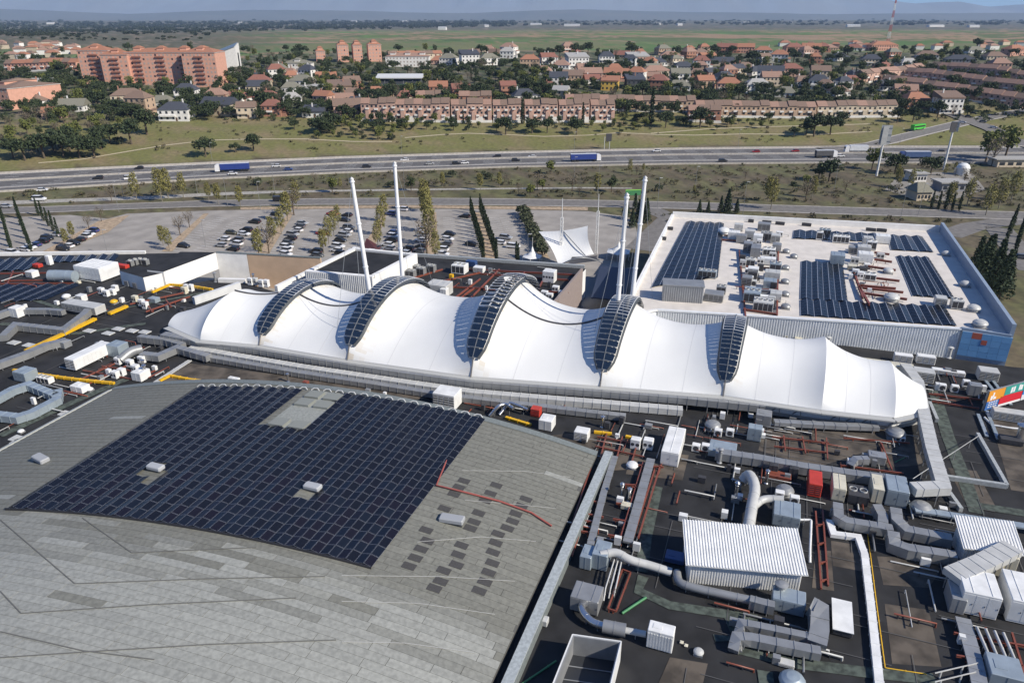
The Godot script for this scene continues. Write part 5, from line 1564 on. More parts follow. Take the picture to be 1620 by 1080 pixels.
	stuff(mi, "dark far-off woods on the plain before the mountains", "woods")
# ---- roof machinery ------------------------------------------------------------------------------------
func metal(c: String) -> Material:
	var cols := {"zinc": Color(0.31, 0.315, 0.315), "pale": Color(0.50, 0.50, 0.48), "white": Color(0.74, 0.74, 0.72), "steel": Color(0.33, 0.34, 0.35), "bluegrey": Color(0.36, 0.42, 0.46), "dark": Color(0.045, 0.045, 0.05), "red": Color(0.50, 0.05, 0.03), "rust": Color(0.22, 0.065, 0.04), "yellow": Color(0.72, 0.42, 0.015), "green": Color(0.06, 0.22, 0.09), "blue": Color(0.04, 0.08, 0.2), "cream": Color(0.60, 0.56, 0.44), "ochre": Color(0.42, 0.32, 0.14)}
	var m := mat("metal_" + c, cols[c], 0.42 if c != "dark" else 0.7, 0.35 if c in ["zinc", "steel", "bluegrey"] else 0.0, noise_tex("metal_wear", 0.006, 0.9, 1.08, 4, 51), 0.16)
	return m
func chrome() -> Material:
	return mat("chrome", Color(0.6, 0.6, 0.6), 0.22, 0.9)
# A boxy machine. px, py: the pixel of the middle of its near bottom edge on the level h0.
func unit(called: String, label: String, cat: String, px: float, py: float, w: float, d: float, h: float, c: String, style := "doors", h0 := DK, group := "", turn := MY, legs := 0.18) -> Node3D:
	var p := W(px, py, h0)
	var b := Basis(Vector3.UP, turn)
	var o := thing(called, label, cat, p - b.z * d * 0.5, turn, group)
	var hh := h - legs
	var mb := MB.new()
	mb.bbox(Vector3(0, legs, 0), Vector3(w, hh, d), minf(0.06, minf(w, d) * 0.06))
	part("casing", mb.mesh(), metal(c), o)
	for sg in [-1.0, 1.0]: part("skid", mbox, metal("dark"), o, Vector3(0, 0.0, sg * d * 0.36), Vector3(w * 0.96, legs, 0.12))
	var n := maxi(1, int(round(w / 1.1)))
	match style:
		"doors":
			for k in n:
				part("door_panel", mbox, metal(c), o, Vector3(w * ((k + 0.5) / n - 0.5), legs + hh * 0.08, d * 0.5 + 0.012), Vector3(w / n - 0.09, hh * 0.82, 0.035))
				part("handle", mbox, metal("dark"), o, Vector3(w * ((k + 0.86) / n - 0.5), legs + hh * 0.45, d * 0.5 + 0.04), Vector3(0.05, 0.2, 0.05))
			for k in int(maxf(1, w / 1.4)):
				part("roof_seam", mbox, metal(c), o, Vector3(w * ((k + 0.5) / int(maxf(1, w / 1.4)) - 0.5), h - 0.01, 0), Vector3(0.07, 0.06, d * 0.97))
		"louvre":
			for k in n:
				var x := w * ((k + 0.5) / n - 0.5)
				var g := part("grille", mbox, metal("dark"), o, Vector3(x, legs + hh * 0.15, d * 0.5 + 0.005), Vector3(w / n - 0.16, hh * 0.68, 0.03))
				for q in 4:
					part("slat", mbox, metal(c), o, Vector3(x, legs + hh * (0.22 + 0.16 * q), d * 0.5 + 0.03), Vector3(w / n - 0.16, hh * 0.06, 0.04))
		"fans":
			for k in n:
				var f := MB.new()
				var r := minf(w / n, d) * 0.4
				f.lathe(Vector3.ZERO, [Vector2(r, 0), Vector2(r, 0.22), Vector2(r * 0.86, 0.22), Vector2(r * 0.86, 0.05)], 14)
				var ring := part("fan_ring", f.mesh(), metal("pale"), o, Vector3(w * ((k + 0.5) / n - 0.5), h, 0))
				f = MB.new()
				f.lathe(Vector3.ZERO, [Vector2(r * 0.85, 0.06), Vector2(r * 0.2, 0.1), Vector2(0.001, 0.14)], 12)
				part("fan_rotor", f.mesh(), metal("dark"), ring)
			part("grille", mbox, metal("dark"), o, Vector3(0, legs + hh * 0.12, d * 0.5 + 0.005), Vector3(w * 0.9, hh * 0.72, 0.03))
			for k in n + 1: part("post", mbox, metal(c), o, Vector3(w * (float(k) / n - 0.5) * 0.96, legs, d * 0.5 + 0.01), Vector3(0.09, hh * 0.98, 0.06))
		"split":     # outdoor condenser with round fan openings in front
			var m2 := maxi(1, int(round(w / 0.85)))
			for k in m2:
				var f := MB.new()
				var r := minf(w / m2, hh) * 0.38
				var seg := 14
				for q in seg:
					var a := TAU * q / seg
					var b2 := TAU * (q + 1) / seg
					f.tri(Vector3.ZERO, Vector3(cos(a) * r, sin(a) * r, 0), Vector3(cos(b2) * r, sin(b2) * r, 0))
				part("fan_opening", f.mesh(), metal("dark"), o, Vector3(w * ((k + 0.5) / m2 - 0.5), legs + hh * 0.5, d * 0.5 + 0.012))
		"plain":
			part("access_hatch", mbox, metal(c), o, Vector3(-w * 0.15, h, 0), Vector3(w * 0.35, 0.05, d * 0.4))
			part("side_seam", mbox, metal(c), o, Vector3(0, legs, d * 0.5), Vector3(0.07, hh * 0.97, 0.05))
	return o
func lift(pts: Array, h0 := DK) -> Array:        # [px, py, metres above the deck]
	var out := []
	for p in pts: out.append(W(p[0], p[1], h0 + p[2]))
	return out
func duct_run(label: String, pts: Array, w: float, h: float, c: String, h0 := DK, called := "air_duct") -> Node3D:
	var l := lift(pts, h0)
	var o := thing(called, label, "duct", Vector3(l[0].x, h0, l[0].z), 0, "air ducts on the roof")
	var off := -o.position
	var mb := MB.new()
	mb.duct(l, w, h)
	part("duct_body", mb.mesh(), metal(c), o, off)
	for i in l.size() - 1:
		var d: Vector3 = l[i + 1] - l[i]
		var n := maxi(1, int(d.length() / 1.5))
		for k in n:
			var p: Vector3 = l[i] + d * ((k + 0.5) / n)
			var f := MB.new()
			f.duct([p - d.normalized() * 0.04, p + d.normalized() * 0.04], w + 0.1, h + 0.1)
			part("flange", f.mesh(), metal(c), o, off)
			if k % 2 == 0 and p.y - h * 0.5 - h0 > 0.25:
				var s := d.normalized().cross(Vector3.UP).normalized() * w * 0.42
				for sg in [-1.0, 1.0]:
					part("leg", mbox, metal("steel"), o, off + Vector3(p.x + s.x * sg, h0, p.z + s.z * sg), Vector3(0.09, p.y - h * 0.5 - h0, 0.09))
	return o
func pipe_run(label: String, pts: Array, r: float, c: String, h0 := DK, called := "round_duct", seg := 12, cat := "duct") -> Node3D:
	var l := lift(pts, h0)
	# soften the bends
	var sm := [l[0]]
	for i in range(1, l.size() - 1):
		var a: Vector3 = l[i] + (l[i - 1] - l[i]).limit_length(minf(r * 2.2, l[i].distance_to(l[i - 1]) * 0.45))
		var b: Vector3 = l[i] + (l[i + 1] - l[i]).limit_length(minf(r * 2.2, l[i].distance_to(l[i + 1]) * 0.45))
		for k in 5:
			var t := k / 4.0
			sm.append(a.lerp(l[i], t).lerp(l[i].lerp(b, t), t))
	sm.append(l[-1])
	var o := thing(called, label, cat, Vector3(l[0].x, h0, l[0].z), 0, "pipes and round ducts on the roof")
	var off := -o.position
	var mb := MB.new()
	mb.tube(sm, r, seg)
	var m := chrome() if c == "chrome" else metal(c)
	part("pipe_body", mb.mesh(), m, o, off)
	for i in l.size() - 1:
		var d: Vector3 = l[i + 1] - l[i]
		var n := maxi(1, int(d.length() / (2.2 if r > 0.2 else 5.0)))
		for k in n:
			var p: Vector3 = l[i] + d * ((k + 0.5) / n)
			var f := MB.new()
			f.tube([p - d.normalized() * 0.05, p + d.normalized() * 0.05], r + 0.035, seg)
			part("collar", f.mesh(), m, o, off)
			if p.y - r - h0 > 0.2:
				part("leg", mbox, metal("steel"), o, off + Vector3(p.x, h0, p.z), Vector3(0.08, p.y - r - h0, 0.08))
	return o
func frame_of(label: String, beams: Array, c: String, up: float, h0 := DK, sec := 0.2, called := "steel_frame") -> Node3D:
	var first := W(beams[0][0], beams[0][1], h0 + up)
	var o := thing(called, label, "steel frame", Vector3(first.x, h0, first.z), 0, "steel frames on the roof")
	for b in beams:
		var p := W(b[0], b[1], h0 + up)
		var q := W(b[2], b[3], h0 + up)
		var mb := MB.new()
		mb.duct([p, q], sec, sec * 0.25)
		mb.duct([p - Vector3(0, sec * 0.5, 0), q - Vector3(0, sec * 0.5, 0)], sec * 0.25, sec * 0.8)
		mb.duct([p - Vector3(0, sec, 0), q - Vector3(0, sec, 0)], sec, sec * 0.25)
		part("beam", mb.mesh(), metal(c), o, -o.position)
		if up > 0.45:
			for k in maxi(2, int(p.distance_to(q) / 4.0)):
				var r := p.lerp(q, (k + 0.3) / maxi(2, int(p.distance_to(q) / 4.0)))
				part("post", mbox, metal(c), o, Vector3(r.x, h0, r.z) - o.position, Vector3(0.13, up - sec, 0.13))
	return o
func flue(label: String, px: float, py: float, r: float, h: float, c := "chrome", h0 := DK) -> Node3D:
	var o := thing("flue", label, "flue", W(px, py, h0), 0, "flues on the roof")
	var mb := MB.new()
	mb.lathe(Vector3.ZERO, [Vector2(r * 1.5, 0), Vector2(r * 1.5, 0.15), Vector2(r, 0.25), Vector2(r, h * 0.8), Vector2(r * 0.8, h * 0.82)], 12)
	part("stack", mb.mesh(), chrome() if c == "chrome" else metal(c), o)
	mb = MB.new()
	mb.lathe(Vector3.ZERO, [Vector2(r * 1.1, h * 0.84), Vector2(r * 1.55, h * 0.88), Vector2(r * 1.55, h * 0.94), Vector2(r * 0.7, h), Vector2(0.001, h + 0.03)], 12)
	part("cowl", mb.mesh(), chrome() if c == "chrome" else metal(c), o)
	for k in 3:
		var a := TAU * k / 3.0
		part("stay", mbox, metal("steel"), o, Vector3(cos(a) * r * 0.9, h * 0.79, sin(a) * r * 0.9), Vector3(0.05, h * 0.07, 0.05))
	return o
func dome(label: String, px: float, py: float, r: float, c: String, h0 := DK, group := "round roof cowls") -> Node3D:
	var o := thing("roof_cowl", label, "roof vent", W(px, py, h0), 0, group)
	var mb := MB.new()
	mb.lathe(Vector3.ZERO, [Vector2(r * 0.75, 0), Vector2(r * 0.75, r * 0.5), Vector2(r, r * 0.52), Vector2(r, r * 0.62), Vector2(r * 0.85, r * 0.85), Vector2(r * 0.5, r * 1.05), Vector2(0.001, r * 1.12)], 16)
	part("cowl", mb.mesh(), metal(c), o)
	part("kerb", mbox, metal("steel"), o, Vector3.ZERO, Vector3(r * 1.7, 0.25, r * 1.7), MY)
	return o
func ribbed_shed(label: String, px0: float, py0: float, px1: float, py1: float, d: float, h: float, rise: float, c: String) -> Node3D:
	var a := W(px0, py0, DK)
	var b := W(px1, py1, DK)
	var o := thing("metal_shed", label, "shed", a, -atan2(b.z - a.z, b.x - a.x), "ribbed sheds on the roof")
	var w := a.distance_to(b)
	var m := metal(c)
	part("front_wall", ribbed(Vector3(0, 0, 0), Vector3(w, 0, 0), 0.0, h, 0.3, 0.08), m, o)
	part("end_wall", ribbed(Vector3(w, 0, 0), Vector3(w, 0, -d), 0.0, h, 0.3, 0.08), m, o)
	part("rear_wall", ribbed(Vector3(w, 0, -d), Vector3(0, 0, -d), 0.0, h + rise, 0.3, 0.08), m, o)
	part("side_wall", ribbed(Vector3(0, 0, -d), Vector3(0, 0, 0), 0.0, h, 0.3, 0.08), m, o)
	var g := MB.new()
	for x in [0.0, w]:
		g.tri(Vector3(x, h, 0), Vector3(x, h, -d), Vector3(x, h + rise, -d))
	part("gable", g.mesh(), m, o)
	var r := MB.new()       # ribs run down the slope
	var ov := 0.55
	var n := int((w + 2 * ov) / 0.33)
	var y0 := h - rise / d * ov + 0.05
	var y1 := h + rise + rise / d * 0.3 + 0.05
	var pts := []
	for k in n:
		var x := -ov + (w + 2 * ov) * k / n
		var s := (w + 2 * ov) / n
		pts.append_array([[x, 0.0], [x + s * 0.45, 0.0], [x + s * 0.58, 0.09], [x + s * 0.87, 0.09]])
	pts.append([w + ov, 0.0])
	for k in pts.size() - 1:
		r.quad(Vector3(pts[k][0], y0 + pts[k][1], ov), Vector3(pts[k + 1][0], y0 + pts[k + 1][1], ov), Vector3(pts[k + 1][0], y1 + pts[k + 1][1], -d - 0.3), Vector3(pts[k][0], y1 + pts[k][1], -d - 0.3))
	r.hexa([Vector3(-ov, y0 - 0.1, ov - 0.01), Vector3(w + ov, y0 - 0.1, ov - 0.01), Vector3(w + ov, y1 - 0.1, -d - 0.29), Vector3(-ov, y1 - 0.1, -d - 0.29), Vector3(-ov, y0 - 0.02, ov - 0.01), Vector3(w + ov, y0 - 0.02, ov - 0.01), Vector3(w + ov, y1 - 0.02, -d - 0.29), Vector3(-ov, y1 - 0.02, -d - 0.29)])
	part("roof", r.mesh(), m, o)
	return o
func build_machines() -> void:
	# --- the near right deck ---
	frame_of("rusty red rails running beside the arched hall's gutter", [[935, 738, 888, 880], [965, 745, 930, 862], [1018, 730, 982, 850], [1036, 742, 998, 862], [935, 760, 962, 763], [925, 790, 955, 795], [912, 838, 940, 843], [975, 795, 1008, 800], [962, 845, 990, 850], [1000, 770, 1020, 772], [946, 750, 905, 878], [952, 745, 968, 748], [928, 812, 955, 817], [918, 822, 948, 826], [985, 765, 1022, 768], [970, 820, 1000, 825], [1045, 735, 1010, 850], [1010, 735, 1050, 738]], "rust", 0.75)
	duct_run("flat grey cable duct on the rusty rails, the one by the gutter", [[973, 722, 0.9], [955, 780, 0.9], [934, 862, 0.9]], 0.9, 0.25, "zinc")
	duct_run("flat grey cable duct on the rusty rails, the wider one", [[1030, 726, 0.95], [1012, 790, 0.95], [993, 858, 0.95]], 1.2, 0.25, "zinc")
	unit("air_handler", "grey air handler with bent silver pipe leaving its front", "air handler", 923, 971, 3.2, 2.7, 2.1, "zinc", "doors")
	unit("air_handler", "pair of tall grey plenum boxes behind the grey air handler, narrow one", "air handler", 925, 902, 1.4, 2.4, 2.0, "bluegrey", "plain")
	unit("air_handler", "pair of tall grey plenum boxes behind the grey air handler, wide one", "air handler", 947, 903, 1.9, 2.8, 2.4, "bluegrey", "plain")
	pipe_run("silver round duct climbing over the plenum boxes to the white shed", [[950, 878, 2.0], [975, 872, 2.3], [996, 886, 1.8], [1025, 893, 1.4], [1062, 905, 0.9]], 0.52, "pale")
	pipe_run("bent silver pipe from the grey air handler to the silencer", [[921, 950, 1.2], [920, 966, 1.2], [936, 984, 1.0], [956, 990, 1.0]], 0.42, "chrome")
	pipe_run("thick grey cylindrical silencer in front of the grey air handler", [[954, 990, 1.0], [990, 997, 1.0]], 0.72, "zinc", DK, "silencer", 18)
	pipe_run("short silver pipe from the silencer to the white intake hood", [[990, 997, 1.0], [1022, 1003, 1.0]], 0.36, "pale")
	var hood := unit("intake_hood", "white ribbed intake hood at the end of the silver pipe", "intake hood", 1042, 1030, 2.7, 1.5, 2.6, "white", "plain")
	for k in 9: part("rib", mbox, metal("white"), hood, Vector3(-1.2 + k * 0.3, 0.3, 0.77), Vector3(0.12, 1.9, 0.08))
	for k in 3:
		pipe_run("thin pale service pipe climbing beside the grey air handler", [[955 + k * 8, 950 - k * 4, 0.3], [958 + k * 8, 930, 1.3], [972 + k * 6, 885, 1.5]], 0.09, "pale", DK, "service_pipe", 8, "pipe")
	frame_of("orange-red support frame under the thin service pipes", [[962, 962, 985, 900], [975, 966, 998, 905], [962, 962, 975, 966], [985, 900, 998, 905]], "rust", 0.5, DK, 0.16)
	ribbed_shed("white ribbed metal shed with a sloping roof on the dark deck", 1088, 921, 1263, 937, 5.6, 3.1, 1.3, "white")
	unit("blue_tank", "flat blue covered tank beside the white ribbed shed", "tank", 1066, 893, 2.3, 1.7, 0.8, "blue", "plain")
	pipe_run("silver round duct running along the front of the white shed", [[1071, 905, 1.0], [1073, 922, 1.0], [1100, 930, 1.0], [1190, 950, 1.0]], 0.5, "zinc")
	pipe_run("large silver spiral duct bent over behind the white shed", [[1176, 760, 0.9], [1186, 748, 2.1], [1196, 770, 2.0], [1190, 800, 1.7], [1184, 838, 1.5]], 0.74, "pale", DK, "spiral_duct", 16)
	pipe_run("silver branch duct from the spiral duct to the grey twin plenum", [[1194, 800, 1.6], [1208, 788, 1.7], [1240, 790, 1.9]], 0.52, "pale", DK, "spiral_duct", 14)
	unit("air_handler", "grey twin plenum box joined to the silver spiral duct", "air handler", 1242, 836, 3.3, 3.4, 2.0, "bluegrey", "doors")
	dome("round grey hood on the grey twin plenum box", 1241, 782, 1.25, "zinc")
	flue("slim chrome flue in the shade left of the spiral duct", 1163, 792, 0.24, 3.2)
	flue("slim chrome flue right of the spiral duct", 1212, 765, 0.22, 2.4)
	pipe_run("white square-bent pipe at the end of the white shed", [[1262, 822, 0.9], [1284, 822, 0.9], [1282, 868, 0.9], [1282, 890, 0.2]], 0.15, "white", DK, "service_pipe", 8, "pipe")
	frame_of("rusty ladder-like rails beside the white shed", [[1291, 808, 1300, 930], [1302, 806, 1311, 925], [1291, 830, 1303, 829], [1294, 860, 1306, 858], [1296, 890, 1308, 888], [1299, 918, 1310, 916]], "rust", 0.35)
	unit("red_cabinet", "bright red generator cabinet among the grey plant", "cabinet", 1287, 787, 1.75, 3.6, 2.2, "red", "louvre")
	unit("air_handler", "cream topped plant cabinet next to the bright red cabinet", "air handler", 1325, 794, 1.7, 3.8, 2.2, "cream", "doors")
	unit("air_handler", "slim cream plant cabinet between dark coil and blue-grey cabinet", "air handler", 1386, 797, 1.5, 3.8, 2.4, "cream", "plain")
	unit("air_handler", "blue-grey plant cabinet with stepped duct at its foot", "air handler", 1416, 803, 2.7, 4.0, 2.7, "bluegrey", "doors")
	unit("chiller", "dark open coil unit between the cream cabinets", "chiller", 1356, 800, 2.6, 2.8, 1.6, "dark", "fans")
	duct_run("stepped grey duct leading from the cream cabinet", [[1325, 800, 1.2], [1326, 820, 1.0], [1340, 828, 1.0], [1412, 840, 1.0]], 1.25, 1.2, "zinc")
	duct_run("stepped grey duct leading from the slim cream cabinet", [[1386, 802, 1.6], [1396, 820, 1.2], [1396, 842, 1.0]], 1.2, 1.2, "zinc")
	duct_run("stepped grey duct leading from the blue-grey cabinet", [[1416, 808, 1.8], [1418, 826, 1.4], [1434, 842, 1.2], [1505, 856, 1.2]], 1.4, 1.3, "zinc")
	duct_run("low grey duct in front running to the right-hand ribbed shed", [[1412, 846, 1.2], [1414, 864, 0.9], [1436, 872, 0.9], [1512, 884, 0.9]], 1.4, 1.4, "zinc")
	dome("large pale half-dome hood behind the stepped ducts", 1456, 810, 1.4, "zinc")
	ribbed_shed("white ribbed metal shed behind the slanting duct", 1522, 889, 1603, 899, 3.6, 2.6, 1.3, "white")
	duct_run("long flat zinc cable tray ending behind the ribbed shed", [[1448, 806, 1.0], [1540, 820, 1.0], [1660, 838, 1.0]], 1.15, 0.25, "bluegrey")
	duct_run("wide slanting pale duct passing over the tall white air handlers", [[1506, 912, 2.7], [1552, 893, 3.0], [1602, 868, 3.0]], 2.3, 0.9, "pale")
	unit("air_handler", "tall white two-tier air handler beside the big black shadow", "air handler", 1545, 976, 3.7, 4.2, 3.2, "white", "doors")
	unit("air_handler", "tall white two-tier air handler at the deck's outer side", "air handler", 1622, 990, 3.8, 5.2, 3.2, "white", "doors")
	unit("plant_box", "dark grey plant box in front of the tall white air handler", "cabinet", 1512, 972, 1.5, 3.2, 2.2, "steel", "plain")
	unit("intake_hood", "cream intake hood between the tall white air handlers, first", "intake hood", 1574, 912, 1.2, 2.2, 2.6, "cream", "plain")
	unit("intake_hood", "cream intake hood between the tall white air handlers, second", "intake hood", 1594, 912, 1.3, 2.2, 2.8, "cream", "plain")
	unit("pump_set", "small dark pump set between the tall white air handlers", "pump", 1578, 972, 1.6, 1.6, 1.0, "dark", "split")
	frame_of("red pipe rack below the tall white air handlers", [[1510, 1000, 1640, 1024], [1514, 1036, 1640, 1056], [1522, 990, 1545, 1078], [1560, 992, 1585, 1078], [1602, 1000, 1626, 1078]], "rust", 0.8)
	for k in 4: pipe_run("pale lagged pipe lying across the red pipe rack", [[1546 + k * 14, 992 + k * 3, 1.05], [1570 + k * 14, 1048 + k * 3, 1.05]], 0.16, "pale", DK, "service_pipe", 8, "pipe")
	duct_run("dark flat tray beside the red pipe rack", [[1524, 978, 0.8], [1544, 1050, 0.8], [1552, 1090, 0.8]], 1.5, 0.2, "steel")
	unit("plant_box", "pale blue-grey box with flat lid below the red pipe rack", "cabinet", 1590, 1090, 3.0, 3.0, 1.6, "bluegrey", "plain")
	frame_of("thin grey hand rail across the corner of the deck", [[1480, 1064, 1548, 1048], [1480, 1078, 1545, 1062]], "pale", 1.0, DK, 0.08, "hand_rail")
	duct_run("long grey duct with bolted joints behind the red cabinet", [[1132, 718, 1.0], [1200, 728, 1.0], [1270, 741, 1.0], [1345, 752, 1.0], [1432, 764, 1.3]], 1.5, 1.25, "zinc")
	unit("white_container", "long white air handling container standing end-on below the tent", "air handler", 1058, 738, 2.6, 7.6, 2.5, "white", "doors")
	var lt := unit("plant_box", "low blue-grey plant box with sloping lid beside the white container", "cabinet", 1141, 726, 4.0, 3.2, 1.3, "bluegrey", "plain")
	flue("grey flue standing before the sloping lid", 1138, 732, 0.28, 2.6, "steel")
	for q in [[1004, 712, "at the foot of the tent, by the yellow pipe"], [1024, 713, "at the foot of the tent, beside the white container"]]:
		unit("condenser", "white outdoor unit with dark fan " + q[2], "air conditioner", q[0], q[1], 1.5, 1.2, 1.8, "white", "split", DK, "white outdoor units")
	for q in [[1135, 692], [1154, 692], [1100, 716], [1115, 716], [1232, 792], [1256, 800]]:
		unit("condenser", "white outdoor unit on the crowded strip below the tent", "air conditioner", q[0], q[1], 1.2, 0.9, 1.3, "white", "split", DK, "white outdoor units")
	unit("plant_box", "upright pale blue-grey cabinet under the tent's duct corner", "cabinet", 1192, 699, 2.1, 1.6, 2.4, "bluegrey", "doors")
	unit("plant_box", "grey cube joining the two big ducts below the tent", "cabinet", 1206, 676, 2.4, 2.2, 2.2, "zinc", "plain")
	dome("round grey drum below the tent", 1127, 678, 1.3, "zinc")
	unit("red_plinth", "dull red plinth carrying two dark panels behind the spiral duct", "plinth", 1230, 760, 3.6, 1.6, 0.7, "rust", "plain")
	for q in [[1222, 752], [1254, 757]]: unit("solar_heater", "dark tilted panel standing on the dull red plinth", "panel", q[0], q[1], 1.3, 0.9, 1.7, "dark", "plain", DK, "dark panels on the red plinth")
	# ducts along the foot of the tent
	duct_run("long pale duct hugging the foot of the white tent", [[258, 531, 1.75], [330, 544, 1.75], [410, 554, 1.75], [480, 566, 1.75], [560, 579, 1.75], [640, 591, 1.75], [745, 605, 1.75], [860, 614, 1.75], [960, 621, 1.75], [1080, 631, 1.75], [1210, 644, 1.75]], 1.7, 1.2, "zinc")
	duct_run("lower pale duct running under the long duct of the tent", [[300, 552, 0.75], [410, 571, 0.75], [480, 583, 0.75], [560, 595, 0.75], [640, 607, 0.75], [745, 622, 0.75], [860, 632, 0.75], [960, 640, 0.75], [1080, 650, 0.75]], 1.5, 1.1, "pale")
	duct_run("second pale duct lying before the long duct of the tent", [[330, 566, 0.7], [480, 592, 0.7], [600, 610, 0.7], [700, 626, 0.7], [800, 638, 0.7], [920, 652, 0.7], [990, 660, 0.7]], 1.2, 0.9, "zinc")
	duct_run("short grey duct under the tent's struts", [[1225, 668, 0.9], [1330, 674, 0.9], [1390, 676, 0.9]], 1.2, 0.7, "steel")
	duct_run("large bent pale duct round the rounded end of the tent", [[1432, 580, 1.6], [1452, 606, 1.8], [1460, 650, 2.2], [1474, 712, 2.4], [1492, 772, 2.4], [1444, 774, 2.4]], 1.8, 1.2, "pale")
	# brown bays between
	frame_of("rusty beams over the brown bay below the tent's end", [[1222, 690, 1312, 700], [1225, 705, 1310, 715], [1308, 692, 1310, 725], [1240, 688, 1243, 712], [1270, 690, 1275, 716], [1335, 692, 1440, 700], [1395, 700, 1412, 742], [1330, 735, 1430, 748]], "rust", 0.5, DK, 0.18)
	unit("plant_box", "grey box with a chamfered duct on the brown bay", "cabinet", 1386, 736, 2.4, 1.7, 1.5, "steel", "plain")
	duct_run("short bent grey duct on the brown bay", [[1346, 738, 0.4], [1354, 728, 1.0], [1374, 728, 1.0]], 1.0, 1.0, "steel")
	dome("wide grey drum beside the tent's rounded end", 1416, 692, 1.5, "zinc")
	unit("condenser", "white outdoor unit beside the wide grey drum", "air conditioner", 1424, 700, 1.4, 0.9, 0.9, "white", "split", DK, "white outdoor units")
	unit("green_pole", "thin green pole lying on the brown bay", "pole", 1425, 728, 2.6, 0.12, 0.12, "green", "plain", DK, "", MY + 0.9, 0.02)
	pipe_run("bright green pipe lying on the dark deck", [[984, 970, 0.15], [1002, 958, 0.15], [1022, 945, 0.15]], 0.16, "green", DK, "service_pipe", 8, "pipe")
	pipe_run("bright green pipe lying at the skylight well", [[822, 1084, 0.12], [855, 1062, 0.12], [880, 1045, 0.12]], 0.1, "green", DK, "service_pipe", 8, "pipe")
	duct_run("long white cable conduit crossing the dark deck", [[1312, 824, 0.35], [1319, 845, 0.35], [1358, 850, 0.35], [1368, 878, 0.35], [1378, 960, 0.35], [1392, 1090, 0.35]], 0.85, 0.5, "white", DK, "cable_conduit")
	pipe_run("thin yellow gas pipe beside the white conduit", [[1322, 826, 0.15], [1372, 836, 0.15], [1378, 880, 0.15], [1388, 960, 0.15], [1401, 1056, 0.15], [1466, 1066, 0.15]], 0.055, "yellow", DK, "gas_pipe", 6, "pipe")
	var pl := unit("propped_board", "plain white panel propped on a dark stand on the deck", "panel", 1332, 1008, 2.0, 4.4, 0.9, "dark", "plain")
	var pm := MB.new()
	pm.box(Vector3(0, 1.05, 0), Vector3(2.1, 0.08, 4.6), Basis(Vector3.RIGHT, 0.06))
	part("sheet", pm.mesh(), metal("white"), pl)
	unit("air_handler", "grey fan box before the white shed with a short round stack", "air handler", 1245, 972, 3.5, 2.2, 1.9, "bluegrey", "doors")
	flue("short stubby grey stack on the grey fan box", 1232, 950, 0.5, 2.7, "zinc")
	duct_run("tapering grey duct joining the fan box", [[1186, 952, 1.0], [1204, 957, 1.0], [1225, 962, 1.0]], 1.0, 1.2, "zinc")
	duct_run("tall grey transition duct turning down beside the fan box", [[1282, 958, 1.8], [1295, 966, 1.6], [1296, 1000, 1.2], [1292, 1022, 0.9]], 1.9, 1.2, "zinc")
	duct_run("grey return duct, the rear one of a pair before the fan box", [[1168, 1004, 0.4], [1174, 988, 1.0], [1192, 992, 1.0], [1288, 1012, 1.0]], 0.9, 1.0, "zinc")
	duct_run("grey return duct, the front one of a pair before the fan box", [[1160, 1030, 0.4], [1166, 1010, 1.0], [1188, 1012, 1.0], [1298, 1034, 1.0]], 1.1, 1.0, "zinc")
	# the open skylight well at the bottom
	var wa := flat([[906, 1003], [983, 1014], [962, 1100], [872, 1088]], DK + 2.8)
	var well := thing("skylight_well", "open skylight well with a white rim and dark glass floor", "skylight", Vector3(wa[0].x, DK, wa[0].z))
	for i in 4:
		var e0: Vector3 = wa[i]
		var e1: Vector3 = wa[(i + 1) % 4]
		var dn := (e1 - e0).normalized()
		var inw := Vector3(dn.z, 0, -dn.x)
		if inw.dot((wa[0] + wa[2]) * 0.5 - e0) < 0.0: inw = -inw
		var mb := MB.new()
		mb.duct([Vector3(e0.x, DK + 1.4, e0.z), Vector3(e1.x, DK + 1.4, e1.z)], 0.12, 2.8 + 0.01 * i)
		part("rim", mb.mesh(), metal("white"), well, -well.position)
		mb = MB.new()
		mb.duct([Vector3(e0.x, DK + 1.37, e0.z) + inw * 0.12, Vector3(e1.x, DK + 1.37, e1.z) + inw * 0.12], 0.1, 2.7 + 0.01 * i)
		part("lining", mb.mesh(), metal("steel"), well, -well.position)
	part("glass", sheet(wa, DK + 0.12), mat("well_glass", Color(0.03, 0.032, 0.036), 0.35), well, -well.position)
	for k in 3:
		var mb := MB.new()
		mb.duct([wa[0].lerp(wa[3], (k + 1) / 4.0) + Vector3(0, -2.62, 0), wa[1].lerp(wa[2], (k + 1) / 4.0) + Vector3(0, -2.62, 0)], 0.09, 0.08)
		part("glazing_bar", mb.mesh(), metal("steel"), well, -well.position)
	unit("roof_hatch", "small shiny metal cowl beside the hall gutter", "roof vent", 858, 992, 1.0, 0.9, 0.9, "pale", "plain")
	unit("fire_extinguisher", "orange-red cylinder standing by the hall gutter", "cylinder", 853, 960, 0.3, 0.3, 1.0, "red", "plain")
	dome("small steel mushroom vent in the lower corner of the deck", 1105, 1034, 0.55, "pale")
	dome("round blue-grey cowl at the deck's lower edge", 1252, 1085, 1.3, "bluegrey")
	unit("roof_hatch", "pale ribbed hatch on the green walkway", "roof vent", 1243, 1058, 1.6, 0.9, 0.6, "pale", "louvre")
	for q in [[1078, 1020], [1085, 1025]]: unit("deck_box", "tiny cream box lying on the deck, " + ("beside the mushroom vent" if q[0] > 1080 else "beside the white hood"), "box", q[0], q[1], 0.4, 0.4, 0.25, "cream", "plain")
	# --- between the hall and the tent ---
	unit("white_cabin", "white ribbed cabin with dark flat top before the tent", "cabin", 702, 648, 4.0, 3.2, 2.9, "white", "louvre")
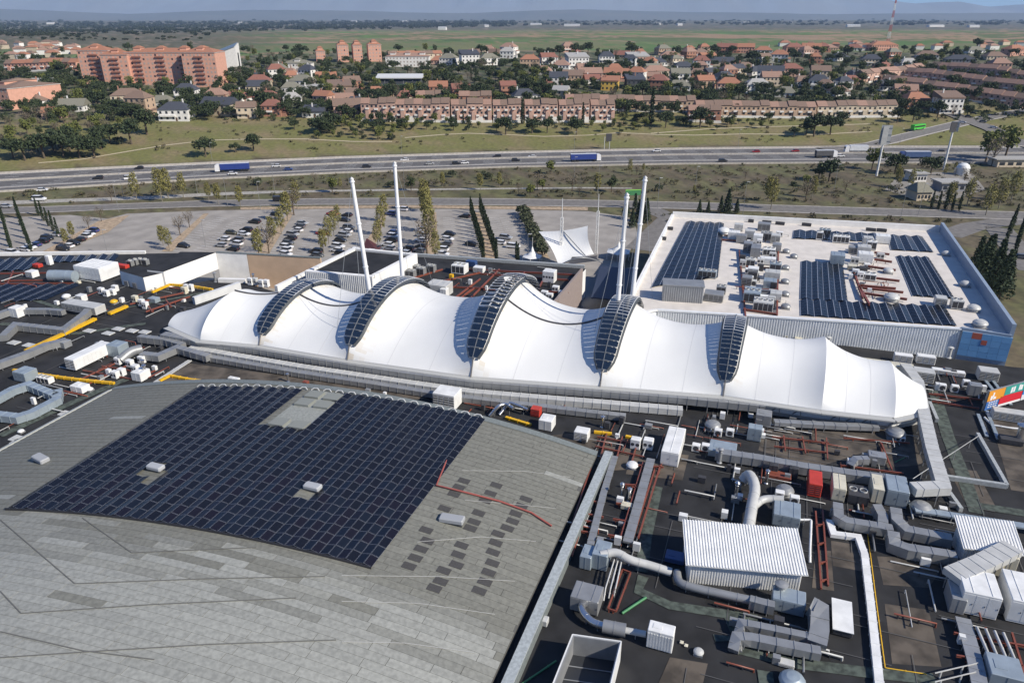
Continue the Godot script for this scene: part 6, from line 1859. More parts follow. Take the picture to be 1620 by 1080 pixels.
	duct_run("flat white trunking on the ledge behind the hall", [[548, 622, 0.4], [600, 630, 0.4], [655, 640, 0.4]], 1.0, 0.4, "white", DK, "cable_conduit")
	pipe_run("shiny bent steel pipe behind the hall roof", [[775, 658, 0.2], [788, 642, 1.8], [800, 638, 1.8], [812, 646, 1.6]], 0.3, "chrome")
	pipe_run("second shiny steel pipe behind the hall roof", [[790, 656, 0.2], [806, 636, 1.6], [822, 642, 1.4], [835, 648, 1.2]], 0.26, "chrome")
	unit("red_cabinet", "small red slatted cooler box behind the hall roof", "cabinet", 846, 660, 1.6, 1.4, 1.5, "red", "louvre")
	unit("plant_box", "white box behind the hall roof beside the red cooler", "cabinet", 862, 682, 2.2, 2.4, 1.9, "white", "plain")
	unit("plant_box", "white louvred box at the corner of the hall roof", "cabinet", 918, 699, 2.2, 1.9, 1.7, "white", "louvre")
	for y in [[[800, 660], [840, 672]], [[940, 683], [968, 686]], [[990, 690], [1010, 694]], [[252, 602], [268, 594], [300, 600], [330, 604]]]:
		var pts := []
		for p in y: pts.append([p[0], p[1], 0.3])
		duct_run("yellow painted beam near the far edge of the hall roof", pts, 0.5, 0.35, "yellow", DK, "yellow_beam")
	frame_of("rusty beams at the corner between hall and tent", [[945, 690, 1030, 705], [942, 705, 1020, 722], [960, 685, 950, 725], [985, 690, 975, 728], [1010, 695, 1000, 730]], "rust", 0.5, DK, 0.18)
	flue("chrome flue at the corner between hall and tent", 953, 676, 0.25, 2.2)
	flue("bright steel flue on the red rails", 983, 790, 0.22, 2.8)
	flue("second bright steel flue on the red rails", 995, 794, 0.22, 2.4)
	unit("plant_box", "cream pump box beside the bright flues", "cabinet", 990, 808, 1.5, 1.0, 0.8, "cream", "plain")
	dome("white round cowl among the red rails", 1000, 740, 0.9, "white")
	unit("red_cabinet", "small red steel bracket at the foot of the tent", "cabinet", 482, 612, 1.0, 0.8, 1.0, "rust", "plain")
	unit("deck_box", "white box on the ledge behind the hall roof", "box", 368, 604, 2.2, 0.8, 0.7, "white", "plain")
	flue("chrome flue on the ledge behind the hall roof", 456, 604, 0.2, 1.8)
	# --- right side beyond the tent ---
	for q in [[1428, 575], [1464, 577]]: unit("air_handler", "white twin fan unit at the foot of the silver wall", "air handler", q[0], q[1], 3.2, 1.4, 1.7, "white", "louvre", DK, "white twin fan units")
	unit("air_handler", "long pale air handler behind the tent's low end", "air handler", 1402, 590, 9.0, 2.0, 1.7, "cream", "doors")
	unit("air_handler", "pale ribbed air handler at the head of the bent duct", "air handler", 1460, 606, 3.4, 2.2, 2.2, "pale", "louvre")
	unit("air_handler", "wide pale slatted unit before the silver wall", "air handler", 1500, 595, 5.5, 1.2, 1.0, "white", "louvre")
	unit("plant_box", "silver ribbed box before the blue corner wall", "cabinet", 1563, 604, 3.2, 2.4, 2.0, "pale", "louvre")
	for q in [[1490, 620], [1510, 622], [1528, 614]]: unit("condenser", "white outdoor unit in the dark yard before the blue wall", "air conditioner", q[0], q[1], 1.2, 0.9, 1.4, "white", "split", DK, "white outdoor units")
	unit("plant_box", "glass fronted grey box in the dark yard", "cabinet", 1541, 628, 2.0, 1.6, 2.2, "steel", "plain")
	frame_of("dark brown pipe rack behind the tent's low end", [[1330, 565, 1420, 578], [1340, 580, 1400, 590], [1470, 622, 1560, 632], [1475, 634, 1550, 645], [1440, 590, 1450, 640]], "rust", 0.5, DK, 0.2)
	pipe_run("pale pipe loop in the dark yard", [[1535, 622, 0.3], [1536, 614, 0.8], [1550, 616, 0.8], [1549, 632, 0.3]], 0.12, "pale", DK, "service_pipe", 8, "pipe")
	for q in [[1548, 655, 1562, 690], [1562, 650, 1580, 695], [1560, 602, 1590, 640], [1570, 600, 1600, 640]]:
		duct_run("grey flat cable tray running down the dark yard", [[q[0], q[1], 0.3], [q[2], q[3], 0.3]], 0.5, 0.2, "bluegrey", DK, "cable_tray")
	for q in [[1220, 530, 0.35, 2.2, "first"], [1255, 538, 0.28, 2.0, "second"], [1309, 548, 0.35, 2.2, "third"], [1501, 566, 0.35, 2.4, "last"]]: flue("steel flue before the silver wall, %s of a line" % q[4], q[0], q[1], q[2], q[3], "pale")
	for q in [[1232, 538], [1240, 540], [1262, 545]]: unit("condenser", "cream outdoor unit behind the tent beside a flue", "air conditioner", q[0], q[1], 1.4, 1.0, 1.3, "cream", "split", DK, "cream outdoor units behind the tent")
	flue("thick chrome flue with dark pump box on the gravel bay", 1611, 700, 0.55, 3.4)
	unit("pump_set", "dark pump set at the foot of the thick chrome flue", "pump", 1600, 705, 3.2, 1.6, 1.0, "dark", "split")
	pipe_run("white curved pipe at the foot of the painted billboard", [[1558, 660, 0.2], [1570, 672, 0.2], [1600, 677, 0.2], [1640, 680, 0.2]], 0.16, "white", DK, "service_pipe", 8, "pipe")
	pipe_run("taut pale cable slanting over the large bent duct", [[1445, 757, 3.2], [1548, 690, 1.0]], 0.05, "pale", DK, "tie_cable", 6, "cable")
	# --- the left decks ---
	duct_run("thick yellow beam slanting across the left deck, long part", [[40, 555, 0.6], [100, 528, 0.6], [150, 504, 0.6]], 0.9, 0.5, "yellow", DK, "yellow_beam")
	duct_run("thick yellow beam slanting across the left deck, short part", [[172, 496, 0.6], [200, 484, 0.6]], 0.9, 0.5, "yellow", DK, "yellow_beam")
	duct_run("yellow beam round the white roof house, rear", [[240, 462, 1.0], [268, 450, 1.0], [300, 452, 1.0], [336, 458, 1.0]], 0.5, 0.5, "yellow", DK, "yellow_beam")
	duct_run("yellow beam below the left air handlers", [[20, 585, 0.5], [60, 592, 0.5], [120, 600, 0.5], [180, 606, 0.5]], 0.5, 0.4, "yellow", DK, "yellow_beam")
	unit("air_handler", "long white louvred air handler on dark legs, left deck", "air handler", 126, 500, 10.0, 2.8, 2.6, "pale", "louvre", DK, "", MY, 0.9)
	duct_run("grey bent duct in front of the long white air handler", [[4, 535, 0.9], [24, 516, 0.9], [100, 524, 0.9], [132, 500, 1.4], [140, 492, 1.6]], 1.5, 1.3, "zinc")
	duct_run("grey duct behind, joining a white cube to the long air handler", [[40, 492, 1.0], [76, 492, 1.0], [100, 494, 1.2]], 1.2, 1.1, "zinc")
	duct_run("grey duct leaving the white cube towards the deck edge", [[-20, 505, 1.0], [12, 494, 1.0], [30, 490, 1.0]], 1.4, 1.3, "zinc")
	unit("plant_box", "white cube at the bend of a grey duct", "cabinet", 22, 503, 2.4, 2.2, 2.3, "white", "plain")
	var ah := unit("air_handler", "long white ribbed air handler end-on beside clustered outdoor units", "air handler", 113, 588, 2.4, 8.5, 2.6, "white", "louvre", DK, "", MY, 0.5)
	for k in 9: part("side_rib", mbox, metal("white"), ah, Vector3(1.22, 0.6, 3.8 - k * 0.9), Vector3(0.06, 1.8, 0.35))
	unit("plant_box", "grey fan box behind the clustered outdoor units", "cabinet", 180, 566, 3.0, 2.6, 2.6, "bluegrey", "plain")
	pipe_run("fat silver elbow behind the clustered outdoor units", [[190, 570, 0.8], [206, 556, 1.8], [224, 552, 1.8]], 0.95, "zinc")
	for q in [[185, 578], [197, 570], [208, 567], [180, 600], [190, 596], [203, 582], [212, 590], [222, 576]]:
		unit("condenser", "white outdoor unit in the cluster behind the hall's verge", "air conditioner", q[0], q[1], 1.3, 1.0, 1.5, "white", "split", DK, "clustered outdoor units")
	unit("plant_box", "white cabinet with sloping lid at the hall's far corner", "cabinet", 216, 604, 2.2, 2.4, 1.8, "white", "plain")
	flue("chrome flue beside the cabinet with sloping lid", 231, 598, 0.28, 2.8)
	flue("second chrome flue beside the cabinet with sloping lid", 228, 585, 0.25, 2.2)
	unit("deck_box", "white tank lying on the deck left of the hall verge", "box", 121, 622, 2.8, 1.8, 1.3, "white", "plain")
	dome("small white cowl beside the white tank", 142, 618, 0.6, "white")
	frame_of("rusty red frame under the clustered outdoor units", [[125, 600, 190, 570], [140, 606, 205, 575], [130, 585, 215, 600], [160, 578, 235, 590], [215, 598, 245, 585]], "rust", 0.4, DK, 0.18)
	duct_run("pale duct leading from the left cluster to the tent", [[224, 562, 1.2], [250, 565, 1.2], [280, 552, 1.2], [330, 566, 1.2]], 1.4, 1.2, "zinc")
	duct_run("pale duct along the tent's low end", [[220, 535, 1.2], [262, 540, 1.2], [290, 548, 1.2]], 1.3, 1.3, "zinc")
	duct_run("pale plank walkway at the hall's far corner", [[245, 605, 0.2], [300, 570, 0.2]], 0.9, 0.15, "pale", DK, "plank_walkway")
	duct_run("grey diagonal duct at the deck's outer side", [[-10, 580, 1.0], [40, 562, 1.0], [72, 548, 1.0], [105, 540, 1.0]], 1.6, 1.2, "zinc")
	unit("plant_box", "small grey box at the end of the diagonal duct", "cabinet", 96, 552, 2.2, 1.8, 1.5, "steel", "plain")
	duct_run("blue-grey loop of ducting near the hall verge, rear arm", [[-20, 640, 0.9], [20, 618, 0.9], [45, 610, 0.9], [88, 628, 0.9]], 1.4, 1.2, "bluegrey")
	duct_run("blue-grey loop of ducting near the hall verge, front arm", [[92, 620, 0.9], [90, 634, 0.9], [50, 655, 0.9], [28, 662, 0.9], [-30, 655, 0.9]], 1.4, 1.2, "bluegrey")
	unit("plant_box", "blue-grey cabinet at the corner of the duct loop", "cabinet", 32, 605, 3.0, 2.6, 2.0, "bluegrey", "doors")
	unit("air_handler", "white open-fronted coil unit beside the blue-grey cabinet", "air handler", 68, 607, 3.0, 1.2, 1.2, "white", "fans")
	for q in [[182, 524], [204, 527], [224, 529], [136, 527], [166, 531], [16, 546], [40, 550], [98, 660], [22, 706], [20, 700]]:
		unit("roof_light", "flat pale roof light on the left deck", "roof light", q[0], q[1], 2.3, 1.6, 0.35, "pale", "plain", DK, "flat pale roof lights")
	dome("tiny white cowl near the hall verge", 33, 684, 0.5, "white")
	unit("white_cabin", "plain white roof cabin with a vent, above the car park", "cabin", 140, 444, 8.5, 6.0, 3.6, "white", "doors", DK, "", MY, 0.3)
	var wh := volume("white_roof_house", "white roof house with dark flat top above the car park", [[188, 428], [226, 439], [260, 431], [220, 420]], DK + 3.6, DK - 0.3, M["white_render"], M["bitumen_deck"])
	for q in [[200, 454], [213, 457]]: unit("vent_grille", "dark louvre on the wall of the white roof house", "vent", q[0], q[1], 1.2, 0.15, 1.6, "steel", "louvre", DK, "louvres of the white roof house")
	pipe_run("big grey horizontal tank beside the plain white roof cabin", [[78, 436, 1.4], [98, 436, 1.4], [118, 437, 1.4]], 1.45, "bluegrey", DK, "tank", 18, "tank")
	unit("white_column", "tall white duct column at the roof edge", "duct", 76, 420, 1.4, 1.2, 2.6, "white", "plain")
	unit("plant_box", "small white kiosk with dark front and pink top", "cabinet", 46, 440, 2.4, 2.0, 1.7, "white", "louvre")
	unit("red_cabinet", "pinkish red box behind the small kiosk", "cabinet", 56, 424, 2.2, 1.4, 1.0, "red", "plain")
	unit("deck_box", "white tank before the big grey tank", "box", 91, 446, 3.2, 2.0, 1.7, "white", "plain")
	unit("deck_box", "tiny cream box before the white roof cabin", "box", 122, 450, 1.0, 0.8, 0.8, "cream", "plain")
	frame_of("long dark red rails on the deck above the car park", [[-20, 432, 110, 430], [-20, 444, 70, 442], [-20, 448, 120, 447], [20, 428, 10, 450]], "rust", 0.4, DK, 0.25)
	frame_of("dark red trestle carrying pipes behind the tent's low end", [[205, 480, 290, 462], [230, 492, 300, 468], [232, 480, 240, 492], [262, 474, 270, 484]], "rust", 0.9, DK, 0.25)
	for q in [[158, 466], [166, 470], [176, 468], [180, 462]]: unit("condenser", "white outdoor unit beside the white roof house", "air conditioner", q[0], q[1], 1.4, 1.0, 1.6, "white", "split", DK, "outdoor units by the white roof house")
	for q in [[212, 480, "cream"], [222, 486, "white"], [228, 490, "white"], [294, 462, "white"], [300, 462, "white"], [290, 466, "cream"]]: unit("condenser", q[2] + " outdoor unit on the dark red trestle", "air conditioner", q[0], q[1], 1.3, 1.0, 1.8, q[2], "split", DK, "outdoor units on the dark red trestle")
	dome("yellow round drum by the dark red trestle", 180, 480, 0.9, "yellow")
	unit("plant_box", "teal covered tank on the dark red trestle", "tank", 240, 480, 2.2, 1.6, 1.2, "bluegrey", "plain")
	unit("red_cabinet", "orange-red hoist frame behind the white roof cabin", "cabinet", 190, 425, 3.6, 1.4, 1.0, "red", "plain")
	for q in [[204, 422], [212, 420], [220, 419], [228, 420]]: unit("condenser", "grey outdoor unit behind the orange-red hoist frame", "air conditioner", q[0], q[1], 1.6, 1.2, 1.6, "zinc", "fans", DK, "outdoor units behind the hoist")
	dome("low white dome behind the long white air handler", 105, 472, 1.0, "white")
	unit("condenser", "white open cage behind the long white air handler", "air conditioner", 125, 478, 2.0, 1.6, 1.6, "white", "louvre", DK, "white outdoor units")
	# --- far decks behind the tent ---
	for q in [[402, 452, "pale"], [412, 455, "white"], [420, 455, "white"], [395, 452, "white"]]: unit("condenser", q[2] + " outdoor unit between court wall and tent", "air conditioner", q[0], q[1], 1.3, 1.0, 1.9, q[2], "split", DK, "outdoor units by the court wall")
	flue("slim steel flue between court wall and tent", 402, 448, 0.25, 2.6)
	flue("dark steel flue by the white court", 341, 446, 0.3, 2.6, "steel")
	frame_of("rusty beams laid in a grid on the deck behind the tent", [[690, 446, 760, 430], [700, 452, 900, 462], [720, 470, 760, 440], [760, 432, 900, 442], [790, 425, 745, 470], [830, 430, 800, 470], [740, 425, 920, 434], [860, 440, 845, 470], [715, 480, 750, 455], [890, 470, 905, 440], [650, 440, 700, 425]], "rust", 0.4, DK, 0.3)
	unit("air_handler", "white air handler on the beam grid behind the tent", "air handler", 724, 434, 3.6, 3.0, 2.4, "white", "fans")
	unit("air_handler", "white twin fan box beside the blue tarpaulin", "air handler", 756, 432, 2.8, 2.0, 1.5, "white", "louvre")
	unit("tarpaulin_stack", "goods under a bright blue tarpaulin at the deck edge", "tarpaulin", 744, 422, 2.8, 1.6, 1.5, "blue", "plain")
	unit("air_handler", "white cooling unit with two dark fans near the brown wall", "air handler", 867, 448, 3.0, 2.6, 3.0, "white", "split")
	unit("plant_box", "pale grey plant room between masts and beam grid", "cabinet", 690, 470, 5.2, 4.0, 3.0, "pale", "doors")
	unit("plant_box", "white slim cabinet beside the pale grey plant room", "cabinet", 701, 474, 1.6, 1.6, 2.6, "white", "plain")
	for q in [[655, 432], [664, 436], [680, 432], [648, 440]]: unit("condenser", "grey outdoor unit beside the white roof block", "air conditioner", q[0], q[1], 2.2, 1.8, 2.0, "zinc", "fans", DK, "outdoor units by the white roof block")
	for q in [[860, 470], [868, 474], [888, 470], [878, 462]]: unit("condenser", "white outdoor unit at the end of the beam grid", "air conditioner", q[0], q[1], 1.6, 1.2, 1.4, "white", "split", DK, "outdoor units on the beam grid")
	unit("deck_box", "yellow crate on the beam grid", "box", 713, 441, 1.0, 0.9, 1.1, "yellow", "plain")
	for q in [[803, 446, 1.1], [820, 448, 0.6]]:
		var o := thing("satellite_dish", "white satellite dish %s on the beam grid" % ("large" if q[2] > 1 else "small"), "dish", W(q[0], q[1], DK), 0.3)
		var mb := MB.new()
		mb.lathe(Vector3.ZERO, [Vector2(0.02, 0.0), Vector2(q[2] * 0.5, 0.08), Vector2(q[2] * 0.9, 0.3), Vector2(q[2], 0.45)], 16)
		var dsh := part("dish", mb.mesh(), metal("white"), o, Vector3(0, 1.2, 0))
		dsh.rotation.x = 1.1
		mb = MB.new()
		mb.tube([Vector3.ZERO, Vector3(0, 1.2, 0)], 0.06, 6)
		part("pole", mb.mesh(), metal("steel"), o)
	# --- the pale roof of the supermarket ---
	var strip := "machines on the pale supermarket roof"
	for q in [[1172, 385, 2.6, 2.2, 2.2, "zinc"], [1185, 380, 2.6, 2.4, 2.6, "pale"], [1198, 386, 2.4, 2.2, 2.4, "white"], [1212, 380, 3.0, 2.6, 2.0, "zinc"], [1226, 386, 2.4, 2.4, 2.4, "pale"], [1182, 400, 2.2, 2.2, 2.6, "steel"], [1194, 408, 2.4, 4.0, 2.6, "zinc"], [1216, 405, 3.0, 2.6, 1.8, "white"], [1228, 400, 2.2, 2.0, 2.2, "zinc"], [1214, 420, 3.6, 2.0, 1.8, "white"], [1186, 424, 2.2, 2.2, 2.2, "pale"], [1226, 430, 2.6, 2.4, 2.0, "bluegrey"], [1190, 440, 2.4, 2.0, 2.4, "white"], [1221, 444, 3.4, 2.6, 2.0, "pale"], [1217, 458, 2.8, 2.4, 2.0, "bluegrey"], [1180, 455, 2.2, 2.2, 2.4, "zinc"], [1188, 480, 3.4, 4.2, 2.4, "bluegrey"], [1206, 494, 4.0, 3.2, 2.2, "pale"], [1208, 474, 3.0, 2.4, 1.6, "zinc"], [1226, 478, 2.4, 2.4, 2.0, "pale"], [1160, 380, 3.0, 2.6, 2.2, "white"], [1168, 366, 2.4, 2.0, 2.0, "pale"], [1208, 366, 3.4, 2.4, 2.2, "zinc"], [1128, 478, 4.0, 3.0, 1.8, "zinc"], [1140, 466, 2.0, 2.0, 1.8, "steel"], [1118, 440, 4.2, 1.8, 1.8, "bluegrey"],
		[1372, 390, 2.4, 2.2, 2.4, "pale"], [1366, 404, 3.2, 2.6, 2.2, "pale"], [1378, 396, 2.4, 2.0, 2.4, "white"], [1350, 402, 2.4, 2.0, 1.8, "zinc"], [1368, 418, 3.4, 2.8, 2.6, "white"], [1372, 444, 3.6, 2.0, 1.6, "white"], [1324, 420, 3.2, 3.4, 2.6, "bluegrey"], [1396, 386, 3.6, 2.6, 2.2, "white"], [1330, 385, 4.2, 2.0, 2.0, "white"], [1296, 380, 1.6, 1.6, 2.4, "white"], [1348, 428, 2.0, 1.6, 1.2, "cream"], [1488, 486, 2.2, 2.2, 2.0, "pale"], [1514, 490, 2.2, 2.2, 2.0, "pale"], [1305, 372, 3.0, 1.8, 1.6, "bluegrey"]]:
		unit("rooftop_unit", "%s boxy %s unit in the %s of the pale roof" % [{"zinc": "dull silver", "pale": "pale grey", "white": "white", "steel": "dark grey", "bluegrey": "blue-grey", "cream": "cream"}[q[5]], "long" if q[3] > 2.7 or q[2] > 3.3 else ("squat" if q[4] < 1.9 else "tall"), "machine lane" if q[0] < 1240 else "machine yard"], "rooftop unit", q[0], q[1], q[2], q[3], q[4], q[5], pick(["doors", "fans", "louvre", "fans"]), BH, strip)
	ribbed_shed_b()
	frame_of("dark red beams reaching over the pale roof between solar arrays", [[1384, 398, 1408, 401], [1384, 409, 1412, 413], [1374, 420, 1418, 426], [1366, 436, 1424, 443], [1362, 450, 1418, 455], [1366, 454, 1430, 461], [1366, 462, 1436, 472], [1360, 452, 1376, 480], [1352, 430, 1366, 470]], "rust", 0.9, BH, 0.4)
	frame_of("dark red rails under the machine lane of the pale roof", [[1170, 395, 1180, 500], [1232, 390, 1230, 498], [1172, 420, 1232, 424], [1175, 455, 1232, 458], [1176, 488, 1230, 496], [1145, 365, 1170, 367], [1142, 378, 1172, 380], [1146, 371, 1170, 373]], "rust", 0.5, BH, 0.3)
	for q in [[1244, 400], [1243, 426], [1242, 448], [1242, 468], [1243, 488], [1256, 408]]: dome("flat grey drum cowl beside the machine lane", q[0], q[1], 1.0, "zinc", BH, "drum cowls along the machine lane")
	for q in [[1497, 404, 1.1], [1527, 453, 1.2], [1540, 492, 1.3], [1550, 517, 1.4], [1410, 476, 1.6], [1405, 432, 1.2]]: dome("pale round cowl on the roof %s" % ("beside the blue parapet" if q[0] > 1450 else "between the red beams"), q[0], q[1], q[2], "pale", BH, "round cowls on the pale roof")
	for q in [[1060, 364], [1049, 380], [1188, 352], [1213, 354], [1234, 356], [1276, 358], [1378, 366], [1395, 367]]:
		unit("roof_hatch", "low dark hatch along the parapet of the pale roof", "roof vent", q[0], q[1], 2.6 if q[0] > 1190 else 1.6, 0.7, 0.9, "dark", "plain", BH, "dark hatches along the parapet")
	var dsh := dome("large white dish cowl at the end of the first solar array", 1145, 370, 1.7, "white", BH)
func ribbed_shed_b() -> void:
	var a := W(1048, 476, BH)
	var b := W(1111, 480, BH)
	var o := thing("metal_shed", "grey ribbed plant shed on the pale supermarket roof", "shed", a, -atan2(b.z - a.z, b.x - a.x))
	var w := a.distance_to(b)
	var m := metal("steel")
	part("front_wall", ribbed(Vector3(0, 0, 0), Vector3(w, 0, 0), 0.0, 3.6, 0.45, 0.1), m, o)
	part("end_wall", ribbed(Vector3(w, 0, 0), Vector3(w, 0, -4), 0.0, 3.6, 0.45, 0.1), m, o)
	part("side_wall", ribbed(Vector3(0, 0, -4), Vector3(0, 0, 0), 0.0, 3.6, 0.45, 0.1), m, o)
	part("roof", mbox, metal("zinc"), o, Vector3(w * 0.5, 3.6, -2), Vector3(w + 0.4, 0.2, 4.4))
func build_clutter() -> void:
	# thin pipes, brackets and small boxes that crowd the decks
	for z in [[960, 1240, 668, 700, 20, "below the tent", 0], [1000, 1160, 700, 745, 12, "round the white container", 0], [1140, 1300, 745, 800, 10, "behind the white shed", 0], [1310, 1430, 690, 745, 10, "on the brown bay", 0], [0, 300, 440, 500, 22, "on the left deck", 0], [60, 260, 540, 605, 16, "in the left machine cluster", 0], [660, 880, 425, 475, 14, "on the beam grid", 0], [1460, 1560, 590, 640, 14, "in the dark yard", 0], [560, 930, 625, 665, 14, "between hall and tent", 0], [1010, 1170, 760, 830, 8, "on the dark deck before the spiral duct", 0], [900, 1010, 700, 880, 20, "along the red rails", 0], [1150, 1320, 960, 1060, 12, "round the fan box", 0], [1400, 1560, 880, 1060, 10, "near the tall air handlers", 0], [1300, 1520, 790, 860, 12, "among the stepped ducts", 0], [0, 130, 600, 690, 10, "beside the hall verge", 0], [1040, 1300, 660, 690, 14, "under the tent edge", 0], [1175, 1235, 372, 492, 16, "in the machine lane", 5], [1345, 1400, 385, 470, 10, "in the machine yard", 5]]:
		var h0 := DK + z[6] as float
		for k in z[4]:
			var p := W(rnd(z[0], z[1]), rnd(z[2], z[3]), h0)
			var o := thing("service_pipe", "thin %s pipe run lying %s" % [["pale", "rusty", "grey"][k % 3], z[5]], "pipe", p, MY + (PI / 2 if k % 2 else 0.0), "thin pipes " + z[5])
			var l := rnd(2.0, 6.0)
			var y := rnd(0.15, 0.7)
			var mb := MB.new()
			mb.tube([Vector3(-l * 0.5, y, 0), Vector3(l * 0.5, y, 0), Vector3(l * 0.5 + 0.01, 0.02, 0)], rnd(0.05, 0.13), 6)
			part("pipe_body", mb.mesh(), metal(["pale", "rust", "zinc"][k % 3]), o)
			for x in [-0.4, 0.1]: part("bracket", mbox, metal("dark"), o, Vector3(l * x, 0, 0), Vector3(0.12, y, 0.3))
			if k % 2 == 0:
				var q := W(rnd(z[0], z[1]), rnd(z[2], z[3]), h0)
				var b := thing("junction_box", "small %s junction box standing %s" % [["white", "grey", "dark"][(k / 2) % 3], z[5]], "box", q, MY, "junction boxes " + z[5])
				part("case", mbox, metal(["white", "zinc", "dark"][(k / 2) % 3]), b, Vector3(0, 0.12, 0), Vector3(rnd(0.5, 1.1), rnd(0.5, 1.3), rnd(0.4, 0.9)))
				part("foot", mbox, metal("dark"), b, Vector3.ZERO, Vector3(0.4, 0.12, 0.4))
	for k in 34:
		var lane := k < 24
		var px := rnd(1172, 1236) if lane else rnd(1345, 1402)
		var py := 374.0 + (k % 24) * 5.0 if lane else rnd(385, 460)
		unit("condenser", "%s outdoor unit in the %s of the pale roof" % [["white", "pale", "dark"][k % 3], "machine lane" if lane else "machine yard"], "air conditioner", px, py, rnd(1.2, 2.0), 1.1, rnd(1.2, 2.0), ["white", "pale", "dark"][k % 3], "split", BH, "outdoor units on the pale roof")
# ---- vehicles ------------------------------------------------------------------------------------------
var vm := {}
func extrude(prof: Array, w: float, top := 1.0) -> ArrayMesh:    # profile in x, y (counter-clockwise seen from +z), the upper points drawn in by top
	var mb := MB.new()
	var a := []
	var b := []
	for p in prof:
		var k: float = lerpf(1.0, top, clampf((p[1] - 0.85) / 0.6, 0, 1))
		a.append(Vector3(p[0], p[1], w * 0.5 * k)); b.append(Vector3(p[0], p[1], -w * 0.5 * k))
	var n := prof.size()
	for i in n:
		var j := (i + 1) % n
		mb.quad(a[j], a[i], b[i], b[j])
	var p2 := PackedVector2Array()
	for p in prof: p2.append(Vector2(p[0], p[1]))
	var t := Geometry2D.triangulate_polygon(p2)
	for i in range(0, t.size(), 3):
		var q := [a[t[i]], a[t[i + 1]], a[t[i + 2]]]
		var r := [b[t[i]], b[t[i + 1]], b[t[i + 2]]]
		if ((q[1] - q[0]) as Vector3).cross(q[2] - q[0]).z > 0.0:
			mb.tri(q[0], q[1], q[2]); mb.tri(r[0], r[2], r[1])
		else:
			mb.tri(q[0], q[2], q[1]); mb.tri(r[0], r[1], r[2])
	return mb.mesh()
func vehicle_meshes() -> void:
	vm.hatch = extrude([[-2.1, 0.35], [2.1, 0.35], [2.15, 0.7], [1.2, 0.92], [-1.9, 0.98], [-2.12, 0.8]], 1.78)
	vm.hatch_top = extrude([[0.95, 0.9], [1.25, 0.9], [0.35, 1.42], [-1.45, 1.45], [-1.95, 0.95]], 1.7, 0.82)
	vm.suv = extrude([[-2.25, 0.42], [2.25, 0.42], [2.3, 0.85], [1.2, 1.05], [-2.15, 1.1], [-2.28, 0.9]], 1.88)
	vm.suv_top = extrude([[1.25, 1.04], [0.45, 1.66], [-1.85, 1.68], [-2.2, 1.08]], 1.8, 0.84)
	vm.van = extrude([[-2.5, 0.4], [2.5, 0.4], [2.55, 0.95], [1.6, 1.25], [-2.5, 1.3]], 1.95)
	vm.van_top = extrude([[1.65, 1.22], [0.9, 2.05], [-2.5, 2.1], [-2.52, 1.28]], 1.92, 0.92)
	var mb := MB.new()
	mb.tube([Vector3(0, 0, -0.11), Vector3(0, 0, 0.11)], 0.33, 12)
	vm.wheel = mb.mesh()
	mb = MB.new()
	mb.tube([Vector3(0, 0, -0.17), Vector3(0, 0, 0.17)], 0.52, 12)
	vm.big_wheel = mb.mesh()
const PAINT := {"white": Color(0.75, 0.75, 0.75), "black": Color(0.015, 0.015, 0.017), "grey": Color(0.12, 0.125, 0.13), "silver": Color(0.38, 0.39, 0.4), "blue": Color(0.03, 0.06, 0.2), "red": Color(0.33, 0.02, 0.02), "olive": Color(0.10, 0.09, 0.05)}
func paint(c: String) -> Material:
	var m := mat("paint_" + c, PAINT[c], 0.3)
	m.clearcoat_enabled = true
	m.clearcoat = 0.6
	return m
func car(kind: String, c: String, at: Vector3, turn: float, where: String) -> void:
	var word := {"hatch": "small", "suv": "tall", "van": "van-like"}[kind] as String
	var o := thing("parked_car" if "park" in where else "car", "%s %s car %s" % [c, word, where], "car", at, turn, "cars " + where)
	part("body", vm[kind], paint(c), o)
	var top := part("cabin", vm[kind + "_top"], mat("car_glass", Color(0.02, 0.022, 0.026), 0.12), o)
	var l: float = {"hatch": 1.9, "suv": 2.2, "van": 2.9}[kind]
	part("roof_panel", mbox, paint(c), o, Vector3(-0.55 if kind != "van" else -0.8, {"hatch": 1.43, "suv": 1.66, "van": 2.06}[kind], 0), Vector3(l, 0.05, 1.42 if kind != "van" else 1.75))
	for x in [-1.35, 1.35]:
		for z in [-0.8, 0.8]: part("wheel", vm.wheel, mat("tyre", Color(0.02, 0.02, 0.02), 0.9), o, Vector3(x, 0.33, z))
	for z in [-0.62, 0.62]:
		part("headlight", mbox, mat("lamp_glass", Color(0.6, 0.6, 0.58), 0.2), o, Vector3(2.1 if kind == "hatch" else (2.26 if kind == "suv" else 2.5), 0.58, z), Vector3(0.1, 0.16, 0.3))
		part("tail_light", mbox, mat("lamp_red", Color(0.3, 0.01, 0.01), 0.3), o, Vector3(-2.1 if kind == "hatch" else (-2.26 if kind == "suv" else -2.5), 0.7, z), Vector3(0.08, 0.2, 0.25))
